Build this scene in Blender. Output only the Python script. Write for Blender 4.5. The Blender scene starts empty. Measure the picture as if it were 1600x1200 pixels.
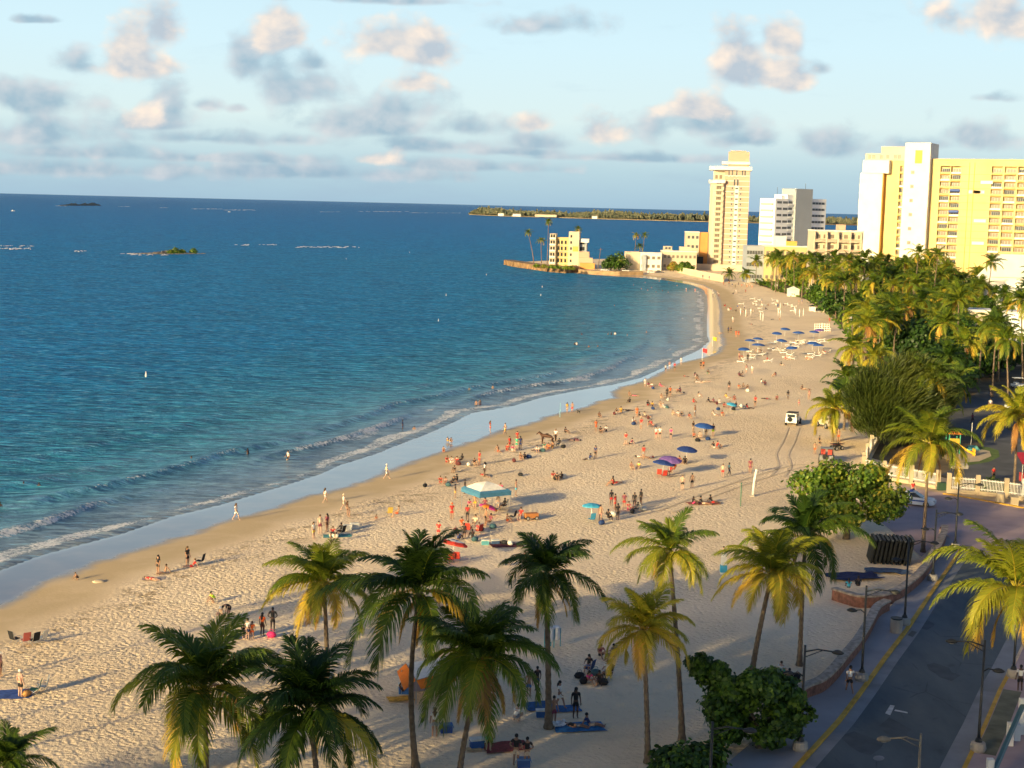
import bpy, bmesh, math, random
import numpy as np
from mathutils import Vector, Matrix

SC = bpy.context.scene
COL = SC.collection
PI = math.pi
def rad(d): return math.radians(d)
def lerp(a, b, t): return a + (b - a) * t

# ------------------------------------------------------------------ camera
CAM_H, FPX = 32.0, 2300.0
ROLL, PITCH = math.atan(.0245), math.atan(279.2 / FPX)
FW = Vector((0, math.cos(PITCH), -math.sin(PITCH)))
_U0 = Vector((0, math.sin(PITCH), math.cos(PITCH))); _R0 = Vector((1, 0, 0))
CR = math.cos(ROLL) * _R0 + math.sin(ROLL) * _U0
CU = -math.sin(ROLL) * _R0 + math.cos(ROLL) * _U0
def ray(px, py): return FW + CR * ((px - 800) / FPX) - CU * ((py - 600) / FPX)
def at_z(px, py, z=0.0):
    d = ray(px, py); t = (z - CAM_H) / d.z
    return Vector((d.x * t, d.y * t, z))
def at_y(px, py, y):
    d = ray(px, py); t = y / d.y
    return Vector((d.x * t, y, CAM_H + d.z * t))
cd = bpy.data.cameras.new('camera'); cam = bpy.data.objects.new('camera', cd); COL.objects.link(cam)
cd.sensor_width = 36; cd.lens = 36 * FPX / 1600; cd.clip_start = .5; cd.clip_end = 200000
M = Matrix((CR, CU, -FW)).transposed().to_4x4(); M.translation = (0, 0, CAM_H)
cam.matrix_world = M; SC.camera = cam

# ------------------------------------------------------------------ materials
def mat(name, col, rough=.7, metal=0., var=.12, scale=3., bump=0., bscale=20., spec=.4, trans=0.):
    m = bpy.data.materials.new(name); m.use_nodes = True
    nt = m.node_tree; N = nt.nodes; L = nt.links; b = N['Principled BSDF']
    b.inputs['Roughness'].default_value = rough; b.inputs['Metallic'].default_value = metal
    b.inputs['Specular IOR Level'].default_value = spec
    tc = N.new('ShaderNodeTexCoord')
    nz = N.new('ShaderNodeTexNoise'); nz.inputs['Scale'].default_value = scale; nz.inputs['Detail'].default_value = 4
    L.new(tc.outputs['Object'], nz.inputs['Vector'])
    r = N.new('ShaderNodeValToRGB'); r.color_ramp.elements[0].position = .3; r.color_ramp.elements[1].position = .7
    r.color_ramp.elements[0].color = [c * (1 - var) for c in col] + [1]
    r.color_ramp.elements[1].color = [min(1, c * (1 + var)) for c in col] + [1]
    L.new(nz.outputs[0], r.inputs[0]); L.new(r.outputs[0], b.inputs['Base Color'])
    if bump:
        n2 = N.new('ShaderNodeTexNoise'); n2.inputs['Scale'].default_value = bscale; n2.inputs['Detail'].default_value = 5
        L.new(tc.outputs['Object'], n2.inputs['Vector'])
        bp = N.new('ShaderNodeBump'); bp.inputs['Strength'].default_value = .8; bp.inputs['Distance'].default_value = bump
        L.new(n2.outputs[0], bp.inputs['Height']); L.new(bp.outputs[0], b.inputs['Normal'])
    return m
_mc = {}
def flat(col, rough=.75, **k):
    key = (tuple(col), rough)
    if key not in _mc: _mc[key] = mat('fabric', col, rough, **k)
    return _mc[key]
def leaf_mat(name, cols, trans=.35, rough=.5):
    m = bpy.data.materials.new(name); m.use_nodes = True
    nt = m.node_tree; N = nt.nodes; L = nt.links; b = N['Principled BSDF']; out = N['Material Output']
    a = N.new('ShaderNodeAttribute'); a.attribute_name = 'tint'
    r = N.new('ShaderNodeValToRGB')
    while len(r.color_ramp.elements) < len(cols): r.color_ramp.elements.new(.5)
    for i, c in enumerate(cols):
        r.color_ramp.elements[i].position = i / (len(cols) - 1); r.color_ramp.elements[i].color = list(c) + [1]
    oi = N.new('ShaderNodeObjectInfo')
    ad = N.new('ShaderNodeMath'); ad.operation = 'MULTIPLY_ADD'; ad.inputs[1].default_value = .22
    L.new(oi.outputs['Random'], ad.inputs[0])
    sb = N.new('ShaderNodeMath'); sb.operation = 'SUBTRACT'; sb.inputs[1].default_value = .11
    L.new(a.outputs['Fac'], sb.inputs[0]); L.new(sb.outputs[0], ad.inputs[2])
    L.new(ad.outputs[0], r.inputs[0]); L.new(r.outputs[0], b.inputs['Base Color'])
    b.inputs['Roughness'].default_value = rough; b.inputs['Specular IOR Level'].default_value = .35
    t = N.new('ShaderNodeBsdfTranslucent'); L.new(r.outputs[0], t.inputs['Color'])
    mx = N.new('ShaderNodeMixShader'); mx.inputs[0].default_value = trans
    L.new(b.outputs[0], mx.inputs[1]); L.new(t.outputs[0], mx.inputs[2]); L.new(mx.outputs[0], out.inputs['Surface'])
    return m

# ------------------------------------------------------------------ mesh building
class MB:
    def __init__(s): s.v = []; s.f = []; s.m = []; s.t = []
    def add(s, vs, fs, m=0, tint=.3):
        o = len(s.v); s.v += [tuple(x) for x in vs]; s.t += [tint] * len(vs)
        for f in fs: s.f.append(tuple(o + i for i in f)); s.m.append(m)
    def box(s, c, d, rz=0., m=0, taper=1., rx=0., ry=0.):
        R = Matrix.Rotation(rz, 3, 'Z') @ Matrix.Rotation(ry, 3, 'Y') @ Matrix.Rotation(rx, 3, 'X')
        x, y, z = d[0] / 2, d[1] / 2, d[2] / 2; vs = []
        for sz in (-1, 1):
            k = taper if sz > 0 else 1.
            for sx, sy in ((-1, -1), (1, -1), (1, 1), (-1, 1)):
                vs.append(R @ Vector((sx * x * k, sy * y * k, sz * z)) + Vector(c))
        s.add(vs, [(3, 2, 1, 0), (4, 5, 6, 7), (0, 1, 5, 4), (1, 2, 6, 5), (2, 3, 7, 6), (3, 0, 4, 7)], m)
        return s
    def tube(s, pts, rs, n=8, m=0, tint=.3, cap=True):
        pts = [Vector(p) for p in pts]
        if not isinstance(rs, (list, tuple)): rs = [rs] * len(pts)
        vs = []; fs = []
        for i, p in enumerate(pts):
            t = (pts[min(i + 1, len(pts) - 1)] - pts[max(i - 1, 0)]).normalized()
            a = t.cross(Vector((0, 0, 1)) if abs(t.z) < .95 else Vector((1, 0, 0))).normalized(); b = t.cross(a)
            for k in range(n):
                an = 2 * PI * k / n; vs.append(p + (a * math.cos(an) + b * math.sin(an)) * rs[i])
        for i in range(len(pts) - 1):
            for k in range(n):
                q = (k + 1) % n; fs.append((i * n + k, i * n + q, (i + 1) * n + q, (i + 1) * n + k))
        if cap: fs.append(tuple(range(n - 1, -1, -1))); fs.append(tuple((len(pts) - 1) * n + k for k in range(n)))
        s.add(vs, fs, m, tint); return s
    def prism(s, poly, z0, z1, m=0):
        n = len(poly); vs = [(p[0], p[1], z0) for p in poly] + [(p[0], p[1], z1) for p in poly]
        fs = [tuple(range(n - 1, -1, -1)), tuple(range(n, 2 * n))] + [(i, (i + 1) % n, n + (i + 1) % n, n + i) for i in range(n)]
        s.add(vs, fs, m); return s
    def lathe(s, prof, n=12, m=0, c=(0, 0, 0)):
        vs = []; fs = []
        for (r_, z) in prof:
            for k in range(n): vs.append((c[0] + r_ * math.cos(2 * PI * k / n), c[1] + r_ * math.sin(2 * PI * k / n), c[2] + z))
        for i in range(len(prof) - 1):
            for k in range(n):
                q = (k + 1) % n; fs.append((i * n + k, i * n + q, (i + 1) * n + q, (i + 1) * n + k))
        fs.append(tuple(range(n - 1, -1, -1))); fs.append(tuple((len(prof) - 1) * n + k for k in range(n)))
        s.add(vs, fs, m); return s
    def ball(s, c, r, n=8, m=0, sq=(1, 1, 1)):
        prof = []
        for i in range(n // 2 + 1):
            a = -PI / 2 + PI * i / (n // 2); prof.append((max(.001, math.cos(a)) * r, math.sin(a) * r))
        b = MB(); b.lathe(prof, n); s.add([(c[0] + v[0] * sq[0], c[1] + v[1] * sq[1], c[2] + v[2] * sq[2]) for v in b.v], b.f, m); return s
    def mesh(s, name, mats, smooth=False, tint=False):
        me = bpy.data.meshes.new(name); me.from_pydata(s.v, [], s.f)
        for k in (mats if isinstance(mats, (list, tuple)) else [mats]): me.materials.append(k)
        me.polygons.foreach_set('material_index', s.m)
        if smooth: me.polygons.foreach_set('use_smooth', [True] * len(s.f))
        if tint:
            a = me.attributes.new('tint', 'FLOAT', 'POINT'); a.data.foreach_set('value', s.t)
        me.update(); return me
    def build(s, name, mats, parent=None, smooth=False, tint=False, loc=None):
        return obj(name, s.mesh(name, mats, smooth, tint), parent, loc)
def obj(name, me, parent=None, loc=None, rz=0., scale=None):
    o = bpy.data.objects.new(name, me); COL.objects.link(o)
    if parent: o.parent = parent
    if loc is not None: o.location = loc
    if rz: o.rotation_euler.z = rz
    if scale is not None: o.scale = scale
    return o
def tag(o, label=None, cat=None, group=None, kind=None):
    if label: o['label'] = label
    if cat: o['category'] = cat
    if group: o['group'] = group
    if kind: o['kind'] = kind
    return o
def thing(name, label, cat, loc=(0, 0, 0), rz=0., group=None, scale=None):
    o = bpy.data.objects.new(name, None); COL.objects.link(o); o.location = loc; o.rotation_euler = (0, 0, rz)
    if scale: o.scale = (scale,) * 3
    return tag(o, label, cat, group)
def copy_tree(o, parent=None):
    c = o.copy(); COL.objects.link(c)
    if parent: c.parent = parent
    for ch in list(o.children): copy_tree(ch, c)
    return c
def setmat(o, m):
    if m is None: return
    o.material_slots[0].link = 'OBJECT'; o.material_slots[0].material = m

# ------------------------------------------------------------------ shoreline and terrain
def W(pts): return [tuple(at_z(px, py, 0).xy) for px, py in pts]
DRY = [(0, 951), (40, 936), (72, 914), (110, 900), (150, 883), (225, 860), (300, 838), (370, 812), (425, 799), (482, 779), (535, 767), (585, 750), (612, 737),
       (645, 725), (710, 702), (757, 687), (785, 675), (830, 664), (866, 650), (912, 640), (940, 628), (966, 623), (960, 614), (975, 605), (1000, 600), (1020, 592),
       (1038, 582), (1066, 568), (1102, 560), (1124, 553), (1133, 540), (1130, 522), (1127, 505), (1128, 488), (1125, 470), (1118, 455), (1100, 446), (1080, 441),
       (1040, 435), (1000, 431), (965, 430)]
FOAM = [(0, 890), (66, 866), (187, 834), (269, 806), (344, 788), (431, 762), (500, 740), (527, 727), (585, 709), (607, 700), (672, 675), (710, 658), (735, 645),
        (800, 634), (844, 621), (880, 614), (912, 608), (956, 601), (1000, 590), (1036, 574), (1066, 558), (1092, 546), (1106, 534), (1104, 518), (1104, 500), (1106, 480), (1104, 462), (1098, 452),
        (1080, 445), (1040, 438), (1000, 434), (965, 432)]
TAIL = [(938, 430), (900, 427), (845, 421), (790, 414), (788, 411), (840, 408), (930, 405), (1000, 404), (1200, 399), (1340, 398), (1700, 396)]
a0, a1 = W(DRY[:3:2])[0], W(DRY[:3:2])[1]
def closed(line):
    p = W(line); d = (Vector(W(FOAM)[0]) - Vector(W(FOAM)[3])).normalized()
    s = Vector(p[0]); pre = [tuple(s + d * 1500), tuple(s + d * 400), tuple(s + d * 60)]
    return pre + p + W(TAIL) + [(2500, 900), (2500, -2500), (-1300, -2500)]
POLY_DRY, POLY_FOAM = np.array(closed(DRY)), np.array(closed(FOAM))
def sdist(poly, x, y):
    """distance to polygon edge: positive outside (seaward), negative on land"""
    x = np.atleast_1d(np.asarray(x, float)); y = np.atleast_1d(np.asarray(y, float))
    best = np.full(x.shape, 1e12); ins = np.zeros(x.shape, bool); n = len(poly)
    for i in range(n):
        ax, ay = poly[i]; bx, by = poly[(i + 1) % n]; dx, dy = bx - ax, by - ay; l2 = dx * dx + dy * dy
        t = np.clip(((x - ax) * dx + (y - ay) * dy) / l2, 0, 1)
        best = np.minimum(best, (x - ax - t * dx) ** 2 + (y - ay - t * dy) ** 2)
        if ay != by:
            c = ((ay > y) != (by > y)) & (x < (bx - ax) * (y - ay) / (by - ay) + ax); ins ^= c
    d = np.sqrt(best); return np.where(ins, -d, d)
ZP = 1.4
def vnoise(x, y, seed=0):
    xi = np.floor(x).astype(np.int64); yi = np.floor(y).astype(np.int64); fx = x - xi; fy = y - yi
    def h(a, b):
        n = (a * 374761393 + b * 668265263 + seed * 1442695041) & 0x7fffffff
        n = ((n ^ (n >> 13)) * 1274126177) & 0x7fffffff
        return ((n ^ (n >> 16)) & 0xffff) / 65535.
    fx = fx * fx * (3 - 2 * fx); fy = fy * fy * (3 - 2 * fy)
    return (h(xi, yi) * (1 - fx) + h(xi + 1, yi) * fx) * (1 - fy) + (h(xi, yi + 1) * (1 - fx) + h(xi + 1, yi + 1) * fx) * fy
def ground_z(x, y, a=None, b=None):
    if a is None: a = sdist(POLY_DRY, x, y)
    if b is None: b = sdist(POLY_FOAM, x, y)
    land = np.clip(-a / 31., 0, 1); land = .1 + (ZP - .1) * (1 - (1 - land) ** 1.35)
    mid = .1 * (-b) / np.maximum(1e-3, np.maximum(a, 0) - b)
    sea = np.maximum(-3., -.05 * np.maximum(b, 0) - .03)
    return np.where(a < 0, land, np.where(b < 0, mid, sea))
def gz(x, y): return float(ground_z(np.array([x]), np.array([y]))[0])
def P(px, py, dz=0.):
    z = 0.6
    for _ in range(4):
        p = at_z(px, py, z); z = gz(p.x, p.y)
    z = max(z, 0.) if z > -.05 else 0.
    p = at_z(px, py, z); return Vector((p.x, p.y, z + dz))
def PP(px, py, z=ZP): return at_z(px, py, z)

def polar(radii, angs):
    r = np.array(radii); a = np.array(angs)
    Rr, A = np.meshgrid(r, a, indexing='ij'); return (Rr * np.sin(A)).ravel(), (Rr * np.cos(A)).ravel(), len(r), len(a)
def grid_obj(name, x, y, z, nr, na, m, attrs, wrap=True):
    idx = np.arange(nr * na).reshape(nr, na); nx = np.roll(idx, -1, 1)
    q = np.stack([idx[:-1, :], idx[1:, :], nx[1:, :], nx[:-1, :]], -1)
    if not wrap: q = q[:, :-1]
    q = q.reshape(-1, 4)[:, ::-1]
    me = bpy.data.meshes.new(name); me.vertices.add(len(x)); me.vertices.foreach_set('co', np.stack([x, y, z], -1).ravel().astype(np.float32))
    me.loops.add(q.size); me.loops.foreach_set('vertex_index', q.ravel().astype(np.int32))
    me.polygons.add(len(q)); me.polygons.foreach_set('loop_start', np.arange(0, q.size, 4, dtype=np.int32))
    me.polygons.foreach_set('use_smooth', np.ones(len(q), bool))
    for k, v in attrs.items():
        at = me.attributes.new(k, 'FLOAT', 'POINT'); at.data.foreach_set('value', v.astype(np.float32))
    me.materials.append(m); me.update(calc_edges=True); me.validate()
    return obj(name, me)

class NT:
    """small node-tree writer"""
    def __init__(s, m):
        m.use_nodes = True; s.t = m.node_tree; s.N = s.t.nodes; s.L = s.t.links
    def n(s, kind, **k):
        o = s.N.new('ShaderNode' + kind)
        for a, v in k.items(): setattr(o, a, v)
        return o
    def l(s, a, b): s.L.new(a, b)
    def put(s, sock, v):
        if hasattr(v, 'is_output') or hasattr(v, 'links'): s.l(v, sock)
        else: sock.default_value = v
    def math(s, op, a, b=None, c=None, clamp=False):
        o = s.n('Math', operation=op, use_clamp=clamp)
        for i, v in enumerate((a, b, c)):
            if v is not None: s.put(o.inputs[i], v)
        return o.outputs[0]
    def step(s, v, a, b):
        o = s.n('MapRange', interpolation_type='SMOOTHSTEP'); s.put(o.inputs[0], v); o.inputs[1].default_value = a; o.inputs[2].default_value = b
        return o.outputs[0]
    def noise(s, vec, scale, det=4, rough=.55, dist=0.):
        o = s.n('TexNoise'); s.l(vec, o.inputs['Vector']); o.inputs['Scale'].default_value = scale; o.inputs['Detail'].default_value = det
        o.inputs['Roughness'].default_value = rough; o.inputs['Distortion'].default_value = dist; return o.outputs[0]
    def mix(s, f, a, b):
        o = s.n('Mix', data_type='RGBA'); s.put(o.inputs[0], f)
        for sock, v in ((o.inputs[6], a), (o.inputs[7], b)):
            s.put(sock, (list(v) + [1] if isinstance(v, (tuple, list)) else v))
        return o.outputs[2]
    def mapping(s, vec, scale=(1, 1, 1), rot=(0, 0, 0)):
        o = s.n('Mapping'); s.l(vec, o.inputs[0]); o.inputs['Scale'].default_value = scale; o.inputs['Rotation'].default_value = rot; return o.outputs[0]
    def attr(s, name): return s.n('Attribute', attribute_name=name).outputs['Fac']
    def ramp(s, v, pts):
        o = s.n('ValToRGB'); e = o.color_ramp.elements
        while len(e) < len(pts): e.new(.5)
        for i, (p, c) in enumerate(pts): e[i].position = p; e[i].color = list(c) + [1]
        s.put(o.inputs[0], v); return o.outputs[0]
    def bump(s, h, strength, dist, normal=None):
        o = s.n('Bump'); s.l(h, o.inputs['Height']); s.put(o.inputs['Strength'], strength); o.inputs['Distance'].default_value = dist
        if normal: s.l(normal, o.inputs['Normal'])
        return o.outputs[0]

# sand -----------------------------------------------------------------
sand_m = bpy.data.materials.new('sand'); t = NT(sand_m); bs = t.N['Principled BSDF']
pos = t.n('NewGeometry').outputs['Position']
sd = t.attr('sd')
sdn = t.math('ADD', sd, t.math('MULTIPLY', t.math('SUBTRACT', t.noise(pos, .12, 3), .5), 3.))
big = t.noise(pos, .05, 4); mid_ = t.noise(pos, .9, 5, .6); fine = t.noise(pos, 4., 3)
foot = t.noise(t.mapping(pos, (1, 1.2, 1)), 3.0, 4, .62, .2)
foot2 = t.n('TexVoronoi', feature='F1'); t.l(pos, foot2.inputs['Vector']); foot2.inputs['Scale'].default_value = 2.3; foot2.inputs['Randomness'].default_value = 1
dry = t.ramp(big, [(.3, (.82, .63, .41)), (.55, (.92, .725, .49)), (.75, (.95, .77, .54))])
dry = t.mix(t.math('MULTIPLY', t.step(mid_, .5, .75), .30), dry, (.58, .45, .29))
path = t.step(t.noise(t.mapping(pos, (1, .22, 1), (0, 0, rad(-28))), .16, 4, .55, .4), .56, .66)
dry = t.mix(t.math('MULTIPLY', path, .28), dry, (.60, .46, .31))
spk = t.step(t.noise(pos, 3.3, 2), .735, .76)
dry = t.mix(t.math('MULTIPLY', spk, .55), dry, (.20, .13, .07))
track = t.step(t.math('MULTIPLY', t.step(sdn, -16, -9), t.math('SUBTRACT', 1., t.step(sdn, -8.5, -5))), .1, 1.)
dry = t.mix(t.math('MULTIPLY', track, t.math('MULTIPLY', t.step(t.noise(pos, .7, 6, .7), .48, .64), .75)), dry, (.36, .25, .14))
damp = t.mix(t.step(t.noise(pos, .25, 3), .4, .7), (.60, .45, .26), (.68, .52, .32))
c1 = t.mix(t.step(sdn, -8, -4), dry, damp)
wetc = t.mix(t.step(t.noise(pos, .3, 3), .35, .7), (.24, .27, .30), (.30, .31, .32))
wet = t.step(t.math('ADD', sd, t.math('MULTIPLY', t.math('SUBTRACT', t.noise(pos, .35, 4, .6), .5), 2.6)), -1.0, 1.3)
c2 = t.mix(wet, c1, wetc)
t.l(c2, bs.inputs['Base Color'])
t.l(t.math('SUBTRACT', .9, t.math('MULTIPLY', wet, .80)), bs.inputs['Roughness'])
t.l(t.math('MULTIPLY_ADD', wet, .95, .05), bs.inputs['Specular IOR Level'])
h = t.math('ADD', t.math('MULTIPLY', foot, 1.0), t.math('MULTIPLY', t.math('MINIMUM', foot2.outputs['Distance'], .5), .9))
h = t.math('ADD', h, t.math('MULTIPLY', mid_, .5))
st = t.math('MULTIPLY_ADD', t.math('MULTIPLY', t.math('SUBTRACT', 1., t.step(sdn, -9, -5.5)), t.math('MULTIPLY_ADD', t.step(t.noise(pos, .07, 4, .6), .36, .62), .55, .45)), .95, .06)
st = t.math('MULTIPLY', st, t.math('SUBTRACT', 1., t.math('MULTIPLY', wet, .9)))
yv = t.n('SeparateXYZ'); t.l(pos, yv.inputs[0])
st = t.math('MULTIPLY', st, t.math('SUBTRACT', 1., t.math('MULTIPLY', t.step(yv.outputs[1], 170, 420), .75)))   # raked smoother towards the hotels
t.l(t.bump(h, st, .24), bs.inputs['Normal'])

view = [rad(x) for x in np.linspace(-24, 24, 380)]
rest = [rad(x) for x in np.linspace(24, 336, 90)[1:-1]]
angs = view + rest
rr = [0.5, 10, 25, 40, 52] + list(np.geomspace(62, 1100, 430)) + [1300, 1700, 2400]
x, y, nr, na = polar(rr, angs)
A = sdist(POLY_DRY, x, y); B = sdist(POLY_FOAM, x, y)
z = ground_z(x, y, A, B)
z = z + np.where(A < -8, (vnoise(x * .22, y * .22, 3) - .5) * .10 * np.clip((-A - 8) / 10, 0, 1) * np.clip((28 + A) / 6, 0, 1), 0)
ground = grid_obj('sand_beach', x, y, z, nr, na, sand_m, {'sd': A})
tag(ground, kind='structure')

# sea ------------------------------------------------------------------
sea_m = bpy.data.materials.new('sea_water'); t = NT(sea_m); bs = t.N['Principled BSDF']
pos = t.n('NewGeometry').outputs['Position']; sd = t.attr('sd'); fo = t.attr('foam')
lg = t.math('LOGARITHM', t.math('MAXIMUM', sd, 1.), 10.)
patch = t.noise(t.mapping(pos, (1, .35, 1), (0, 0, rad(-14))), .02, 4)
lg2 = t.math('ADD', lg, t.math('MULTIPLY', t.math('SUBTRACT', patch, .5), .5))
sea_c = t.ramp(t.math('DIVIDE', lg2, 4.), [(.0, (.33, .37, .37)), (.20, (.24, .35, .42)), (.34, (.055, .32, .46)), (.48, (.014, .265, .58)), (.66, (.010, .25, .63)), (.8, (.015, .23, .63)), (1., (.036, .21, .56))])
stre = t.noise(t.mapping(pos, (.30, 1, 1), (0, 0, rad(6))), .45, 5, .65)
sea_c = t.mix(t.math('MULTIPLY', t.step(stre, .42, .58), .70), sea_c, t.mix(.62, sea_c, (.003, .025, .07)))
fn = t.noise(pos, 2.4, 6, .75); fn2 = t.noise(pos, .35, 3)
fth = t.math('SUBTRACT', 1.02, t.math('MULTIPLY', fo, .68))
fmask = t.step(t.math('SUBTRACT', t.math('ADD', t.math('MULTIPLY', fn, .75), t.math('MULTIPLY', fn2, .35)), fth), -.06, .08)
stre2 = t.noise(t.mapping(pos, (.4, 1, 1), (0, 0, rad(-5))), .11, 4, .6)
sea_c = t.mix(t.math('MULTIPLY', t.step(stre2, .45, .6), .5), sea_c, t.mix(.5, sea_c, (.002, .025, .06)))
stre3 = t.noise(t.mapping(pos, (.35, 1, 1), (0, 0, rad(2))), 1.3, 4, .6)
sea_c = t.mix(t.math('MULTIPLY', t.step(stre3, .50, .60), .72), sea_c, t.mix(.7, sea_c, (.002, .03, .08)))  # dark sides of the ripples painted into the water colour
sea_c = t.mix(t.math('MULTIPLY', t.step(stre3, .46, .32), .5), sea_c, (.26, .58, .80))  # pale sky glints painted into the water colour
w1 = t.noise(t.mapping(pos, (.45, 1, 1), (0, 0, rad(8))), .55, 5, .6)
w2 = t.noise(t.mapping(pos, (.5, 1, 1), (0, 0, rad(-10))), .16, 3)
w3 = t.noise(pos, 2.2, 3)
hh = t.math('ADD', t.math('MULTIPLY', w1, 2.0), t.math('ADD', t.math('MULTIPLY', w2, 3.2), t.math('MULTIPLY', w3, .3)))
hh = t.math('ADD', hh, t.math('MULTIPLY', fmask, .3))
calm = t.math('MULTIPLY_ADD', t.step(sd, 1, 45), .78, .22)
nrm = t.bump(hh, calm, .9)
df = t.n('BsdfDiffuse'); t.l(t.mix(fmask, sea_c, (.80, .79, .76)), df.inputs['Color']); t.l(nrm, df.inputs['Normal'])
gl = t.n('BsdfGlossy'); gl.inputs['Roughness'].default_value = .14; t.l(nrm, gl.inputs['Normal']); gl.inputs['Color'].default_value = (.85, .93, 1, 1)
fr_ = t.n('Fresnel'); fr_.inputs['IOR'].default_value = 1.33; t.l(nrm, fr_.inputs['Normal'])
lim = t.math('MULTIPLY_ADD', t.step(sd, 3, 60), -.30, .62)
ff = t.math('MULTIPLY', t.math('MULTIPLY', fr_.outputs[0], lim), t.math('SUBTRACT', 1., t.math('MULTIPLY', fmask, .9)))
mx = t.n('MixShader'); t.l(ff, mx.inputs[0]); t.l(df.outputs[0], mx.inputs[1]); t.l(gl.outputs[0], mx.inputs[2]); t.l(mx.outputs[0], t.N['Material Output'].inputs['Surface'])

rr = list(np.geomspace(75, 950, 560)) + list(np.geomspace(950, 90000, 130))[1:]
angs2 = [rad(x) for x in np.linspace(-23, 21, 400)] + [rad(x) for x in np.linspace(21, 337, 70)[1:-1]]
x, y, nr, na = polar(rr, angs2)
B = sdist(POLY_FOAM, x, y)
al = vnoise(x * .045, y * .045, 7); al2 = vnoise(x * .11, y * .11, 9)
def ridge(c, w, ph):
    c = c + (al - .5) * 5; d = B - c
    return np.where(d < 0, np.exp(-(d / (w * .45)) ** 2), np.exp(-(d / (w * 1.5)) ** 2)) * np.clip((vnoise(x * .03, y * .03, ph) - .32) * 3, 0, 1)
near = np.clip((440 - np.hypot(x, y)) / 150, 0, 1)
zz = np.where(B > 0, 0., np.maximum(-.45, B * .05))
sw = ridge(9, 1.5, 11) * .5 + ridge(15, 1.8, 21) * .5 + ridge(23, 2.0, 31) * .4 + ridge(33, 2.2, 41) * .3
edge = np.exp(-((B - .8) / .9) ** 2) * (.05 + .06 * al2)
zz = zz + np.where(B > 0, (sw + edge) * near, 0)
foam = np.exp(-((B - 1.0 - al2 * 2.2) / 1.5) ** 2) * (.50 + .75 * (al2 - .3)) + np.exp(-((B - 5.5 - al * 3) / 1.1) ** 2) * np.clip((al2 - .35) * 2, 0, 1) * .6 + np.clip((11 - B) / 11, 0, 1) * (B > 0) * .24 + (ridge(8.4, 1.1, 11) * .70 + ridge(14.4, 1.0, 21) * .64 + ridge(22.4, .9, 31) * .45) * (.25 + .75 * near)
foam = np.where(B > -1.5, foam, 0) * np.clip((780 - np.hypot(x, y)) / 250, .35, 1)
sea = grid_obj('sea', x, y, zz, nr, na, sea_m, {'sd': np.where(B > 0, B + np.maximum(0, np.hypot(x, y) - 560) * .35, B), 'foam': np.clip(foam, 0, .74)})
tag(sea, kind='structure')
# ------------------------------------------------------------------ sun, sky and clouds
SUN_EL = rad(13.); SAZ = Vector((-.656, -.755))
sl = bpy.data.lights.new('sun', 'SUN'); so = bpy.data.objects.new('sun', sl); COL.objects.link(so)
sl.energy = 5.0; sl.angle = rad(.5); sl.color = (1., .78, .40)
sdir = Vector((-SAZ.x * math.cos(SUN_EL), -SAZ.y * math.cos(SUN_EL), -math.sin(SUN_EL)))
so.rotation_euler = sdir.to_track_quat('-Z', 'Y').to_euler(); so.location = (-80, -90, 60)

wd = bpy.data.worlds.new('World'); SC.world = wd; t = NT(wd); bg = t.N['Background']; bg.inputs['Strength'].default_value = .112
sky = t.n('TexSky', sky_type='NISHITA'); sky.sun_disc = False; sky.sun_elevation = SUN_EL
sky.sun_rotation = math.atan2(SAZ.x, SAZ.y); sky.altitude = 30; sky.air_density = 1.; sky.dust_density = 1.2; sky.ozone_density = 2.
gen = t.n('TexCoord').outputs['Generated']
sp = t.n('SeparateXYZ'); t.l(gen, sp.inputs[0])
yy = t.math('MAXIMUM', sp.outputs[1], .05)
u = t.math('DIVIDE', sp.outputs[0], yy); v = t.math('DIVIDE', sp.outputs[2], yy)
S = 10.
def k(c): return tuple((x / 255.) ** 2.2 * S for x in c)
el = t.math('ADD', sp.outputs[2], 0.)
elv = t.math('MULTIPLY', el, 2.5, clamp=True)
grad = t.ramp(elv, [(0., k((160, 190, 208))), (.06, k((178, 206, 216))), (.14, k((212, 232, 232))), (.26, k((206, 234, 243))), (.42, k((195, 227, 241))), (.6, k((108, 134, 170))), (1., k((80, 102, 140)))])
base = t.mix(.97, sky.outputs[0], grad)
cmb = t.n('CombineXYZ'); t.l(u, cmb.inputs[0]); t.l(v, cmb.inputs[1]); uv = cmb.outputs[0]
# cloud bodies: centre and half-size given as directions (photo degrees of arc), kinds lit / shaded
LIT = [(255, 42, 30, 32), (200, 70, 42, 48), (205, 100, 66, 22), (612, 62, 88, 32), (665, 76, 52, 28), (1165, 92, 55, 46), (1216, 58, 34, 30), (1215, 112, 66, 24), (1565, 16, 100, 38),
       (930, 204, 36, 24), (835, 188, 30, 16), (440, 38, 38, 32), (228, 176, 26, 22), (592, 246, 36, 12), (640, 125, 40, 22), (1080, 165, 55, 22)]
GREY = [(118, 92, 42, 26), (55, 148, 96, 30), (55, 203, 105, 24), (262, 160, 44, 40), (325, 160, 34, 12), (372, 166, 22, 9), (470, 128, 84, 36), (490, 96, 28, 16), (632, 160, 64, 30), (560, 186, 125, 24),
        (735, 194, 66, 20), (845, 220, 66, 15), (382, 92, 28, 36), (865, 34, 80, 20), (1285, 103, 25, 15), (1095, 186, 105, 30), (1160, 214, 64, 18), (1545, 150, 44, 10), (1520, 208, 56, 22),
        (1290, 222, 66, 24), (450, 215, 46, 12), (320, 213, 100, 12), (150, 236, 130, 14), (600, -2, 170, 9), (800, 235, 120, 9), (60, 30, 40, 6), (1440, 222, 70, 12), (330, 245, 200, 9), (980, 245, 180, 8), (140, 262, 210, 14), (470, 266, 230, 12), (740, 258, 150, 10), (250, 190, 60, 14), (690, 225, 110, 12)]
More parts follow.
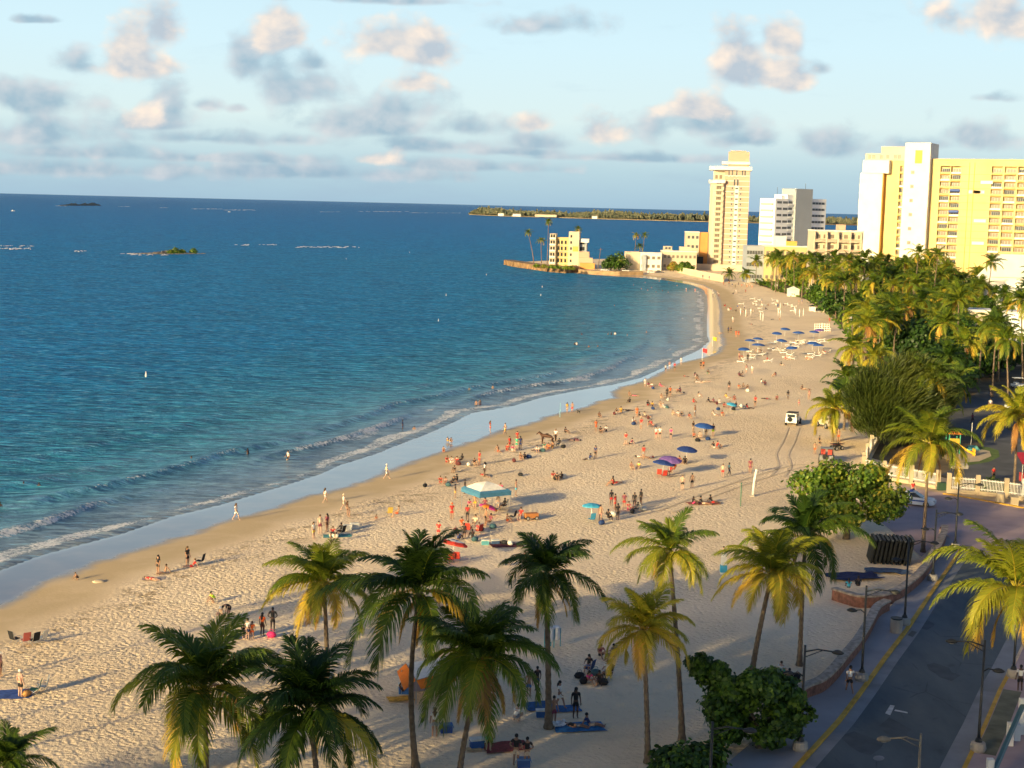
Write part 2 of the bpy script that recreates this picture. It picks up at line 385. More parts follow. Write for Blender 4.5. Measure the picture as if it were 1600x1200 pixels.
def acc(lst):
    a = None
    for (px, py, wx, wy) in lst:
        d = ray(px, py + wy * .35); cu, cv = d.x / d.y, d.z / d.y; su, sv = FPX / (wx * 1.2), FPX / (wy * 1.55)
        o = t.n('VectorMath', operation='MULTIPLY_ADD'); t.l(uv, o.inputs[0]); o.inputs[1].default_value = (su, sv, 0); o.inputs[2].default_value = (-cu * su, -cv * sv, 0)
        ng = t.n('VectorMath', operation='MULTIPLY'); t.l(o.outputs[0], ng.inputs[0]); ng.inputs[1].default_value = (-1, -1.9, 0)
        mxv = t.n('VectorMath', operation='MAXIMUM'); t.l(o.outputs[0], mxv.inputs[0]); t.l(ng.outputs[0], mxv.inputs[1])   # flat bases
        q = t.n('VectorMath', operation='LENGTH'); t.l(mxv.outputs[0], q.inputs[0])
        a = q.outputs['Value'] if a is None else t.math('SMOOTH_MIN', a, q.outputs['Value'], .25)
    return a
nv = t.mapping(uv, (1, 1.25, 1)); 
n1 = t.noise(nv, 26, 7, .54, .15)
off = t.n('VectorMath', operation='ADD'); t.l(nv, off.inputs[0]); off.inputs[1].default_value = (-.006, .010, 0)
n2 = t.noise(off.outputs[0], 26, 3, .5, .15)
nb = t.noise(nv, 13, 3)
det = t.math('ADD', t.math('MULTIPLY', t.math('SUBTRACT', n1, .5), 2.5), t.math('MULTIPLY', t.math('SUBTRACT', nb, .5), 1.1))
front = t.step(sp.outputs[1], .05, .2)
rel = t.math('ADD', t.math('MULTIPLY', t.math('SUBTRACT', n1, n2), 3.6), .45)   # side turned to the sun
def layer(colr, rads, shade, light, dens, soft):
    d = t.math('ADD', t.math('SUBTRACT', 1., rads), det)
    m = t.math('MULTIPLY', t.math('MULTIPLY', t.step(d, -.15, soft), dens), front)
    core = t.step(d, .1, 1.3)
    cl = t.mix(t.math('MULTIPLY_ADD', core, -.25, rel, clamp=True), shade, light)
    return t.mix(m, colr, cl)
s2 = layer(base, acc(GREY), k((146, 174, 192)), k((204, 207, 211)), .84, .75)
s3 = layer(s2, acc(LIT), k((180, 192, 203)), k((252, 233, 214)), .97, .6)
wisp = t.step(t.math('ADD', t.noise(t.mapping(uv, (1, 4, 1)), 9, 6, .6), t.math('MULTIPLY', t.step(v, .0, .05), -.12)), .42, .72)
s4 = t.mix(t.math('MULTIPLY', t.math('MULTIPLY', wisp, .38), front), s3, k((158, 180, 200)))
# added warm glow around the sun direction, out of view, brightening the sand
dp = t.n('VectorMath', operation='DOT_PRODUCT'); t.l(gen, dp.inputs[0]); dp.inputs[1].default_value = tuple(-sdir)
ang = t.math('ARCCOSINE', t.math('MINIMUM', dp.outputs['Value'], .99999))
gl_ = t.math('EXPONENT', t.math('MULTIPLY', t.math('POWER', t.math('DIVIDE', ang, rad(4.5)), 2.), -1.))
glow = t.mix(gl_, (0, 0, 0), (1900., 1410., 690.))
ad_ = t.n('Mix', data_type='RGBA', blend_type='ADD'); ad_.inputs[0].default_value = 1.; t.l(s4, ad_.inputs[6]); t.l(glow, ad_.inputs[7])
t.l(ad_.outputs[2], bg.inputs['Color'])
SC.view_settings.view_transform = 'Standard'; SC.view_settings.look = 'None'; SC.view_settings.exposure = 0; SC.view_settings.gamma = 1

# ------------------------------------------------------------------ shared materials
white_paint = mat('white_paint', (.78, .75, .68), .6, var=.06, scale=.3)
cream = mat('cream_stucco', (.62, .52, .38), .8, var=.08, scale=.15)
pink = mat('pink_stucco', (.56, .375, .27), .8, var=.07, scale=.12)
yellow_w = mat('yellow_stucco', (.68, .52, .24), .8, var=.10, scale=.12)
ochre = mat('ochre_stucco', (.70, .42, .10), .8, var=.08, scale=.12)
orange_w = mat('orange_stucco', (.62, .30, .09), .8, var=.08, scale=.12)
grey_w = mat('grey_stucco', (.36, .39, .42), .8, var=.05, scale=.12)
lgrey_w = mat('pale_grey_stucco', (.88, .88, .87), .8, var=.06, scale=.12)
concrete = mat('concrete', (.36, .33, .29), .85, var=.15, scale=.8, bump=.02)
glass_d = mat('window_glass', (.06, .07, .08), .12, var=.3, scale=.2, spec=.6)
glass_l = mat('curtained_glass', (.19, .15, .11), .3, var=.35, scale=.4)
rail_m = mat('balcony_rail', (.55, .42, .22), .7)
dark_m = mat('black_paint', (.02, .022, .024), .45, var=.2)
rock_m = mat('sea_wall_stone', (.26, .16, .08), .9, var=.45, scale=.5, bump=.3, bscale=.7)
bark = mat('palm_bark', (.17, .125, .085), .9, var=.35, scale=4, bump=.03, bscale=6)
bark_d = mat('tree_bark', (.11, .085, .06), .9, var=.35, scale=4, bump=.03, bscale=6)
palm_leaf = leaf_mat('palm_leaf', [(.026, .062, .008), (.12, .185, .016), (.36, .35, .028), (.70, .46, .05), (.42, .21, .07)], .32)
broad_leaf = leaf_mat('broad_leaf', [(.022, .055, .008), (.06, .13, .012), (.13, .22, .02), (.30, .28, .03), (.36, .17, .04)], .25)
pine_leaf = leaf_mat('feathery_leaf', [(.016, .028, .006), (.045, .070, .010), (.10, .12, .016), (.17, .17, .03)], .2)

# ------------------------------------------------------------------ palms
def frond(mb, c, az, th0, bend, L, nl, lw, droop, tint, rnd, lmax=1.5, wind=(.10, .04)):
    N = 12; pts = []; p = Vector(c); side_sway = rnd.uniform(-.5, .5)
    for i in range(N + 1):
        s = i / N; th = max(th0 - bend * s ** 1.25, -1.45); a = az + side_sway * s * s
        T = Vector((math.cos(a) * math.cos(th) + wind[0] * s, math.sin(a) * math.cos(th) + wind[1] * s, math.sin(th))).normalized()
        pts.append((p.copy(), T)); p = p + T * (L / N)
    mb.tube([q[0] for q in pts], [lerp(.042, .008, i / N) for i in range(N + 1)], 3, 0, min(.95, tint + .22), cap=False)
    for side in (-1, 1):
        for j in range(nl):
            s = lerp(.13, 1., (j + rnd.random() * .6) / nl)
            if rnd.random() < .04: continue
            f = s * N; i = min(int(f), N - 1); fr = f - i
            o = pts[i][0].lerp(pts[i + 1][0], fr); T = pts[i][1].lerp(pts[i + 1][1], fr).normalized()
            S = T.cross(Vector((0, 0, 1)))
            if S.length < .05: S = Vector((-math.sin(az), math.cos(az), 0))
            S.normalize(); U = S.cross(T)
            al = lerp(1.15, .38, s) + rnd.uniform(-.1, .1)
            d = T * math.cos(al) + S * (side * math.sin(al)) + U * rnd.uniform(.12, .32)
            d.normalize(); ln = lmax * (math.sin(PI * min(1, s * .80 + .14)) ** .55) * rnd.uniform(.82, 1.08) * (L / 4.6)
            d2 = (d + Vector((wind[0], wind[1], -droop * rnd.uniform(.7, 1.3)))).normalized()
            d3 = (d2 + Vector((0, 0, -droop * .9))).normalized()
            w = T * (lw * .5); a_ = o + d * ln * .38; b_ = a_ + d2 * ln * .34; e_ = b_ + d3 * ln * .28
            tt = min(1, max(0, tint + rnd.uniform(-.07, .07)))
            mb.add([o - w, o + w, a_ + w * 1.1, a_ - w * 1.1, b_ + w * .8, b_ - w * .8, e_], [(0, 1, 2, 3), (3, 2, 4, 5), (5, 4, 6)], 0, tt)
def crown_mesh(seed, nf=28, L=4.9, nl=60, lw=.095, young=.16, old=.5, dead=2):
    rnd = random.Random(seed); mb = MB()
    for i in range(nf):
        a = (i + .5) / nf; az = i * 2.39996 + rnd.uniform(-.5, .5)
        th0 = lerp(1.48, -.35, a ** 1.1) + rnd.uniform(-.22, .22); bend = lerp(.8, 1.75, min(1, a * 1.4)) * rnd.uniform(.65, 1.3)
        tint = lerp(young, old, a ** 2.2) + rnd.uniform(-.10, .12)
        if a > .84 and rnd.random() < .45: tint = rnd.uniform(.6, .95)
        frond(mb, (rnd.uniform(-.06, .06), rnd.uniform(-.06, .06), rnd.uniform(-.15, .15)), az, th0, bend, L * lerp(.72, 1., min(1, a * 2.5)) * rnd.uniform(.78, 1.12), nl, lw, lerp(.35, .95, a), tint, rnd)
    for i in range(dead):
        frond(mb, (0, 0, -.25), rnd.uniform(0, 6.28), rnd.uniform(-1.0, -.55), .9, L * rnd.uniform(.55, .8), nl, lw * .8, 1.3, rnd.uniform(.86, 1.), rnd, .9)
    return mb.mesh('crown', palm_leaf, tint=True)
CROWNS = [crown_mesh(11, 28, 4.9, 60, .095, .14, .44, 1), crown_mesh(23, 27, 5.0, 58, .095, .10, .34, 3), crown_mesh(37, 30, 4.7, 58, .095, .28, .62, 2), crown_mesh(41, 26, 4.8, 58, .095, .40, .72, 3), crown_mesh(59, 32, 4.8, 60, .10, .05, .26, 1),  # sunlit palms get yellower tints, sunlight partly put into the frond colour
          crown_mesh(83, 24, 5.2, 58, .10, .12, .40, 4), crown_mesh(97, 23, 4.6, 56, .10, .22, .55, 0), crown_mesh(103, 34, 4.6, 58, .10, .08, .30, 2), crown_mesh(127, 22, 5.1, 58, .10, .42, .75, 5), crown_mesh(131, 27, 4.6, 58, .095, .34, .60, 2), crown_mesh(149, 25, 4.9, 58, .095, .18, .5, 3)]
FCROWNS = [crown_mesh(70 + i, 19 + i % 4, 4.3, 24, .17, .10 + .045 * i, .33 + .055 * i, i % 3) for i in range(5)]
def nut_mesh():
    mb = MB(); rnd = random.Random(5); mb.tube([(0, 0, .1), (0, 0, -.3), (0, 0, -.65)], [.16, .26, .12], 8)
    for i in range(9): mb.ball((math.cos(i * 2.2) * .22, math.sin(i * 2.2) * .22, -.25 - .12 * (i % 3)), .15, 6)
    return mb.mesh('coconuts', mat('coconut', (.22, .17, .05), .5, var=.4))
NUTS = nut_mesh()
def trunk_mb(base, top, r0, r1, bow=0., flare=1.7):
    mb = MB(); b, tp = Vector(base), Vector(top); n = 16; d = tp - b; n = 36; side = Vector((d.y, -d.x, 0)); side = side.normalized() if side.length > .05 else Vector((1, 0, 0))
    pts = []; rs = []
    for i in range(n + 1):
        s = i / n; lean = Vector((d.x, d.y, 0)) * (s ** 1.35) + Vector((0, 0, d.z * s))
        pts.append(b + lean + side * bow * math.sin(PI * s)); r_ = lerp(r0, r1, s) * (1 + (flare - 1) * math.exp(-s * 14)); rs.append(r_ * (1.07 if i % 2 else .94))
    return mb.tube(pts, rs, 9)
def palm(base, top, crown, label, scale=1., rz=0., r=(.17, .11), bow=0., group=None, nuts=True, tilt=(0, 0)):
    g = thing('palm_tree', label, 'palm tree', base, 0, group); T = Vector(top) - Vector(base)
    trunk_mb((0, 0, -.15), T, r[0], r[1], bow).build('trunk', bark, g, smooth=True)
    c = obj('crown', crown, g, T); c.rotation_euler = (tilt[0], tilt[1], rz); c.scale = (scale,) * 3
    if nuts: obj('coconuts', NUTS, g, T)
    return g
def palm_px(bx, by, cx, cy, rpx, ci, label, rz=0., bow=0., r=(.17, .11), group=None, nuts=True, tilt=(0, 0)):
    b = P(bx, by); tp = at_y(cx, cy, b.y); sc = rpx * b.y / FPX / 3.75
    return palm(b, tp, CROWNS[ci], label, sc, rz, r, bow, group, nuts, tilt)
FGG = 'coconut palms in front of the beach'
palm_px(322, 1232, 320, 1082, 128, 0, 'wide dark palm at the lower left with one bright yellow frond on its right', .3, group=FGG)
palm_px(500, 1270, 482, 1112, 118, 4, 'densest darkest palm, at the bottom left of centre, trunk hidden', 1.1, group=FGG)
palm_px(512, 1075, 506, 912, 82, 2, 'golden fronded palm left of the two tall dark palms', 2.0, group=FGG)
palm_px(650, 1200, 655, 925, 114, 5, 'tall palm with a gently bowed slim trunk beside the orange and white tent', 3.3, bow=-.35, group=FGG)
palm_px(716, 1225, 752, 1030, 112, 7, 'dark shaded palm with a trunk leaning right, over the picnic group', 4.0, bow=.3, group=FGG)
palm_px(857, 1138, 853, 898, 82, 1, 'tall straight palm with a bare dark trunk, base beside a blue towel', .8, r=(.2, .13), group=FGG)
palm_px(1012, 1192, 1005, 985, 76, 9, 'straight palm with a yellow green crown in front of the seated group', 5.0, group=FGG)
palm_px(1066, 1160, 1046, 862, 74, 6, 'palm with a sunlit crown out on the open sand and a curved trunk', 1.7, bow=.5, group=FGG)
palm_px(1171, 1082, 1206, 898, 84, 3, 'brightest golden palm with a trunk leaning right behind the dark round-leaved tree', 2.6, r=(.2, .13), group=FGG)
palm_px(1249, 1040, 1258, 838, 78, 5, 'darker palm close behind the brightest golden palm, trunk straight', 3.9, group=FGG)
palm_px(1618, 1150, 1588, 922, 108, 8, 'orange gold palm at the right edge hanging over the road', .2, r=(.2, .14), group=FGG)
palm_px(1442, 863, 1452, 692, 66, 10, 'palm at the corner of the road beside the police car', 2.2, group=FGG, tilt=(.12, .1))
palm_px(1584, 772, 1590, 652, 56, 9, 'golden palm inside the white fence near the right edge', 1.2, group=FGG)
palm_px(1301, 690, 1303, 640, 46, 6, 'low golden palm with twin pale trunks standing alone on the sand', .4, group=FGG)
palm_px(-5, 1290, 12, 1196, 70, 0, 'palm top poking up in the bottom left corner', 1.4, group=FGG)
g2 = [o for o in bpy.data.objects if o.get('label', '').startswith('low golden palm')][0]
trunk_mb((.9, .5, -.1), (.35, .3, 2.6), .14, .11, .1).build('trunk', bark, g2, smooth=True)
for i, (px, py, hh_) in enumerate(((-330, 1150, 10.5), (-250, 1255, 9.5), (-420, 1245, 12))):
    b = P(px, py); palm(b, b + Vector((.5, .3, hh_)), CROWNS[i % 5], 'coconut palm beyond the left edge that throws a long shadow over the sand', 1, i * 1.3, group='palms left of the beach view')

# broadleaf trees --------------------------------------------------------
def leafy(name_part, lobes, n, size, m, tint, seed, flat_=.5, up=0., shape='round', shell=.55):
    rnd = random.Random(seed); mb = MB(); wsum = [l[1] ** 2 for l in lobes]
    clump = [[(Vector((rnd.gauss(0, 1), rnd.gauss(0, 1), rnd.gauss(0, 1))).normalized(), rnd.random()) for _ in range(14)] for _ in lobes]
    for _ in range(n):
        li = rnd.choices(range(len(lobes)), wsum)[0]; c, r_ = Vector(lobes[li][0]), lobes[li][1]; sq = lobes[li][2] if len(lobes[li]) > 2 else .8
        cd_, ct = clump[li][rnd.randrange(14)]
        d = (cd_ * 1.25 + Vector((rnd.gauss(0, 1), rnd.gauss(0, 1), rnd.gauss(0, 1))) * .55).normalized(); rr_ = r_ * (rnd.uniform(shell, 1.22) ** .8) * (1.25 if rnd.random() < .06 else 1)
        p = c + Vector((d.x, d.y, d.z * sq)) * rr_
        nrm = (d + Vector((rnd.uniform(-1, 1), rnd.uniform(-1, 1), rnd.uniform(-.4, 1))) * .8).normalized()
        a = nrm.cross(Vector((rnd.uniform(-1, 1), rnd.uniform(-1, 1), rnd.uniform(-1, 1)))).normalized(); b = nrm.cross(a); s = size * rnd.uniform(.45, 1.3)
        tv = min(1, max(0, tint + (ct - .5) * .42 + rnd.uniform(-.12, .12)))
        if shape == 'round':
            mb.add([p + a * s * .5, p + (a * .3 + b * .45) * s, p + (b * .45 - a * .3) * s, p - a * s * .5, p - (a * .3 + b * .45) * s, p + (a * .3 - b * .45) * s], [(0, 1, 2, 3), (0, 3, 4, 5)], 0, tv)
        else:   # feathery upright tufts
            g = (Vector((d.x * .9 + .25, d.y * .9, .75 + up)) + Vector((rnd.uniform(-.35, .35), rnd.uniform(-.35, .35), rnd.uniform(-.2, .3)))).normalized()
            a = g.cross(Vector((rnd.uniform(-1, 1), rnd.uniform(-1, 1), .2))).normalized(); L_ = size * rnd.uniform(2.5, 5.5)
            mb.add([p - a * size * .16, p + a * size * .16, p + g * L_ * .55 + a * size * .13, p + g * L_ * .55 - a * size * .13, p + g * L_ + Vector((.1, 0, -.1)) * L_], [(0, 1, 2, 3), (3, 2, 4)], 0, tv)
    return mb.mesh(name_part, m, tint=True)
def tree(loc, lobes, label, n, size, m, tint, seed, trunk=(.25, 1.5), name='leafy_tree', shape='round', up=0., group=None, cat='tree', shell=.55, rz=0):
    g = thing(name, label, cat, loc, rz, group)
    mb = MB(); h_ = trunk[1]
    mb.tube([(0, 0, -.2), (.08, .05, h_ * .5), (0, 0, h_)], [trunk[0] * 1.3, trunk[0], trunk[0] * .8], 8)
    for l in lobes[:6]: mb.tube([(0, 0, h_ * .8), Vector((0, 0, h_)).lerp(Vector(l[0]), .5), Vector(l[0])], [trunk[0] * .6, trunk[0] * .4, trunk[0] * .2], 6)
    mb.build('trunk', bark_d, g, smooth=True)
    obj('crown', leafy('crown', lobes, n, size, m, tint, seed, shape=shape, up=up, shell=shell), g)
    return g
def lobes_px(base, spec):
    """lobes from direction + radius in photo pixels, standing at the depth of the tree base (+dy)"""
    out = []
    for (px, py, rp, dy) in spec:
        p = at_y(px, py, base.y + dy); out.append((tuple(p - base), rp * (base.y + dy) / FPX, .85))
    return out
b = P(1322, 842)
def clumps(cx, cy, rx, ry, n, r0, r1, seed, dep=2.2):
    rn = random.Random(seed); out = []
    for i in range(n):
        a = rn.uniform(0, 2 * PI); q = rn.random() ** .5; px = cx + math.cos(a) * rx * q; py = cy + math.sin(a) * ry * q * (1 if math.sin(a) < 0 else .9)
        out.append((px, py, rn.uniform(r0, r1), rn.uniform(-dep, dep) * (1 - .5 * q)))
    return out
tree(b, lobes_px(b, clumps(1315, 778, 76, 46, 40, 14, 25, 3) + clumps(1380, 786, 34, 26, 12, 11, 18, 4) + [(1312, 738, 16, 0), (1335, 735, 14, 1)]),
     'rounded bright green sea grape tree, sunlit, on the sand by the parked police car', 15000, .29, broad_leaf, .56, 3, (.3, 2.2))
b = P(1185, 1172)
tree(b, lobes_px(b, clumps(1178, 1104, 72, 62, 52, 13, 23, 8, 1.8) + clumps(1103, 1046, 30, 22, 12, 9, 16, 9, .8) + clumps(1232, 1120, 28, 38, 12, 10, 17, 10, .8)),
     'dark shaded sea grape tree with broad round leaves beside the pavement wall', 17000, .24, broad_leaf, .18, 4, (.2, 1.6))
b = P(1075, 1232)
tree(b, lobes_px(b, [(1040, 1185, 24, 0), (1075, 1185, 30, 0), (1110, 1180, 26, 0), (1055, 1205, 34, -1), (1100, 1200, 34, -1), (1030, 1205, 20, 0)]),
     'low leafy shrub at the bottom edge below the dark sea grape tree', 3600, .24, broad_leaf, .2, 6, (.1, .5), name='shrub', cat='shrub')
b = P(1395, 700)
tree(b, lobes_px(b, [(1390, 600, 42, 2), (1370, 625, 44, 0), (1405, 635, 50, -1), (1435, 600, 44, 3), (1385, 655, 40, -2), (1425, 650, 44, 0), (1450, 620, 36, 3), (1355, 600, 24, 2), (1420, 575, 26, 4), (1360, 660, 24, 0)]),
     'large dark feathery pine-like tree leaning in the wind beside the sand', 44000, .26, pine_leaf, .36, 8, (.35, 3), name='feathery_tree', shape='tuft', up=.1, shell=.2)
# ------------------------------------------------------------------ buildings
def win_mesh(name, glass, frame, mull=1):
    mb = MB(); mb.box((0, .02, .5), (.9, .04, .9), m=1)
    for sx in (-1, 1): mb.box((sx * .47, -.01, .5), (.06, .1, 1.), m=0)
    for z_ in (.03, .97): mb.box((0, -.01, z_), (.88, .1, .06), m=0)
    for k_ in range(mull): mb.box((-.45 + .9 * (k_ + 1) / (mull + 1), -.005, .5), (.04, .06, .88), m=0)
    return mb.mesh(name, [frame, glass])
WIN = win_mesh('window', glass_d, white_paint, 1)
WINC = win_mesh('window', glass_l, mat('aluminium', (.5, .46, .38), .5), 2)
WIND = win_mesh('window', glass_d, mat('grey_frame', (.35, .35, .35), .5), 3)
def window(par, x, y, z, w, h, mesh=WIN, rz=0):
    o = obj('window', mesh, par, (x, y, z), rz, (w, 1., h)); return o
class Facade:
    """a building front through photo column (px,py) at distance D, turned by rz; u runs along the front, z up"""
    def __init__(s, name, label, cat, px, py, D, rz=0., z0=ZP, group=None):
        p = at_y(px, py, D); s.A = p; s.rz = rz; s.ex, s.ey = math.cos(rz), math.sin(rz); s.z0 = z0
        s.o = thing(name, label, cat, (p.x, p.y, z0), rz, group)
    def u(s, px, py, v=0.):
        d = ray(px, py); k_ = d.x / d.y; ax, ay = s.A.x - s.ey * v, s.A.y + s.ex * v
        return (k_ * ay - ax) / (s.ex - k_ * s.ey)
    def z(s, px, py, v=0.):
        q = s.u(px, py, v); Y = s.A.y + s.ex * v + q * s.ey
        return at_y(px, py, Y).z - s.z0
    def blk(s, name, x0, x1, z0, z1, v0, v1, m, inset=0):
        mb = MB(); mb.box(((x0 + x1) / 2, (v0 + v1) / 2, (z0 + z1) / 2), (x1 - x0, v1 - v0, z1 - z0), m=0)
        return mb.build(name, m, s.o)
BOX1 = {}
def shared_box(par, name, m, c, d):
    key = (name, m.name)
    if key not in BOX1: mb = MB(); mb.box((0, 0, 0), (1, 1, 1)); BOX1[key] = mb.mesh(name, m)
    return obj(name, BOX1[key], par, c, 0, d)

# tall slim tower on the shore
F = Facade('apartment_tower', 'tall slim cream and pink apartment tower standing at the far end of the beach', 'apartment tower', 1126, 430, 757, rad(-8))
w = F.u(1165, 430); zt = F.z(1140, 266); nfl = 19; fh = zt / nfl; xl = F.u(1104, 430)
F.blk('wall', 0, w, -1, zt, 0, 14, pink)
mb = MB(); cx, r_ = xl * .50, -xl * .56
mb.prism([(xl, 4), (xl + 1.6, 0), (xl + 4.2, -1.2), (-.01, -1.2), (-.01, 12), (xl, 12)], -1, F.z(1115, 284)); mb.build('balcony_bay', cream, F.o)
mb = MB(); mb.prism([(xl - .9, 3.6), (xl + 1.2, -1.2), (xl + 4, -2.4), (.4, -2.4), (.4, 12), (xl - .9, 12)], F.z(1115, 286), F.z(1115, 281)); mb.build('canopy_slab', white_paint, F.o)
F.blk('upper_terrace', xl + 1.5, -.01, F.z(1115, 281), zt, 2.5, 12, cream)
for i in range(2): window(F.o, xl + 3 + i * 2.2, 2.44, F.z(1115, 279.5), 1.5, 2.2, WINC)
mb = MB(); mb.prism([(xl - .8, 3), (xl + 2.5, -1.6), (w * .3, -1.6), (w + .9, -.9), (w + .9, 15), (xl - .8, 15)], zt, F.z(1140, 260)); mb.build('roof_slab', white_paint, F.o)
zr = F.z(1140, 260); zp = F.z(1150, 237)
F.blk('penthouse', F.u(1136, 300), w - .6, zr, zp, 2, 12, pink)
F.blk('penthouse_slab', F.u(1126, 300), w - .2, F.z(1150, 257), F.z(1150, 252.5), .8, 13, white_paint)
F.blk('penthouse_top', F.u(1139, 300), w - 2.2, zp, zp + .6, 3, 11, pink)
shared_box(F.o, 'stair_strip', white_paint, (w * .5, -.12, zt * .42), (2.0, .25, zt * .86))
for i in range(1, nfl):
    shared_box(F.o, 'floor_band', white_paint, (w / 2, -.03, i * fh), (w, .1, .28))
    if i < nfl - 3:
        window(F.o, w * .32, -.05, i * fh + 1.0, .7, 1.35, WIN); window(F.o, w * .67, -.05, i * fh + 1.0, .7, 1.35, WIN)
        window(F.o, w * .5, -.27, i * fh + 1.2, 1.5, .8, WIND)
    b_ = shared_box(F.o, 'balcony', cream, (xl * .38, -1.75, i * fh + .5), (-xl * .62, 1.1, 1.0)) if i < nfl - 2 else None
    if b_: window(F.o, xl * .38, -1.27, i * fh + .95, 2.6, 1.7, WINC)
for px in (1138, 1143, 1150, 1159, 1163): window(F.o, F.u(px, 300), -.06, F.z(px, 276), .8, fh * 1.0 + 1.1, WIN)
for px in (1147, 1152): window(F.o, F.u(px, 300), -.32, F.z(px, 291), .9, fh * 1.4, WIN)
F.blk('podium', xl - 5, w + 1, -1, 3.2, -5, -1.3, cream)

# mid grey hotel in shade
F = Facade('hotel_block', 'pale grey hotel with a windowless central slab rising above its wings', 'hotel', 1208, 400, 905, rad(41), z0=1.2)
uu = lambda px: F.u(px, 380)
x1, x2, x3, x4 = uu(1229), uu(1238), uu(1264), uu(1289)
zt = F.z(1210, 310); fh = zt / 10.
F.blk('left_wing', 0, x1, -1, zt, 0, 12, lgrey_w)
F.blk('balcony_stack', x1, x2, -1, F.z(1233, 304), .8, 11, lgrey_w)
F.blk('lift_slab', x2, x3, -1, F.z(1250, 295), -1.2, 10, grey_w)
F.blk('right_wing', x3, x4, -1, F.z(1275, 311), .5, 12, lgrey_w)
F.blk('roof_box', x1 - 3, x1 - .5, zt, zt + 2, 3, 7, lgrey_w)
for i in range(1, 10):
    z_ = i * fh + .9
    window(F.o, x1 * .30, -.05, z_, x1 * .38, 1.45, WIND); window(F.o, x1 * .76, -.05, z_, x1 * .38, 1.45, WIND)
    shared_box(F.o, 'balcony', lgrey_w, ((x1 + x2) / 2, .3, i * fh + .5), (x2 - x1 - .2, 1, 1.0))
    window(F.o, (x1 + x2) / 2, .74, z_, (x2 - x1) * .7, 1.6, WIND)
    window(F.o, (x3 + x4) / 2, .44, z_, (x4 - x3) * .82, 1.45, WIND)
    shared_box(F.o, 'end_balcony', cream, (-.6, 6, i * fh + .5), (1.2, 9, 1.0))
mb = MB(); mb.tube([(x3 - 1, 4, F.z(1250, 295)), (x3 - 1, 4, F.z(1250, 295) + 3.5)], .12, 5); mb.build('antenna', dark_m, F.o)
mb = MB(); mb.tube([(x1 * .5, 4, zt), (x1 * .5, 4, zt + 7)], .1, 5); mb.build('antenna', dark_m, F.o)

# big white and yellow condominium
F = Facade('condominium', 'huge yellow condominium with white lift towers and rows of balconies at the right', 'apartment building', 1343, 400, 660, rad(-28))
uu = lambda px, py=330: F.u(px, py)
uA, uB = uu(1384), uu(1645)
zr = F.z(1460, 250)
F.blk('wall', uA - 2, uB, -1, zr, 0, 16, yellow_w)
bays = [(uu(1404), uu(1415)), (uu(1467), uu(1482)), (uu(1483.5), uu(1499)), (uu(1547), uu(1564)), (uu(1567), uu(1585)), (uu(1588), uu(1606)), (uu(1609), uu(1627))]
skins = [(uA, bays[0][0]), (bays[0][1], bays[1][0]), (bays[1][1], bays[2][0]), (bays[2][1], bays[3][0]), (bays[3][1], bays[4][0]), (bays[4][1], bays[5][0]), (bays[5][1], bays[6][0]), (bays[6][1], uB)]
for i, (a_, b_) in enumerate(skins): F.blk('pier', a_, b_, -1, zr - .02, -1.5, 0, yellow_w)
F.blk('parapet', bays[0][0], uB, zr - 2.6, zr + .5, -1.62, -.1, yellow_w)
fh = 3.02; nfl = int((zr - 3) / fh); rnd = random.Random(4)
for bi, (a_, b_) in enumerate(bays):
    for i in range(1, nfl):
        z_ = zr - 3.0 - i * fh
        if z_ < 0: continue
        shared_box(F.o, 'balcony', ochre, ((a_ + b_) / 2, -.8, z_), (b_ - a_ - .02, 1.55, .28))
        shared_box(F.o, 'railing', rail_m if (i * 7 + bi) % 3 else white_paint, ((a_ + b_) / 2, -1.42, z_ + .55), (b_ - a_ - .06, .08, .78))
        window(F.o, (a_ + b_) / 2 + rnd.uniform(-.2, .2), -.08, z_ + .16, (b_ - a_) * .86, 2.35, WINC if (i * 5 + bi * 3) % 4 else WIND)
for (bi, i) in ((2, 4), (2, 7)):
    a_, b_ = bays[bi]; mb = MB(); mb.box(((a_ + b_) / 2, -1.85, zr - 3 - i * fh + 2.1), (b_ - a_, .9, .9), rx=-.5); mb.build('awning', flat((.10, .16, .42)), F.o)
for px in (1512, 1520): mb = MB(); q = uu(px); mb.tube([(q, -1.6, 0), (q, -1.6, zr - 1)], .14, 6); mb.build('drain_pipe', ochre, F.o)
for k_ in range(1, 13): shared_box(F.o, 'floor_joint', ochre, ((bays[2][1] + bays[3][0]) / 2, -1.5, zr - 3 - k_ * fh), (bays[3][0] - bays[2][1] - .3, .1, .12))
for px, py in ((1528, 300), (1533, 345), (1532, 380), (1522, 300), (1540, 285)): shared_box(F.o, 'wall_patch', white_paint, (uu(px), -1.53, F.z(px, py)), (5, .1, 1.3))
F.blk('end_block', -.5, uA - 1.2, -1, F.z(1370, 271), -4, 14, white_paint)
F.blk('end_block_side', uA - 1.2, uA - .9, -1, F.z(1370, 272), -3.6, 0, ochre)  # yellow return wall, its warm shade put into the ochre colour
F.blk('end_crown', .6, uA + 1.5, F.z(1370, 271), F.z(1370, 251), -4.6, 14, white_paint)
F.blk('penthouse', .8, uu(1420), F.z(1370, 251), F.z(1370, 240), -2, 12, cream)
F.blk('penthouse', uu(1372), uu(1420), F.z(1370, 240), F.z(1390, 229), 0, 12, cream)
for px in (1358, 1364, 1376, 1386, 1398, 1404): window(F.o, F.u(px, 300), -2.08, F.z(px, 249), 1.5, 2.0, WINC)
for i in range(14): shared_box(F.o, 'end_balcony', white_paint, (-1.1, 4, 3 + i * fh + .5), (1.2, 8, 1.))
uT0, uT1 = uu(1413), uu(1452.5); zT = F.z(1440, 223, -5)
F.blk('lift_tower', uT0, uT1, -1, zT, -5, 11, white_paint)
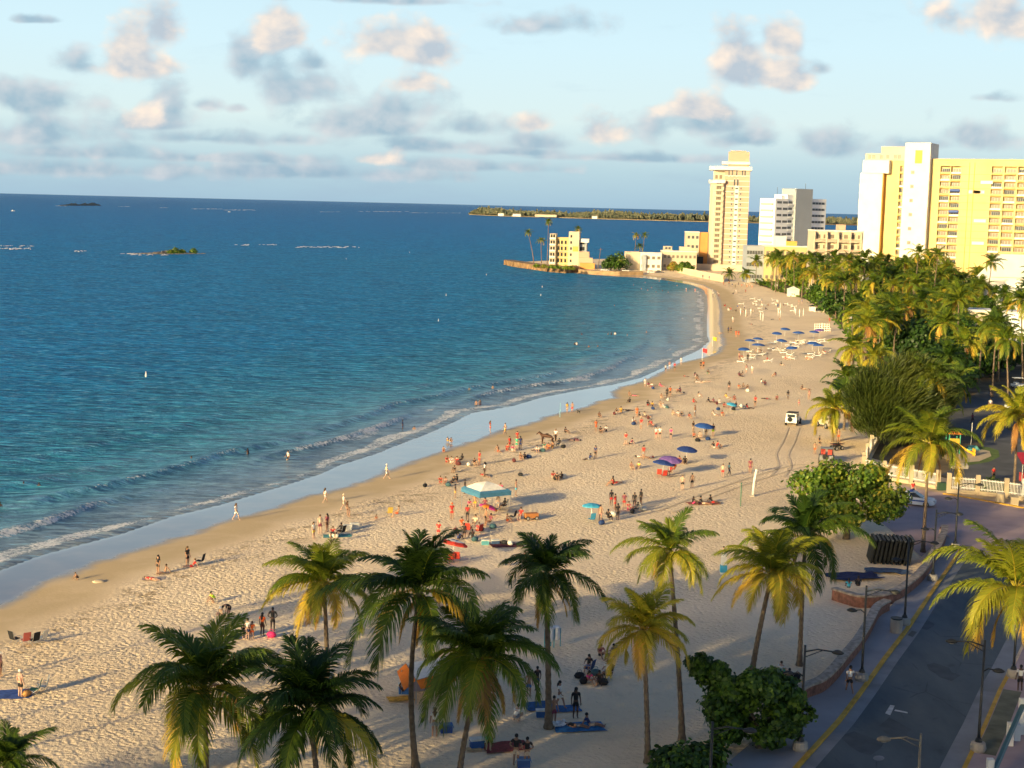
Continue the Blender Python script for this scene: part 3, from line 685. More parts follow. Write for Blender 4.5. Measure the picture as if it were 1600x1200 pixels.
shared_box(F.o, 'tower_opening', ochre, ((uT0 + uT1) / 2 + .6, -5.02, F.z(1437, 245, -5)), (3.0, .3, 5.6))
for i in range(6): window(F.o, (uT0 + uT1) / 2 - 1.6, -5.05, F.z(1424, 272 + i * 22, -5), 1.5, 1.5, WINC)
F.blk('shops', uu(1480), uB, -1, 5.5, -9, -1.7, cream)

# ruined block on the point
F = Facade('abandoned_building', 'roofless abandoned yellow building on the rocky point behind the leaning palms', 'building', 858, 416, 752, rad(-6), z0=1.9)
uu = lambda px: F.u(px, 400)
F.blk('left_tower', 0, uu(868), -1, F.z(862, 365), 0, 9, cream)
F.blk('wall', uu(868), uu(888), -1, F.z(878, 371), 1.6, 9, yellow_w)
F.blk('stair_tower', uu(888), uu(904.5), -1, F.z(896, 362), -.8, 9, cream)
F.blk('shaded_wing', uu(904.5), uu(916), -1, F.z(910, 379), 1.5, 9, grey_w)  # shade of this wing painted in as grey
F.blk('roof_tank', uu(905), uu(919), F.z(910, 379), F.z(910, 373), .5, 7, white_paint)
F.blk('annex', uu(904.5), uu(921), -1, F.z(912, 393), -3, 1.4, pink)
F.blk('porch', uu(905), uu(927), -1, F.z(912, 402), -5, -3.1, pink)
F.blk('porch', uu(908), uu(931), -1, F.z(912, 410), -8, -5.1, orange_w)
for i in range(5):
    z_ = F.z(880, 412) + i * 3.1
    for px in (872, 877, 883): shared_box(F.o, 'opening', dark_m, (uu(px), 1.62, z_ + 1.5), (1.0, .4, 1.7)) if i < 4 else None
    shared_box(F.o, 'floor_slab', cream, (uu(878), 1.2, z_), (uu(888) - uu(868) - .1, 1.4, .3)) if i < 4 else None
    for px in (861, 865): shared_box(F.o, 'opening', dark_m, (uu(px), .05, z_ + 1.5), (.9, .4, 1.6))
    shared_box(F.o, 'balcony', white_paint, (uu(863), -.5, z_ + .3), (3.0, 1, .9))
    shared_box(F.o, 'opening', dark_m, (uu(892), -.78, z_ + 1.6), (.9, .4, 1.3))
    shared_box(F.o, 'opening', dark_m, (uu(909), 1.48, z_ + 1.6), (2.2, .4, 1.8)) if i < 4 else None
shared_box(F.o, 'faded_panel', ochre, (uu(899), -.84, F.z(899, 389)), (2.8, .2, 2.6))

# low houses near the point
def lowrise(name, label, px0, px1, ytop, ybase, D, m, rows, cols, rz=0., cat='house', depth=10, wm=WINC, roof=None, z0=ZP):
    F = Facade(name, label, cat, px0, ybase, D, rz, z0); w_ = F.u(px1, ybase); h_ = F.z(px0, ytop)
    F.blk('wall', 0, w_, -1, h_, 0, depth, m)
    F.blk('parapet', -.15, w_ + .15, h_, h_ + .5, -.15, depth, roof or white_paint)
    for r_ in range(rows):
        for c_ in range(cols):
            window(F.o, w_ * (c_ + .5) / cols, -.05, h_ * (r_ + .32) / rows, min(1.8, w_ / cols * .6), min(1.6, h_ / rows * .5), wm)
    return F
F = lowrise('beach_house', 'low white two storey house behind the cove beach, right of the bushes', 1000, 1033, 396, 419, 735, white_paint, 2, 4)
F.blk('stair_bay', F.u(1003, 410), F.u(1009, 410), -1, F.z(1005, 398), -1.2, -.03, grey_w)
F.blk('side_wing', F.u(978, 410), -.05, -1, F.z(1000, 394), 3, 12, cream)
F = lowrise('beach_house', 'long cream stepped house between the white house and the orange block', 1035, 1088, 393, 418, 742, cream, 2, 8, depth=12)
h0 = F.z(1040, 393)
F.blk('upper_floor', F.u(1038, 410), F.u(1050, 410), h0 + .5, F.z(1044, 385), 2, 9, cream)
F.blk('upper_floor', F.u(1063, 410), F.u(1080, 410), h0 + .5, F.z(1070, 386), 3, 9, cream)
for px in (1041, 1046): window(F.o, F.u(px, 410), 1.94, h0 + 1, 1.3, 1.3, WIND)
F = lowrise('orange_house', 'four storey house with an orange side wall against the tall slim tower', 1071, 1091, 363, 420, 760, cream, 4, 3, wm=WIND, depth=9)
F.blk('orange_side', F.u(1091, 410) + .1, F.u(1105, 410), -1, F.z(1098, 363), .6, 8, orange_w)
shared_box(F.o, 'dark_bay', dark_m, (F.u(1092, 410), -.6, 3.5), (4, 1, 6.5))
F = lowrise('low_hotel', 'low yellow hotel between the slim tower and the grey hotel', 1194, 1264, 385, 430, 640, yellow_w, 3, 9, depth=14)
h0 = F.z(1200, 385)
F.blk('stair_head', F.u(1212, 400), F.u(1228, 400), h0 + .5, F.z(1220, 369), 1, 8, white_paint)
F.blk('roof_room', F.u(1228, 400) + .05, F.u(1245, 400), h0 + .5, F.z(1236, 377), 1, 8, ochre)
F.blk('shaded_wing', F.u(1168, 400), -.1, -1, F.z(1180, 384), 2, 14, grey_w)  # grey colour stands in for the shade on this wing
for r_ in range(3):
    for c_ in range(6): window(F.o, F.u(1170 + c_ * 4.2, 400), 1.94, h0 * (r_ + .3) / 3, 1.1, 1.7, WIND)
F = lowrise('balcony_apartments', 'low cream apartment block with two rows of arched balconies beside the white tower', 1270, 1345, 361, 440, 565, cream, 6, 7, depth=14)
h0 = F.z(1280, 361)
for r_ in range(1, 6):
    shared_box(F.o, 'balcony', cream, (F.u(1307, 400), -.9, r_ * h0 / 6), (F.u(1343, 400), 1.7, .3))
    shared_box(F.o, 'railing', pink, (F.u(1307, 400), -1.7, r_ * h0 / 6 + .6), (F.u(1343, 400), .1, .8))
for px in (1270, 1289, 1307, 1326, 1343):
    q = F.u(px, 400); shared_box(F.o, 'pier', cream, (q, -.95, h0 / 2), (.5, 1.8, h0))
F.blk('roof_box', F.u(1311, 380), F.u(1322, 380), h0 + .5, F.z(1316, 351), 2, 7, pink)
F = Facade('event_hall', 'white hall with a bright sloping roof at the right edge behind the palms', 'hall', 1528, 450, 470, rad(-24))
L_ = F.u(1660, 450); e_, p_ = F.z(1540, 432), F.z(1575, 398)
F.blk('wall', 0, L_, -1, e_, 0, 16, white_paint)
mb = MB(); mb.add([(-.6, -.8, e_), (L_, -.8, e_), (L_, 8, p_), (5, 8, p_), (-.6, 16.8, e_), (L_, 16.8, e_)], [(0, 1, 2, 3), (0, 3, 4), (3, 2, 5, 4)]); mb.build('roof', white_paint, F.o)

# buildings hidden among the palms
for i, (a_, b_, yt, yb, D, lab, m_) in enumerate(((1494, 1545, 486, 545, 345, 'flat roofed tan pavilion glimpsed between the palm trunks', cream), (1565, 1610, 490, 560, 330, 'dim pale building at the right edge behind royal palms', lgrey_w),
                                                  (1455, 1488, 505, 548, 350, 'low pale blue hut half hidden among palms', lgrey_w), (1575, 1620, 455, 505, 420, 'small white roofed building behind the grove by the right edge', white_paint))):
    lowrise('garden_pavilion', lab, a_, b_, yt, yb, D, m_, 1, 4, rad(-15), 'pavilion', 8, WIND)

# far headland ------------------------------------------------------------
hm = mat('headland_earth', (.20, .16, .09), .9, var=.4, scale=.01)
pts = [(733, 335.5), (760, 337), (800, 338.5), (860, 340), (920, 342), (1000, 344.2), (1103, 347), (1250, 350.5), (1420, 354)]
fr = [at_z(px, py, 0) for px, py in pts]; bk = [p * (1 + (.12 if i else .02)) for i, p in enumerate(fr)]
mb = MB(); mb.prism([tuple(p.xy) for p in fr] + [tuple(p.xy) for p in reversed(bk)], -1, 2.5); hd = mb.build('headland', hm); tag(hd, kind='structure')
rnd = random.Random(9); mb = MB()
wood_m = leaf_mat('woodland', [(.07, .09, .07), (.12, .135, .085), (.20, .19, .11)], .1)  # distance haze mixed into the leaf colours
for _ in range(5200):
    s_ = rnd.random() ** .9; f_ = s_ * (len(pts) - 1); i = min(int(f_), len(pts) - 2); p = fr[i].lerp(fr[i + 1], f_ - i) * (1 + rnd.uniform(.004, .10) * min(1, .2 + s_ * 8))
    hgt = (6 + 17 * float(vnoise(np.array([p.x * .012]), np.array([p.y * .012 + 3]), 2)[0])) * min(1, .35 + s_ * 9) * rnd.uniform(.35, 1.05)
    if rnd.random() < .05: hgt *= 1.3
    sz = rnd.uniform(3.5, 8); a_ = rnd.uniform(0, PI); tv = rnd.uniform(.1, .9)
    for q in range(2):
        dx, dy = math.cos(a_ + q * 1.5) * sz * .7, math.sin(a_ + q * 1.5) * sz * .7
        mb.add([(p.x - dx, p.y - dy, 2 + hgt * .3), (p.x + dx, p.y + dy, 2 + hgt * .25), (p.x + dx * .8, p.y + dy * .8, 2 + hgt * .8), (p.x + dx * .35, p.y, 2 + hgt + sz * .05), (p.x - dx * .45, p.y, 2 + hgt * .97), (p.x - dx * .85, p.y - dy * .8, 2 + hgt * .7)], [(0, 1, 2, 3, 4, 5)], 0, tv)
wo = mb.build('woodland', wood_m, tint=True); tag(wo, 'dark band of trees covering the low headland on the horizon', 'woodland', kind='stuff')
D = at_z(850, 339.9, 0).y
F = Facade('arched_hall', 'tan hall with a shallow curved roof on the distant headland', 'hall', 836, 338.5, D, 0, 1.5); w_ = F.u(870, 338.5)
F.blk('wall', 0, w_, 0, 7, 0, 25, cream)
mb = MB(); n_ = 10; vs = []
for i in range(n_ + 1): vs += [(lerp(-2, w_ + 2, i / n_), -2, 7 + 5 * math.sin(PI * i / n_)), (lerp(-2, w_ + 2, i / n_), 27, 7 + 5 * math.sin(PI * i / n_))]
mb.add(vs, [(2 * i, 2 * i + 2, 2 * i + 3, 2 * i + 1) for i in range(n_)]); mb.build('roof', orange_w, F.o)
for px, w_, lab in ((778, 16, 'tiny white house at the tip of the distant headland'), (801, 22, 'tiny pinkish house among headland trees left of the arched hall'), (925, 14, 'tiny pale house right of the arched hall on the headland')):
    D = at_z(px, {778: 338.2, 801: 338.9, 925: 342.5}[px], 0).y
    F = Facade('small_house', lab, 'house', px, 338.5 + (px - 800) * .02, D, 0, 1.5)
    F.blk('wall', 0, w_, 0, 7, 0, 10, white_paint); mb = MB(); mb.prism([(-1, -1), (w_ + 1, -1), (w_ + 1, 11), (-1, 11)], 7, 7.5); mb.build('roof', pink, F.o)

# rocks in the sea --------------------------------------------------------
def rocks(name, label, px0, px1, py, hgt, n, seed, dep=6, trees=()):
    rnd = random.Random(seed); a_, b_ = at_z(px0, py, 0), at_z(px1, py, 0); mb = MB(); c = (a_ + b_) / 2; c.z = 0
    N = 46; vs = []; J = 9
    for i in range(N):
        for j in range(J):
            s_, q = i / (N - 1), j / (J - 1) * 2 - 1; env = (math.sin(PI * s_) ** .4) * (1 - q * q)
            p = a_.lerp(b_, s_) + Vector((0, 1, 0)) * q * dep * (math.sin(PI * s_) ** .5 + .05)
            z_ = env * hgt * (.35 + 1.1 * rnd.random() * float(vnoise(np.array([s_ * 9.]), np.array([float(seed)]), seed)[0] * 1.6)) - .25
            vs.append((p.x - c.x, p.y - c.y, z_))
    mb.add(vs, [(i * J + j, (i + 1) * J + j, (i + 1) * J + j + 1, i * J + j + 1) for i in range(N - 1) for j in range(J - 1)])
    g = mb.build(name, mat('hazy_rock', (.30, .25, .18), .9, var=.35, scale=.4), loc=c); tag(g, label, 'rocks'); return g, c
rocks('rocky_islet', 'low rocky islet with a few bushes in the open sea at the left', 205, 323, 396.5, 2.0, 0, 3, 7)
rocks('reef_rock', 'thin dark reef near the horizon at the far left', 92, 158, 321.3, 7, 0, 5, 30)
for px, s_, lab in ((275, 1.9, 'yellow green bush in the middle of the rocky islet'), (284, 1.5, 'dark small bush right of the islet centre'), (302, 1.7, 'bush near the right end of the rocky islet'), (266, 1.2, 'lowest bush on the left half of the rocky islet')):
    b = at_z(px, 395.5, 1.); tree(b, [((0, 0, s_ * .8), s_), ((s_ * .8, 0, s_ * .5), s_ * .7), ((-s_ * .8, 0, s_ * .5), s_ * .6)], lab, 420, .55, broad_leaf, .5, px, (.12, .5), name='bush', cat='bush')
# breakers out on the reef
foam_m = mat('sea_foam', (.80, .80, .78), .6, var=.1)
rnd = random.Random(2); mb = MB()
for (xa, xb, yc, th) in ((-5, 52, 388.5, 2.2), (0, 52, 384, 1.2), (116, 133, 393, 2.2), (368, 389, 382.5, 1.8), (404, 432, 382, 1.2), (462, 562, 385.8, 2.0), (205, 262, 397.8, 1.6), (190, 222, 396.2, 1.2), (300, 346, 326.3, .7), (350, 398, 328, .9), (185, 202, 322.6, .6), (88, 104, 321.6, .7), (250, 262, 324.5, .5), (500, 530, 331, .5), (560, 640, 330.4, .5), (640, 720, 332.4, .4)):
    n_ = max(6, int((xb - xa) / 2.2))
    for i in range(n_):
        if rnd.random() < .22: continue
        px = lerp(xa, xb, (i + rnd.random()) / n_); py = yc + (px - xa) * .004 + rnd.uniform(-.5, .5) * th; ww = rnd.uniform(1., 4.); hh_ = th * rnd.uniform(.15, .5)
        q = [at_z(px + dx, py + dy, .12) for dx, dy in ((-ww, 0), (-ww * .4, hh_ * .5), (ww * .5, hh_ * .4), (ww, 0), (ww * .3, -hh_ * .5), (-ww * .5, -hh_ * .4))]
        c = sum(q, Vector()) / 6; c.z = .12 + hh_ * .6
        mb.add(q + [c], [(0, 1, 6), (1, 2, 6), (2, 3, 6), (3, 4, 6), (4, 5, 6), (5, 0, 6)])
tag(mb.build('breaking_waves', foam_m), 'white foam of small waves breaking over the reef', 'foam', kind='stuff')
# sea wall on the point
wf = [(788, 413.5), (800, 416.5), (830, 421), (858, 425), (885, 427), (904, 426)]
fr = [at_z(px, py, 0) for px, py in wf]; bk = [p + Vector((0, 26 if i else 4, 0)) for i, p in enumerate(fr)]
g = thing('sea_wall', 'weathered brown stone sea wall around the rocky point', 'sea wall', tuple(fr[2]))
mb = MB(); mb.prism([tuple((p - fr[2]).xy) for p in fr] + [tuple((p - fr[2]).xy) for p in reversed(bk)], -1, 2.6); mb.build('wall', rock_m, g)
for i in range(15):
    s_ = i / 14 * (len(fr) - 1); j = min(int(s_), len(fr) - 2); p = fr[j].lerp(fr[j + 1], s_ - j) - fr[2]; mb = MB(); mb.box((p.x, p.y - .4, .9), (.7, .9, 3.0), taper=.8); mb.build('buttress', rock_m, g)
wf = [(904, 427), (930, 429.5), (968, 430.5), (1005, 430.5)]
fr = [at_z(px, py, 0) for px, py in wf]; bk = [p + Vector((0, 7, 0)) for p in fr]
g = thing('retaining_wall', 'low tan retaining wall along the water right of the ruined building', 'wall', tuple(fr[1]))
mb = MB(); mb.prism([tuple((p - fr[1]).xy) for p in fr] + [tuple((p - fr[1]).xy) for p in reversed(bk)], -1, 1.9); mb.build('wall', mat('tan_stone', (.40, .27, .15), .9, var=.3, scale=.4, bump=.1, bscale=2), g)
# promenade wall in front of the tower
a_, b_ = P(1058, 425), P(1130, 441)
g = thing('promenade_wall', 'cream promenade wall at the foot of the tall slim tower', 'wall', tuple(a_)); d = b_ - a_
mb = MB(); mb.box((d.x / 2, d.y / 2, 1.), (Vector(d.xy).length, .5, 3.2), rz=math.atan2(d.y, d.x)); mb.build('wall', cream, g)

# palms on the point and trees behind the cove
PG = 'tall palms on the rocky point'
for bx, by, cx, cy, lab, ci in ((834, 411, 825, 364, 'leftmost palm on the point, trunk leaning left', 0), (846, 411, 845, 376, 'short second palm on the point, beside the ruin', 1), (855, 412, 857, 347, 'tallest thin palm on the point, left of the ruin', 2),
                            (906, 408, 903, 358, 'palm rising behind the ruined building', 3), (991, 408, 994, 368, 'left palm of the pair behind the white house', 4), (1003, 408, 1007, 368, 'right palm of the pair behind the white house', 0), (1000, 412, 999, 385, 'short palm under the pair behind the white house', 1)):
    b = at_z(bx, by, 1.6); tp = at_y(cx, cy, b.y); palm(b, tp, FCROWNS[ci % 5], lab, .72, ci * 1.1, (.2, .14), .3, PG, nuts=False)
for px, py, lab in ((805, 418, 'power pole'),) : pass
g = thing('power_pole', 'leaning wooden power pole on the spit right of the ruin', 'pole', tuple(at_z(934, 420, 1.6))); mb = MB(); mb.tube([(0, 0, -.5), (1.2, 0, 10.5)], [.22, .14], 6); mb.build('pole', bark, g); mb = MB(); mb.box((1.15, 0, 9.6), (2., .14, .16)); mb.build('crossarm', bark_d, g)
for i, (px, py, r_, lab, tn, nm) in enumerate(((955, 424, 4.2, 'dark spiky tree at the edge of the spit', .1, 'leafy_tree'), (967, 424, 5.0, 'broad green tree on the spit left of the white house', .35, 'leafy_tree'), (987, 420, 3.8, 'smaller green tree against the white house', .32, 'leafy_tree'),
                                           (1052, 424, 2.6, 'reddish brown bush before the cream house', .8, 'bush'), (1066, 426, 2.8, 'left green bush at the foot of the orange house', .35, 'bush'), (1074, 427, 2.8, 'right green bush at the foot of the orange house', .4, 'bush'))):
    b = P(px, py); tree(b, [((0, 0, r_ * .95), r_ * .8), ((r_ * .6, 0, r_ * .8), r_ * .6), ((-r_ * .6, 0, r_ * .75), r_ * .6), ((0, 1, r_ * 1.5), r_ * .5)], lab, 900, .8, broad_leaf, tn, 30 + i, (.2, r_ * .4), name=nm, cat='tree' if nm == 'leafy_tree' else 'bush')
for i, px in enumerate((862, 871, 884, 893, 838, 850)):
    b = at_z(px, 418 + (px - 850) * .06, 2.5); tree(b, [((0, 0, .7), 1.1), ((1, 0, .5), .8), ((-1, 0, .5), .7)], ['bush below the left ruin tower', 'bush under the yellow ruin wall', 'yellowish bush at the foot of the stair tower of the ruin', 'bush right of the stair tower of the ruin', 'low bush under the leftmost point palm', 'low bush under the short point palm'][i], 160, .7, broad_leaf, .55, 60 + i, (.08, .3), name='bush', cat='bush')
for i, (px, py, c_) in enumerate(((945, 424, (.6, .6, .6)), (953, 425, (.10, .10, .11)), (978, 425, (.65, .64, .6)), (1018, 427, (.7, .7, .68)), (1030, 427, (.12, .12, .14)))): FARCARS = globals().get('FARCARS', []); FARCARS.append((px, py, c_))

# the hotel blocks behind the photographer whose shadow falls over the road end of the beach
def rowblock(p0, p1, s0, dep, hgt, label, opening=None):
    g = thing('hotel_tower', label, 'hotel', (p0 * .755 + s0 * .656, -p0 * .656 + s0 * .755, 0), math.atan2(-.656, .755)); w_ = p1 - p0
    spans = [(0, hgt)] if not opening else [(0, opening[0]), (opening[1], hgt)]  # opening added through the unseen block to let sun onto the near sand
    for z0, z1 in spans: mb = MB(); mb.box((w_ / 2, -dep / 2, (z0 + z1) / 2), (w_, dep, z1 - z0)); mb.build('wall', cream, g)
    if opening:
        for x_ in (.15, w_ - .15): mb = MB(); mb.box((x_, -dep / 2, (opening[0] + opening[1]) / 2), (.3, .5, opening[1] - opening[0])); mb.build('opening_column', cream, g)
    mb = MB(); mb.box((w_ / 2, -dep / 2, hgt + .4), (w_ - 1, dep - 1, .8)); mb.build('roof', concrete, g)
    nx = max(1, int(w_ / 5))
    for i in range(nx):
        for j in range(int(hgt / 3.2)):
            z_ = 1 + j * 3.2
            if nx * j < 90 and not (opening and opening[0] - 2 < z_ < opening[1] + .2): window(g, (i + .5) * w_ / nx, .07, z_, 2.6, 1.6, WIND, PI)
TE = math.tan(SUN_EL)
rowblock(-67.3, -55.9, -80, 14, (150 + 80) * TE, 'tall hotel block behind the viewpoint with an added sunlight gap, seaward end of the row', ((52 + 80) * TE, (79 + 80) * TE))
rowblock(-55.0, -52.6, -80, 14, (146 + 80) * TE, 'narrow hotel block behind the viewpoint, second of the row')
rowblock(-52.0, 6, -80, 14, (112 + 80) * TE, 'long lower hotel block behind the viewpoint, landward end of the row')
# ------------------------------------------------------------------ road, pavement and plaza
asphalt = mat('asphalt', (.088, .108, .116), .85, var=.25, scale=.25, bump=.01, bscale=30)
t = NT(asphalt); pos = t.n('NewGeometry').outputs['Position']; bs = t.N['Principled BSDF']
cr_ = t.n('TexVoronoi', feature='DISTANCE_TO_EDGE'); t.l(t.mapping(pos, (1, .55, 1)), cr_.inputs['Vector']); cr_.inputs['Scale'].default_value = .28
crack = t.math('MULTIPLY', t.math('SUBTRACT', 1., t.step(cr_.outputs['Distance'], .004, .016)), t.step(t.noise(pos, .3, 3), .5, .62))
ac = t.ramp(t.noise(t.mapping(pos, (1, .3, 1), (0, 0, rad(-24))), .5, 5, .6), [(.3, (.070, .088, .096)), (.5, (.092, .112, .12)), (.72, (.118, .136, .142))])
ac = t.mix(t.math('MULTIPLY', t.step(t.noise(pos, .9, 4, .65), .58, .72), .45), ac, (.045, .055, .06))
t.l(t.mix(t.math('MULTIPLY', crack, .4), ac, (.025, .03, .033)), bs.inputs['Base Color'])
asphalt_o = mat('worn_asphalt', (.10, .10, .10), .9, var=.25, scale=.3)
gutter_m = mat('gutter_concrete', (.24, .245, .25), .9, var=.2, scale=.5)
kerb_y = mat('yellow_kerb_paint', (.58, .33, .035), .7, var=.25, scale=1.2)
pave_m = mat('pavement', (.33, .31, .31), .9, var=.14, scale=.4)
pink_pave = mat('pink_pavers', (.45, .32, .30), .9, var=.12, scale=.5)
brick_m = mat('red_brick', (.24, .11, .075), .9, var=.4, scale=3.5, bump=.03, bscale=9)
stone_top = mat('stone_coping', (.40, .32, .25), .9, var=.45, scale=2.2, bump=.03)
grass_m = mat('grass_soil', (.17, .16, .10), .95, var=.35, scale=.8)
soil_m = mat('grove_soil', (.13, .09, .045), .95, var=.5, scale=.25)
white_line = mat('worn_white_paint', (.55, .55, .52), .8, var=.2, scale=3)
def sheet(name, pts, z, m, kind='structure'):
    mb = MB(); mb.add([(p[0], p[1], z) for p in pts], [tuple(range(len(pts)))])
    n = Vector((0, 0, 0))
    o = mb.build(name, m); me = o.data
    if me.polygons[0].normal.z < 0: me.flip_normals()
    tag(o, kind=kind); return o
def off(pts, d):
    out = []
    for i in range(len(pts)):
        a, b = Vector(pts[max(i - 1, 0)]), Vector(pts[min(i + 1, len(pts) - 1)]); t_ = (b - a).normalized(); out.append((pts[i][0] + t_.y * d, pts[i][1] - t_.x * d))
    return out
KL = [tuple(PP(*q).xy) for q in ((1251, 1199), (1315, 1128), (1349, 1083), (1387, 1029), (1419, 987), (1456, 931), (1491, 880), (1503, 862))]
s_ = Vector(KL[0]) - Vector(KL[2]); KL = [tuple(Vector(KL[0]) + s_ * 3)] + KL
KR = [tuple(PP(*q).xy) for q in ((1515, 1178), (1535, 1137), (1560, 1079), (1576, 1050))]
s_ = (Vector(KR[3]) - Vector(KR[0])).normalized(); KR = [tuple(Vector(KR[0]) - s_ * 35)] + KR + [tuple(Vector(KR[3]) + s_ * 20), tuple(Vector(KR[3]) + s_ * 34)]
Z = ZP
def strip(name, L1, L2, z, m): return sheet(name, list(L1) + list(reversed(L2)), z, m)
sheet('road', KL + list(reversed(KR)), Z + .012, asphalt)
strip('gutter', KL, off(KL, .75), Z + .018, gutter_m); strip('gutter', off(KR, -1.15), KR, Z + .018, gutter_m)
def kerb(line, w0, w1, h_, m, name='kerb'):
    A_, B_ = off(line, w0), off(line, w1); mb = MB(); n = len(line)
    vs = [(p[0], p[1], Z - .1) for p in A_] + [(p[0], p[1], Z + h_) for p in A_] + [(p[0], p[1], Z + h_) for p in B_] + [(p[0], p[1], Z - .1) for p in B_]
    fs = []
    for i in range(n - 1):
        for j in range(4): k_ = (j + 1) % 4; fs.append((j * n + i, j * n + i + 1, k_ * n + i + 1, k_ * n + i))
    fs += [(0, n, 2 * n, 3 * n), (n - 1, 4 * n - 1, 3 * n - 1, 2 * n - 1)]
    mb.add(vs, fs); o = mb.build(name, m); bm = bmesh.new(); bm.from_mesh(o.data); bmesh.ops.recalc_face_normals(bm, faces=bm.faces); bm.to_mesh(o.data); bm.free(); return tag(o, kind='structure')
kerb(KL, -.28, 0, .16, kerb_y); kerb(KR[:-2], 0, .25, .16, kerb_y)
# beach-side pavement up to the brick wall
WALL1 = [(1190, 1150), (1225, 1118), (1256, 1094), (1282, 1083), (1303, 1064), (1318, 1045), (1340, 1018), (1357, 990), (1370, 966), (1386, 956)]
WALL2 = [(1302, 937), (1324, 944), (1345, 949), (1375, 947), (1402, 938), (1425, 922), (1444, 902), (1460, 876), (1473, 850), (1476, 836)]
w1 = [tuple(PP(*q).xy) for q in WALL1]; w2 = [tuple(PP(*q).xy) for q in WALL2]
sheet('pavement', off(KL[:1], 0) and ([tuple(Vector(KL[0]) + Vector((-5, 3)))] + w1 + [w2[4]] + w2[5:] + [KL[-1]] + list(reversed(off(KL, -.28)))), Z + .14, pave_m)
REND = [KR[0], *KR[1:]]
sheet('pavement', off(KR[:-1], .25) + [tuple(Vector(p) + Vector((9, -4))) for p in reversed(KR[:-1])], Z + .14, pink_pave)
sheet('verge', off(KR[1:4], .3) + [tuple(Vector(p) + Vector((1.3, -.6))) for p in reversed(KR[1:4])], Z + .15, grass_m)
# plaza crossing and far street
pz = [tuple(PP(*q).xy) for q in ((1300, 905), (1345, 850), (1372, 812), (1395, 785), (1405, 745), (1440, 742), (1500, 757), (1600, 780), (1720, 805), (1700, 900), (1560, 880), (1503, 862), (1476, 836), (1440, 870))]
sheet('plaza', pz[2:], Z + .022, pink_pave)
sheet('sandy_path', [tuple(PP(*q).xy) for q in ((1340, 735), (1420, 762), (1480, 772), (1610, 790), (1610, 768), (1480, 748), (1352, 722))], Z + .03, mat('sandy_pavement', (.48, .36, .22), .9, var=.15, scale=.5))
kerb([tuple(PP(*q).xy) for q in ((1475, 772), (1530, 781), (1610, 796))], 0, .3, .14, kerb_y)
# park: drive, sand pit, grass rim
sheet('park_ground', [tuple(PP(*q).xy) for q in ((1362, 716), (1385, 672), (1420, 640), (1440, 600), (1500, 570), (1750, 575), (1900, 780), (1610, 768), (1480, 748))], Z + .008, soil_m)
sheet('park_drive', [tuple(PP(*q).xy) for q in ((1470, 742), (1520, 715), (1535, 700), (1540, 690), (1500, 675), (1480, 655), (1500, 630), (1530, 612), (1640, 612), (1640, 660), (1570, 668), (1600, 690), (1640, 690), (1640, 768), (1540, 757))], Z + .016, asphalt_o)
sheet('lawn_rim', [tuple(PP(*q).xy) for q in ((1508, 728), (1545, 722), (1562, 714), (1560, 704), (1545, 699), (1530, 698), (1500, 715))], Z + .024, mat('lawn', (.10, .15, .03), .95, var=.3, scale=1))
sheet('play_sand', [tuple(PP(*q).xy) for q in ((1495, 724), (1530, 721), (1549, 713), (1546, 705), (1520, 700), (1490, 704), (1470, 715))], Z + .032, mat('play_sand', (.55, .43, .28), .95, var=.1))
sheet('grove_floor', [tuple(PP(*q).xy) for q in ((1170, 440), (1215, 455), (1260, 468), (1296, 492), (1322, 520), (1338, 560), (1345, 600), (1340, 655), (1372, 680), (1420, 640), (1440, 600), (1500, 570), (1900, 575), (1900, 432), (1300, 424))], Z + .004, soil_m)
sheet('manhole_cover', [tuple(PP(1373 + 9 * math.cos(a), 1185 + 4 * math.sin(a)).xy) for a in np.linspace(0, 2 * PI, 17)[:-1]], Z + .02, gutter_m)
for q in (((1383, 1115), (1391, 1118), (1398, 1103), (1391, 1102)), ((1397, 1111), (1418, 1115), (1418, 1113), (1399, 1109))): sheet('road_marking', [tuple(PP(*p).xy) for p in q], Z + .019, white_line)
sheet('drain_cover', [tuple(PP(*p).xy) for p in ((1418, 993), (1426, 996), (1433, 988), (1425, 986))], Z + .03, dark_m)
rnd = random.Random(8)
for q in ((1445, 975), (1400, 1140), (1340, 1160), (1470, 1050)):
    c = PP(*q); sheet('asphalt_patch', [(c.x + math.cos(a) * rnd.uniform(.5, 1.6), c.y + math.sin(a) * rnd.uniform(.8, 2.2)) for a in np.linspace(0, 2 * PI, 10)[:-1]], Z + .0155, mat('patched_asphalt', (.07, .082, .088), .85, var=.2, scale=1))

# brick walls
def brick_wall(line, label, h_=.85):
    c = Vector((*line[len(line) // 2], Z)); g = thing('brick_wall', label, 'wall', c)
    for nm, wa, wb, z0, z1, m in (('wall', -.2, .2, -.3, h_, brick_m), ('coping', -.34, .30, h_ + .003, h_ + .16, stone_top)):
        A_, B_ = off(line, wa), off(line, wb); n = len(line); mb = MB()
        vs = [(p[0] - c.x, p[1] - c.y, z_) for z_ in (z0, z1) for P_ in (A_, B_) for p in P_]
        fs = []
        for i in range(n - 1): fs += [(i, i + 1, 2 * n + i + 1, 2 * n + i), (n + i + 1, n + i, 3 * n + i, 3 * n + i + 1), (2 * n + i, 2 * n + i + 1, 3 * n + i + 1, 3 * n + i)]
        fs += [(0, 2 * n, 3 * n, n), (n - 1, 2 * n - 1, 4 * n - 1, 3 * n - 1)]
        mb.add(vs, fs); o = mb.build(nm, m, g); bm = bmesh.new(); bm.from_mesh(o.data); bmesh.ops.recalc_face_normals(bm, faces=bm.faces); bm.to_mesh(o.data); bm.free()
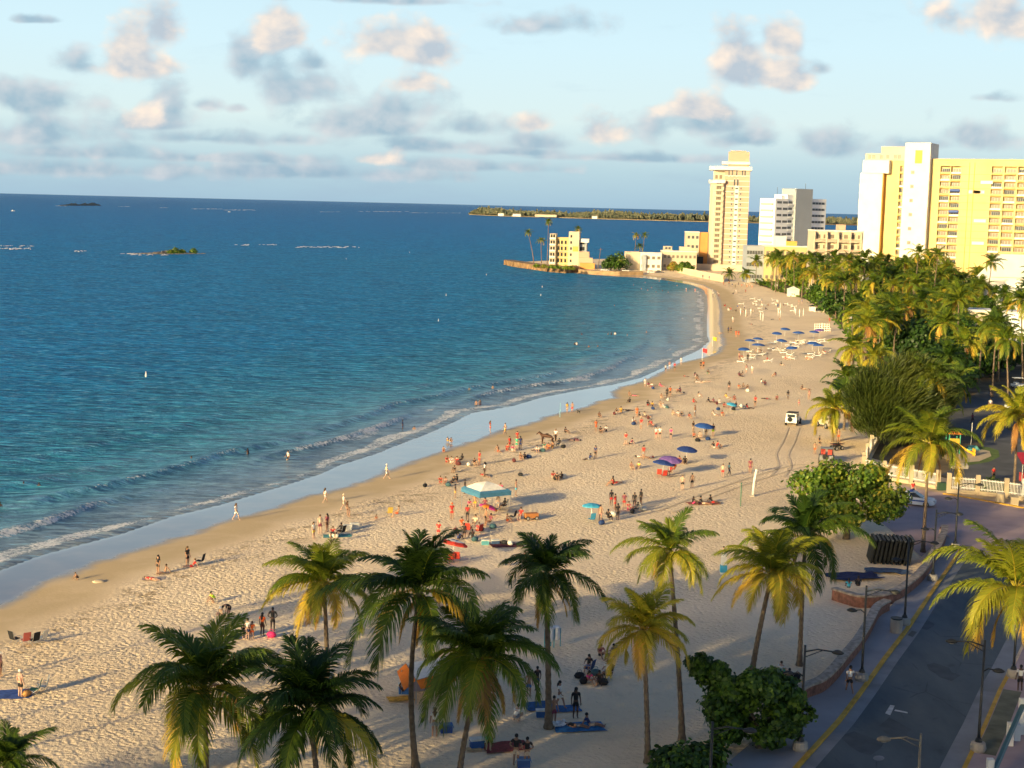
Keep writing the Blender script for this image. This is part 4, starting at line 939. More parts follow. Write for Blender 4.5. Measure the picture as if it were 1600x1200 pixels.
def smooth(l, n=5):
    out = []
    for i in range(len(l) - 1):
        p0, p1, p2, p3 = [Vector(l[max(0, min(len(l) - 1, j))]) for j in (i - 1, i, i + 1, i + 2)]
        for k_ in range(n): s = k_ / n; out.append(tuple(.5 * (2 * p1 + (p2 - p0) * s + (2 * p0 - 5 * p1 + 4 * p2 - p3) * s * s + (3 * p1 - p0 - 3 * p2 + p3) * s ** 3)))
    return out + [tuple(l[-1])]
brick_wall(smooth(w1), 'curved low red brick wall between the sand and pavement, nearer the bottom')
brick_wall(smooth(w2), 'curved low red brick wall with two people seated, running up to the corner')

# street lamps
lamp_glass = mat('lamp_lens', (.30, .30, .28), .4)
lamp_grey = mat('weathered_lamp', (.16, .15, .12), .6, var=.3)
def street_lamp(base, h_, label, az, pot=True, second=True, m=dark_m, arm=1.6):
    g = thing('street_lamp', label, 'street lamp', base, az, 'twin arm street lamps along the road')
    mb = MB(); mb.tube([(0, 0, .45 if pot else 0), (0, 0, 1.0), (0, 0, h_)], [.13, .085, .065], 8); mb.build('pole', m, g, smooth=True)
    if pot:
        mb = MB(); mb.lathe([(.40, 0), (.46, .18), (.40, .5), (.30, .55)], 12); mb.build('base', concrete, g, smooth=False)
        mb = MB(); mb.lathe([(.22, .553), (.17, .7), (.13, .78)], 10); mb.build('collar', m, g)
    for (sx, z_, a_) in ((1, h_ - .28, arm),) + (((-1, h_ - 1.75, .62),) if second else ()):
        mb = MB(); mb.tube([(0, 0, z_ - .1), (sx * a_ * .45, 0, z_ + .10), (sx * a_, 0, z_ + .05)], [.05, .045, .04], 6)
        if sx > 0: mb.tube([(0, 0, z_ - .42), (sx * a_ * .6, 0, z_ + .06)], [.03, .03], 5)
        ar = mb.build('arm', m, g, smooth=True)
        mb = MB(); mb.lathe([(.02, .16), (.12, .13), (.25, .03), (.26, -.03), (.2, -.08)], 12); hd_ = mb.build('lamp_head', m, ar, smooth=True, loc=(sx * (a_ + .22), 0, z_ + .02)); hd_.scale = (1.35, .8, 1)
        mb = MB(); mb.lathe([(.17, -.085), (.12, -.13), (.03, -.15)], 10); mb.build('lens', lamp_glass, ar, loc=(sx * (a_ + .22), 0, z_ + .02))
def lamp_px(bx, by, tx, ty, label, az=-.25, **k):
    b = PP(bx, by, Z + .14); h_ = at_y(tx, ty, b.y).z - b.z; street_lamp(b, h_, label, az, **k)
lamp_px(1250, 1172, 1258, 1008, 'street lamp beside the dark sea grape tree')
lamp_px(1346, 1063, 1352, 915, 'street lamp just behind the jogging man')
lamp_px(1413, 976, 1416, 840, 'street lamp next to the trash drum on the pavement')
lamp_px(1457, 907, 1464, 796, 'street lamp by the upper end of the brick wall')
lamp_px(1492, 858, 1500, 751, 'farthest street lamp, at the corner with the pink plaza')
lamp_px(1528, 1173, 1543, 1000, 'nearest street lamp on the right hand kerb', PI - .25)
lamp_px(1583, 1058, 1592, 912, 'right kerb street lamp beside the man in white standing', PI - .25)
for bx, by, tx, ty, lab, az, sc, m_ in ((1428, 1330, 1438, 1146, 'greyish lamp top rising into the bottom of the picture over the road', PI + .1, False, lamp_grey), (1106, 1300, 1110, 1128, 'lamp top among leaves of the dark sea grape tree', -.2, False, dark_m)):
    b = PP(bx, by, Z + .1); street_lamp(b, at_y(tx, ty, b.y).z - b.z, lab, az, True, sc, m_)
# tall floodlight by the fence
b = PP(1497, 766); h_ = at_y(1499, 730, b.y).z - b.z
g = thing('floodlight_pole', 'pale floodlight pole with square lamps by the white gate', 'floodlight', b)
mb = MB(); mb.tube([(0, 0, 0), (0, 0, h_)], .09, 8); mb.build('pole', white_paint, g)
for dx in (-.5, .5): mb = MB(); mb.box((dx, 0, h_ + .15), (.8, .7, .4), rx=.3); mb.build('lamp_box', concrete, g)

# white fence with concrete posts
def fence(px_pts, label, nseg, h_=1.9, base=.45):
    A_ = [PP(*q) for q in px_pts]; g = thing('picket_fence', label, 'fence', tuple(A_[0])); c = A_[0]
    L_ = [(A_[i + 1] - A_[i]).length for i in range(len(A_) - 1)]; tot = sum(L_)
    def pt(s):
        for i, l in enumerate(L_):
            if s <= l or i == len(L_) - 1: return A_[i].lerp(A_[i + 1], s / l) - c
            s -= l
    for i in range(nseg + 1):
        p = pt(tot * i / nseg); mb = MB(); mb.box((p.x, p.y, h_ / 2 + .1), (.42, .42, h_ + .5)); mb.build('post', fence_c, g)
        if i < nseg:
            q = pt(tot * (i + 1) / nseg); d = q - p; a = math.atan2(d.y, d.x); m_ = (p + q) / 2; ln = d.length
            mb = MB(); mb.box((m_.x, m_.y, base / 2 - .1), (ln - .44, .3, base + .2), rz=a); mb.build('base_wall', fence_c, g)
            mb = MB(); n = int(ln / .16)
            for k_ in range(n):
                r_ = p.lerp(q, (k_ + .5) / n)
                if (r_ - p).length > .25 and (q - r_).length > .25: mb.box((r_.x, r_.y, base + (h_ - base) / 2), (.045, .045, h_ - base - .1))
            for z_ in (base + .25, h_ - .2): mb.box((m_.x, m_.y, z_), (ln - .44, .06, .07), rz=a)
            mb.build('picket_panel', white_paint, g)
fence_c = mat('fence_concrete', (.50, .40, .26), .85, var=.12, scale=1)
fence([(1349, 741), (1390, 752), (1432, 758), (1465, 765)], 'white picket fence with concrete posts in front of the playground', 3)
fence([(1482, 770), (1523, 773), (1568, 778), (1615, 785)], 'white picket fence with concrete posts right of the gate pole', 3)
fence([(1349, 735), (1356, 716), (1366, 698), (1380, 682)], 'cream slatted fence running up the sand side of the park', 4, 1.9)
mb = MB(); b = PP(1602, 776); g = thing('gate_wall', 'white painted wall at the right edge beside the fence', 'wall', b); mb.box((1.8, 0, .9), (4.4, .3, 2.2)); mb.build('wall', white_paint, g)

# tyre tracks on the sand
track_m = mat('pressed_sand', (.74, .575, .38), .95, var=.15, scale=2)
def track(px_pts, label=None):
    L_ = smooth([tuple(P(*q).xy) for q in px_pts], 8)
    for o_ in (-.75, .75):
        A_, B_ = off(L_, o_ - .14), off(L_, o_ + .14); mb = MB(); n = len(L_)
        mb.add([(p[0], p[1], gz(*p) + .05) for p in A_] + [(p[0], p[1], gz(*p) + .05) for p in B_], [(i, i + 1, n + i + 1, n + i) for i in range(n - 1)])
        o = mb.build('tyre_track', track_m); tag(o, kind='structure')
        if o.data.polygons[0].normal.z < 0: o.data.flip_normals()
track([(1240, 668), (1232, 690), (1222, 710), (1226, 728), (1215, 745)])
track([(1300, 735), (1255, 728), (1200, 742), (1130, 765), (1040, 800)])
# ------------------------------------------------------------------ palm grove
rnd = random.Random(21)
GP = [tuple(PP(*q).xy) for q in ((1178, 441), (1215, 457), (1258, 470), (1292, 494), (1318, 522), (1330, 560), (1332, 600), (1345, 640), (1400, 672), (1440, 655), (1452, 600), (1500, 572), (1560, 570), (1640, 585), (1640, 452), (1560, 452), (1420, 446), (1250, 438))]
def inside(p, poly):
    c = False; n = len(poly)
    for i in range(n):
        ax, ay = poly[i]; bx, by = poly[(i + 1) % n]
        if (ay > p[1]) != (by > p[1]) and p[0] < (bx - ax) * (p[1] - ay) / (by - ay) + ax: c = not c
    return c
def screen(p):
    v_ = Vector(p) - Vector((0, 0, CAM_H)); z_ = v_.dot(FW); return 800 + FPX * v_.dot(CR) / z_, 600 - FPX * v_.dot(CU) / z_
GGRP = 'coconut palms in the beachside grove'
taken = []
def grove_palm(b, h_, label, ci, sc, r=(.17, .12)):
    a = rnd.uniform(0, 6.28); ln = rnd.uniform(0, .16) * h_
    palm(b, Vector(b) + Vector((math.cos(a) * ln, math.sin(a) * ln, h_)), FCROWNS[ci], label, sc, rnd.uniform(0, 6.28), r, rnd.uniform(-.3, .3), GGRP, nuts=False)
    taken.append(Vector(b).xy)
for bx, by, cy, ci, lab in ((1327, 640, 545, 3, 'frontmost palm of the grove by the sand, golden lower fronds hanging'), (1362, 655, 560, 4, 'orange tinted palm just right of the frontmost grove palm'), (1322, 655, 592, 1, 'green palm below the frontmost grove palm'), (1318, 672, 622, 0, 'low green palm between the feathery tree and the lone golden palm'),
                            (1447, 700, 590, 1, 'dark palm with hanging dry fronds behind the playground'), (1478, 672, 600, 0, 'dark palm on a leaning pale trunk behind the playground'), (1474, 600, 505, 3, 'golden fronded palm spreading over the middle of the grove'), (1545, 570, 500, 4, 'dark palm in front of the tan pavilion'),
                            (1575, 640, 533, 2, 'tall royal palm with a smooth pale trunk near the right edge'), (1551, 620, 512, 1, 'tall palm with a thick pale trunk before the tan pavilion'), (1428, 500, 396, 2, 'left palm of the pair standing high above the grove before the condominium'), (1456, 500, 398, 1, 'right palm of the pair standing high above the grove before the condominium'),
                            (1541, 500, 410, 0, 'palm rising above the grove in front of the white hall'), (1598, 505, 425, 1, 'palm at the right edge in front of the white hall'), (1166, 447, 428, 1, 'first small palm at the far end beside the promenade wall'), (1180, 444, 408, 2, 'second taller palm beyond the promenade wall, below the yellow hotel'),
                            (1140, 440, 428, 0, 'smallest palm at the foot of the tall slim tower'), (1205, 452, 405, 3, 'golden palm at the seaward corner of the far grove'), (1490, 590, 470, 0, 'tall palm on a bare trunk in the centre right of the grove'), (1598, 600, 470, 4, 'tall palm cut by the right edge above the pale building')):
    b = PP(bx, by); tp = at_y(bx, cy, b.y); grove_palm(b, tp.z - b.z, lab, ci, 1.0 if by > 560 else .95)
for px, py, hh_ in ((1212, 456, 13), (1226, 458, 12), (1240, 461, 14), (1252, 464, 12.5), (1266, 466, 14), (1280, 468, 13), (1294, 470, 15), (1306, 472, 13), (1320, 474, 14.5), (1335, 474, 13), (1350, 470, 15), (1364, 472, 13.5), (1408, 474, 14), (1440, 472, 13), (1478, 474, 13)):
    grove_palm(PP(px, py), hh_, 'tall palm of the far grove edge standing before the low hotels', rnd.randrange(5), rnd.uniform(1., 1.2))
for px, py, cy, ci, lab in ((1462, 690, 612, 2, 'shaded palm just right of the feathery tree'), (1486, 640, 560, 0, 'dark palm at the back left of the park drive'), (1508, 612, 535, 1, 'shaded palm at the far side of the park drive'), (1530, 600, 515, 4, 'shaded palm right of the drive bend'), (1560, 596, 512, 0, 'shaded palm before the low garden wall'), (1412, 560, 478, 3, 'palm right above the feathery tree crown'), (1440, 560, 470, 0, 'second palm above the feathery tree crown'), (1372, 590, 500, 2, 'palm left above the feathery tree crown')):
    b = PP(px, py); tp = at_y(px, cy, b.y); grove_palm(b, tp.z - b.z, lab, ci, 1.05)
tot = 0
for _ in range(6000):
    if tot >= 165: break
    k_ = rnd.random() ** 1.3; xs = [q[0] for q in GP]; ys = [q[1] for q in GP]
    p = Vector((rnd.uniform(min(xs), max(xs)), rnd.uniform(min(ys), max(ys))))
    if not inside(p, GP) or any((p - q).length < 6.2 for q in taken): continue
    sx, sy = screen((p.x, p.y, ZP))
    if sx > 1640 or (sx > 1490 and sy > 540) : continue
    if 1345 < sx < 1470 and 600 < sy < 720: continue
    h_ = rnd.uniform(7.5, 12.5) * (1 if sx < 1500 else .9)
    if sx > 1480 and sy < 500: h_ *= .75
    lab = ('palm in the dense middle of the beachside grove' if sy > 500 else 'palm in the far part of the grove towards the hotels') if sx < 1450 else 'palm in the grove towards the right edge'
    if sx < 1300: lab = 'palm along the seaward edge of the far grove'
    grove_palm((p.x, p.y, ZP), h_, lab, rnd.randrange(5), rnd.uniform(.85, 1.15)); tot += 1
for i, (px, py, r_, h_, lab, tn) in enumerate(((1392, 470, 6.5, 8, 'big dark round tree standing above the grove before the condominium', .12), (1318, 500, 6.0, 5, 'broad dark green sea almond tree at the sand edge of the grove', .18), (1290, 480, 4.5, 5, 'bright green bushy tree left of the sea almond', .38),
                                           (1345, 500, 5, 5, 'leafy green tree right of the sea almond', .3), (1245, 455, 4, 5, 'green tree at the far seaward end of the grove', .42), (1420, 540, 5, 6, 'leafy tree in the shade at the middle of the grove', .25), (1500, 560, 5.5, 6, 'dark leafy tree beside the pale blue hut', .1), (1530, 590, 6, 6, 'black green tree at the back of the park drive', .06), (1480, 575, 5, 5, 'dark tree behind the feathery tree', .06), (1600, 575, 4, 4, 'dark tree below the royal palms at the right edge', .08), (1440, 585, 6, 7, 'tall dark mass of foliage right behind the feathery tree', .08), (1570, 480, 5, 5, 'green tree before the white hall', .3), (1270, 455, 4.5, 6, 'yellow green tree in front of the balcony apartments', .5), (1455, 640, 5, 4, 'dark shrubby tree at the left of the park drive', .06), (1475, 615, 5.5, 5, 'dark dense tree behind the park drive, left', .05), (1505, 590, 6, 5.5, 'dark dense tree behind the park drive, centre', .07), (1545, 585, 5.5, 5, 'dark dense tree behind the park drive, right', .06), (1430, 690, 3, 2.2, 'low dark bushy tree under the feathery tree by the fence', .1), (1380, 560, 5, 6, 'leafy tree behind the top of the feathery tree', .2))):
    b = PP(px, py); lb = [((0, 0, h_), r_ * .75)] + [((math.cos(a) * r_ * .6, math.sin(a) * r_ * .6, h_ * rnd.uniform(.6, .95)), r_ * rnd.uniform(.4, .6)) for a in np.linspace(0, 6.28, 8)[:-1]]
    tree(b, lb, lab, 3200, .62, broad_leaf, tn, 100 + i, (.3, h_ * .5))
for i in range(16):
    for _ in range(60):
        p = Vector((rnd.uniform(min(xs), max(xs)), rnd.uniform(min(ys), max(ys)))); sx, sy = screen((p.x, p.y, ZP))
        if inside(p, GP) and 1240 < sx < 1610 and sy < 545: break
    r_, h_ = rnd.uniform(3.2, 5.0), rnd.uniform(5, 7.5)
    tree((p.x, p.y, ZP), [((0, 0, h_), r_ * .75)] + [((math.cos(a) * r_ * .6, math.sin(a) * r_ * .6, h_ * rnd.uniform(.65, .95)), r_ * rnd.uniform(.4, .6)) for a in np.linspace(0, 6.28, 8)[:-1]], 'bushy green broadleaf tree among the palms of the beachside grove', 2600, .6, broad_leaf, rnd.uniform(.2, .45), 200 + i, (.25, h_ * .5), group='broadleaf trees among the grove palms')
mb = MB()
for _ in range(9000):
    p = Vector((rnd.uniform(min(xs), max(xs)), rnd.uniform(min(ys), max(ys))))
    if not inside(p, GP): continue
    sx, sy = screen((p.x, p.y, ZP))
    if sy > 640 or (sx > 1470 and sy > 560): continue
    hh_ = 3.2 * float(vnoise(np.array([p.x * .15]), np.array([p.y * .15]), 4)[0]) ** 1.3
    for q in range(3):
        c = Vector((p.x + rnd.uniform(-.8, .8), p.y + rnd.uniform(-.8, .8), ZP + hh_ * rnd.random() + .2)); a = Vector((rnd.uniform(-1, 1), rnd.uniform(-1, 1), rnd.uniform(-.3, .8))).normalized(); b_ = a.cross(Vector((rnd.uniform(-1, 1), rnd.uniform(-1, 1), .3))).normalized(); s_ = rnd.uniform(.4, .9)
        mb.add([c - a * s_, c + b_ * s_ * .5, c + a * s_, c - b_ * s_ * .5], [(0, 1, 2, 3)], 0, rnd.uniform(.05, .55))
tag(mb.build('undergrowth', broad_leaf, tint=True), 'tangled green undergrowth covering the floor of the palm grove', 'undergrowth', kind='stuff')
b = PP(1325, 500); mb = MB(); g = thing('hedge', 'clipped hedge strip behind the promenade wall at the far end', 'hedge', PP(1190, 446))
mb2 = leafy('foliage', [((i * 2.5, i * .6, .9), 1.2) for i in range(9)], 900, .6, broad_leaf, .5, 77); obj('foliage', mb2, g)
b = PP(1535, 757); g = thing('round_bush', 'round clipped bush just behind the right part of the white fence', 'bush', PP(1550, 772)); obj('foliage', leafy('foliage', [((0, 0, .8), 1.25), ((.9, 0, .6), .9), ((-.9, .2, .6), .9)], 900, .28, broad_leaf, .12, 78), g)
b = PP(1471, 766); g = thing('square_planter', 'dark green square planter at the foot of the gate pole', 'planter', b); mb = MB(); mb.box((0, 0, .45), (1.0, .8, .9)); mb.build('box', flat((.03, .07, .04)), g)

# ------------------------------------------------------------------ vehicles
tyre_m = mat('tyre_rubber', (.02, .02, .02), .9); rim_m = mat('wheel_rim', (.45, .45, .46), .35, metal=.6)
carglass = mat('car_glass', (.03, .045, .06), .08, spec=.7)
def loft(mb, secs, m=0):
    n = len(secs[0]); vs = [p for s in secs for p in s]; fs = []
    for i in range(len(secs) - 1):
        for k_ in range(n): q = (k_ + 1) % n; fs.append((i * n + k_, i * n + q, (i + 1) * n + q, (i + 1) * n + k_))
    fs += [tuple(range(n)), tuple((len(secs) - 1) * n + k_ for k_ in range(n - 1, -1, -1))]; mb.add(vs, fs, m)
def fixn(o):
    bm = bmesh.new(); bm.from_mesh(o.data); bmesh.ops.recalc_face_normals(bm, faces=bm.faces); bm.to_mesh(o.data); bm.free(); return o
def wheel(par, x, y, r_=.32, w_=.2):
    mb = MB(); mb.tube([(0, -w_ / 2, 0), (0, w_ / 2, 0)], r_, 14); o = mb.build('wheel', tyre_m, par, loc=(x, y, r_))
    mb = MB(); mb.tube([(0, -w_ / 2 - .012, 0), (0, w_ / 2 + .012, 0)], r_ * .6, 12); mb.build('rim', rim_m, o)
def sedan(loc, rz, label, paint, cat='car', police=False, scale=1., group=None):
    g = thing('parked_car' if not police else 'police_car', label, cat, loc, rz, group, scale)
    mb = MB(); prof = [(-2.2, .35, .62), (-2.15, .3, .95), (-1.5, .25, 1.0), (-.2, .22, .98), (.8, .22, .95), (1.9, .26, .82), (2.2, .34, .66)]
    secs = []
    for (x_, z0_, z1_) in prof:
        w_ = .86 if abs(x_) < 2 else .72; secs.append([(x_, -w_, z0_), (x_, -w_ - .02, (z0_ + z1_) / 2), (x_, -w_ + .05, z1_), (x_, w_ - .05, z1_), (x_, w_ + .02, (z0_ + z1_) / 2), (x_, w_, z0_)])
    loft(mb, secs); fixn(mb.build('body', paint, g, smooth=False))
    mb = MB(); secs = []
    for (x_, z_, w_) in ((-1.75, .98, .74), (-1.0, 1.42, .62), (.1, 1.46, .62), (.95, .96, .74)): secs.append([(x_, -w_, .93), (x_, -w_, z_ - .02), (x_, w_, z_ - .02), (x_, w_, .93)])
    loft(mb, secs); fixn(mb.build('windows', carglass, g))
    mb = MB(); mb.add([(-1.08, -.64, 1.425), (.18, -.64, 1.465), (.18, .64, 1.465), (-1.08, .64, 1.425), (-1.08, -.64, 1.45), (.18, -.64, 1.49), (.18, .64, 1.49), (-1.08, .64, 1.45)], [(3, 2, 1, 0), (4, 5, 6, 7), (0, 1, 5, 4), (1, 2, 6, 5), (2, 3, 7, 6), (3, 0, 4, 7)]); mb.build('roof', paint, g)
    for sy in (-1, 1):
        mb = MB(); mb.tube([(-.42, sy * .76, .95), (-.42, sy * .645, 1.44)], .04, 4); mb.build('pillar', paint, g)
        for x_ in (-1.35, 1.35): wheel(g, x_, sy * .80)
        mb = MB(); mb.box((2.12, sy * .55, .68), (.14, .34, .14)); mb.build('headlight', lamp_glass, g)
        mb = MB(); mb.box((-2.18, sy * .58, .76), (.1, .3, .14)); mb.build('taillight', flat((.4, .02, .02)), g)
        if police:
            mb = MB(); mb.box((.1, sy * .885, .66), (2.2, .02, .16)); mb.build('blue_stripe', flat((.03, .08, .30)), g)
            mb = MB(); mb.box((-.5, sy * .886, .78), (.5, .02, .12)); mb.build('side_lettering', dark_m, g)
    if police: mb = MB(); mb.box((-.35, 0, 1.54), (.3, 1.0, .1)); mb.build('light_bar', flat((.05, .10, .35)), g)
    return g
carwhite = mat('white_car_paint', (.72, .74, .76), .25, var=.04, spec=.6)
sedan(PP(1428, 789), -.42, 'white police car with a blue stripe parked on the plaza by the bright sea grape', carwhite, 'police car', True)
for i, (px, py, c_) in enumerate(FARCARS):
    sedan(P(px, py), .1 * i, ['pale car parked at the spit left of the green tree', 'dark car parked under the broad green tree on the spit', 'silver car parked before the white house', 'white car at the right end of the white house', 'dark car before the cream stepped house'][i], flat(c_, .4), group='cars parked on the spit')
sedan(PP(1600, 650), 2.6, 'white car half hidden by the golden palm at the right edge of the park', carwhite)
def jeep(loc, rz, label, paint, roof_m, open_=False, cat='utility vehicle'):
    g = thing('beach_jeep', label, cat, loc, rz)
    mb = MB(); secs = []
    for (x_, z1_) in ((-1.75, 1.0), (-1.7, 1.08), (.55, 1.08), (.6, 1.02), (1.7, .96), (1.78, .85)): secs.append([(x_, -.82, .45), (x_, -.84, .8), (x_, -.8, z1_), (x_, .8, z1_), (x_, .84, .8), (x_, .82, .45)])
    loft(mb, secs); fixn(mb.build('body', paint, g))
    if not open_:
        mb = MB(); secs = [[(x_, -w_, 1.08), (x_, -w_, z_), (x_, w_, z_), (x_, w_, 1.08)] for (x_, z_, w_) in ((-1.7, 1.1, .78), (-1.66, 1.78, .70), (.3, 1.78, .70), (.62, 1.1, .76))]
        loft(mb, secs); fixn(mb.build('cabin', paint, g))
        mb = MB(); mb.box((-1.73, 0, 1.46), (.04, 1.1, .42)); mb.build('rear_window', carglass, g)
        for sy in (-1, 1): mb = MB(); mb.box((-.55, sy * .745, 1.45), (1.7, .04, .40)); mb.build('side_window', carglass, g)
        mb = MB(); mb.box((-.68, 0, 1.84), (2.1, 1.5, .08)); mb.build('roof', roof_m, g)
    else:
        mb = MB()
        for x_ in (-1.3, -.1): mb.tube([(x_, -.75, 1.05), (x_, -.7, 1.85), (x_, .7, 1.85), (x_, .75, 1.05)], .05, 6)
        for sy in (-.7, .7): mb.tube([(-1.3, sy, 1.85), (-.1, sy, 1.85), (.6, sy, 1.1)], .05, 6)
        mb.build('roll_cage', dark_m, g)
        for y_ in (-.4, .4): mb = MB(); mb.box((-.5, y_, 1.05), (.5, .55, .25)); mb.box((-.75, y_, 1.4), (.15, .5, .7)); mb.build('seat', flat((.45, .06, .04)), g)
        mb = MB(); mb.box((-.7, 0, 1.9), (1.3, 1.5, .05)); mb.build('roof', roof_m, g)
    mb = MB(); mb.tube([(-1.76, .15, .95), (-1.98, .15, .95)], .33, 12); mb.build('spare_wheel', tyre_m, g)
    for sy in (-1, 1):
        for x_ in (-1.15, 1.15): wheel(g, x_, sy * .82, .4, .26)
        mb = MB(); mb.box((1.79, sy * .55, .75), (.06, .2, .2)); mb.build('headlight', lamp_glass, g)
    return g
jeep(P(1239, 663), 1.2, 'boxy white utility vehicle with a dark roof driving on the open sand', carwhite, flat((.05, .045, .04)))
jeep(P(1291, 722), 1.35, 'open topped grey beach vehicle with red seats behind the bright sea grape', flat((.22, .22, .22), .5), flat((.25, .26, .27)), True)
jeep(P(1292, 668), 1.9, 'cream vehicle half hidden behind the lone golden palm', flat((.6, .52, .4), .5), flat((.5, .45, .36)))
def quad(loc, rz, label):
    g = thing('quad_bike', label, 'quad bike', loc, rz)
    mb = MB(); mb.box((0, 0, .62), (1.3, .5, .3), taper=.7); mb.box((-.2, 0, .85), (.8, .34, .16)); mb.build('body', dark_m, g)
    mb = MB(); mb.tube([(.35, 0, .7), (.25, 0, 1.05)], .05, 6); mb.tube([(.25, -.38, 1.08), (.22, 0, 1.03), (.25, .38, 1.08)], .03, 6); mb.build('handlebar', dark_m, g)
    for sx in (-.5, .55):
        for sy in (-.42, .42): wheel(g, sx, sy, .28, .24)
    for sx in (-.55, .55): mb = MB(); mb.box((sx, 0, .80), (.45, 1.0, .06)); mb.build('mudguard', flat((.10, .02, .02)), g)
quad(P(1307, 703), .6, 'black quad bike beside the open topped vehicle')
def cart(loc, rz, label):
    g = thing('golf_cart', label, 'golf cart', loc, rz)
    mb = MB(); mb.box((0, 0, .55), (2.2, 1.15, .4)); mb.box((-.3, 0, .9), (.6, 1.1, .3)); mb.build('body', carwhite, g)
    mb = MB(); mb.box((-.1, 0, 1.85), (1.7, 1.2, .07)); mb.build('roof', carwhite, g)
    for sx in (-.85, .65):
        for sy in (-.52, .52): mb = MB(); mb.tube([(sx, sy, .7), (sx * .9, sy, 1.83)], .03, 5); mb.build('roof_post', dark_m, g)
    for sx in (-.75, .75):
        for sy in (-.52, .52): wheel(g, sx, sy, .24, .18)
cart(PP(1582, 640), .2, 'white golf cart parked at the back of the park drive')
cart(PP(1590, 606), .1, 'pale golf cart in the shade behind the park drive')

# ------------------------------------------------------------------ beach furniture
wood_l = mat('pale_wood', (.52, .40, .24), .7); steel = mat('steel', (.45, .45, .45), .35, metal=.7); plast_w = mat('white_plastic', (.74, .73, .70), .5, var=.05)
def canopy_mesh(r_, h_, n=8, cols=1):
    mb = MB(); vs = [(0, 0, h_)]; rings = [(.35, .93), (.7, .72), (1., .36)]
    for (q, z_) in rings:
        for i in range(n * 2):
            a = PI * i / n; rr_ = r_ * q * (1 if i % 2 == 0 else .95); vs.append((math.cos(a) * rr_, math.sin(a) * rr_, h_ * z_ - (0 if i % 2 == 0 else .02)))
    N = 2 * n; fs = [(0, 1 + i, 1 + (i + 1) % N) for i in range(N)]; ms = [0] * N
    for k_ in range(2):
        for i in range(N): j = (i + 1) % N; fs.append((1 + k_ * N + i, 1 + (k_ + 1) * N + i, 1 + (k_ + 1) * N + j, 1 + k_ * N + j)); ms.append(1 + k_ if cols == 3 else ((i // 2) % cols))
    if cols == 2:
        for i in range(N): ms[i] = (i // 2) % 2
    for i in range(N):
        j = (i + 1) % N; o = len(vs); a_, b_ = vs[1 + 2 * N + i], vs[1 + 2 * N + j]; vs += [(a_[0], a_[1], a_[2] - .14), (b_[0], b_[1], b_[2] - .14)]; fs.append((1 + 2 * N + i, o, o + 1, 1 + 2 * N + j)); ms.append(ms[N + N + i] if cols > 1 else 0)
    mb.add(vs, fs); mb.m = ms; return mb
UM = {}
def umbrella(loc, label, mats, r_=1.15, h_=2.1, tilt=0., taz=0., group=None, cols=1):
    g = thing('beach_umbrella', label, 'beach umbrella', loc, 0, group)
    key = (r_, cols)
    if ('p', h_) not in UM: mb = MB(); mb.tube([(0, 0, -.2), (0, 0, h_ - .02)], .025, 6); UM[('p', h_)] = mb.mesh('pole', plast_w)
    if key not in UM: UM[key] = canopy_mesh(r_, .5 * r_ / 1.15, 8, cols).mesh('canopy', [plast_w] * max(1, cols))
    obj('pole', UM[('p', h_)], g); c = obj('canopy', UM[key], g, (0, 0, h_ - .5 * r_ / 1.15 + .02))
    for i, m_ in enumerate(mats): c.material_slots[i].link = 'OBJECT'; c.material_slots[i].material = m_
    g.rotation_euler = (tilt * math.cos(taz), tilt * math.sin(taz), 0); return g
blue_u = mat('blue_canvas', (.025, .09, .32), .8); dblue_u = mat('dark_blue_canvas', (.02, .05, .20), .8); purple_u = mat('purple_canvas', (.20, .11, .34), .8); aqua_u = mat('aqua_canvas', (.05, .35, .55), .8)
red_u = mat('red_canvas', (.60, .05, .03), .8); whitec = mat('white_canvas', (.80, .76, .68), .8); orange_u = mat('orange_canvas', (.75, .20, .02), .8); magenta_u = mat('magenta_canvas', (.55, .04, .22), .8); grey_c = mat('grey_canvas', (.45, .43, .42), .85)
UGR = 'blue rental umbrellas on the middle of the beach'
for px, py, m_, lab in ((1171, 544, blue_u, 'leftmost pair of blue umbrellas, left one'), (1183, 541, blue_u, 'leftmost pair of blue umbrellas, right one'), (1184, 551, blue_u, 'big blue umbrella just below the leftmost pair'), (1162, 558, blue_u, 'blue umbrella nearest the sea above the seated crowd'),
                        (1213, 532, blue_u, 'small blue umbrella in the middle, third from the back'), (1226, 525, blue_u, 'farthest blue umbrella, standing alone'), (1220, 544, blue_u, 'blue umbrella over a dark reclining group'), (1247, 531, blue_u, 'wide blue umbrella right of the farthest one'), (1237, 556, blue_u, 'blue umbrella with a dark bundle on top at lower middle'),
                        (1269, 548, blue_u, 'left umbrella of the lower right blue pair'), (1279, 552, blue_u, 'right umbrella of the lower right blue pair'), (1280, 527, purple_u, 'purplish blue umbrella at the back right beside white lattices'), (1271, 530, blue_u, 'faded blue umbrella left of the purplish one')):
    umbrella(P(px, py), lab, [m_], 1.5 if 'big' in lab or 'wide' in lab else 1.25, 2.1, .08, px, UGR)
umbrella(P(1071, 723), 'dark blue umbrella alone over a few people, uppermost of the mid beach umbrellas', [dblue_u], 1.25, 2.0, .1, 1)
umbrella(P(1034, 744), 'dark blue umbrella left half of the touching blue and purple pair', [dblue_u], 1.3, 1.9, .15, 2); umbrella(P(1045, 742), 'purple umbrella touching the dark blue one over red chairs', [purple_u], 1.35, 2.2, .12, .5)
umbrella(P(1098, 683), 'blue umbrella over a crowded group in front of the white vehicle', [blue_u], 1.3, 1.9, .1, 1)
umbrella(P(924, 813), 'small bright aqua umbrella with a blue chair under it', [aqua_u], .95, 1.7, .1, 3)
umbrella(P(704, 877), 'round umbrella with blue centre and red and white rings over red chairs', [blue_u, whitec, red_u], 1.15, 1.9, .25, 2.2, None, 3)
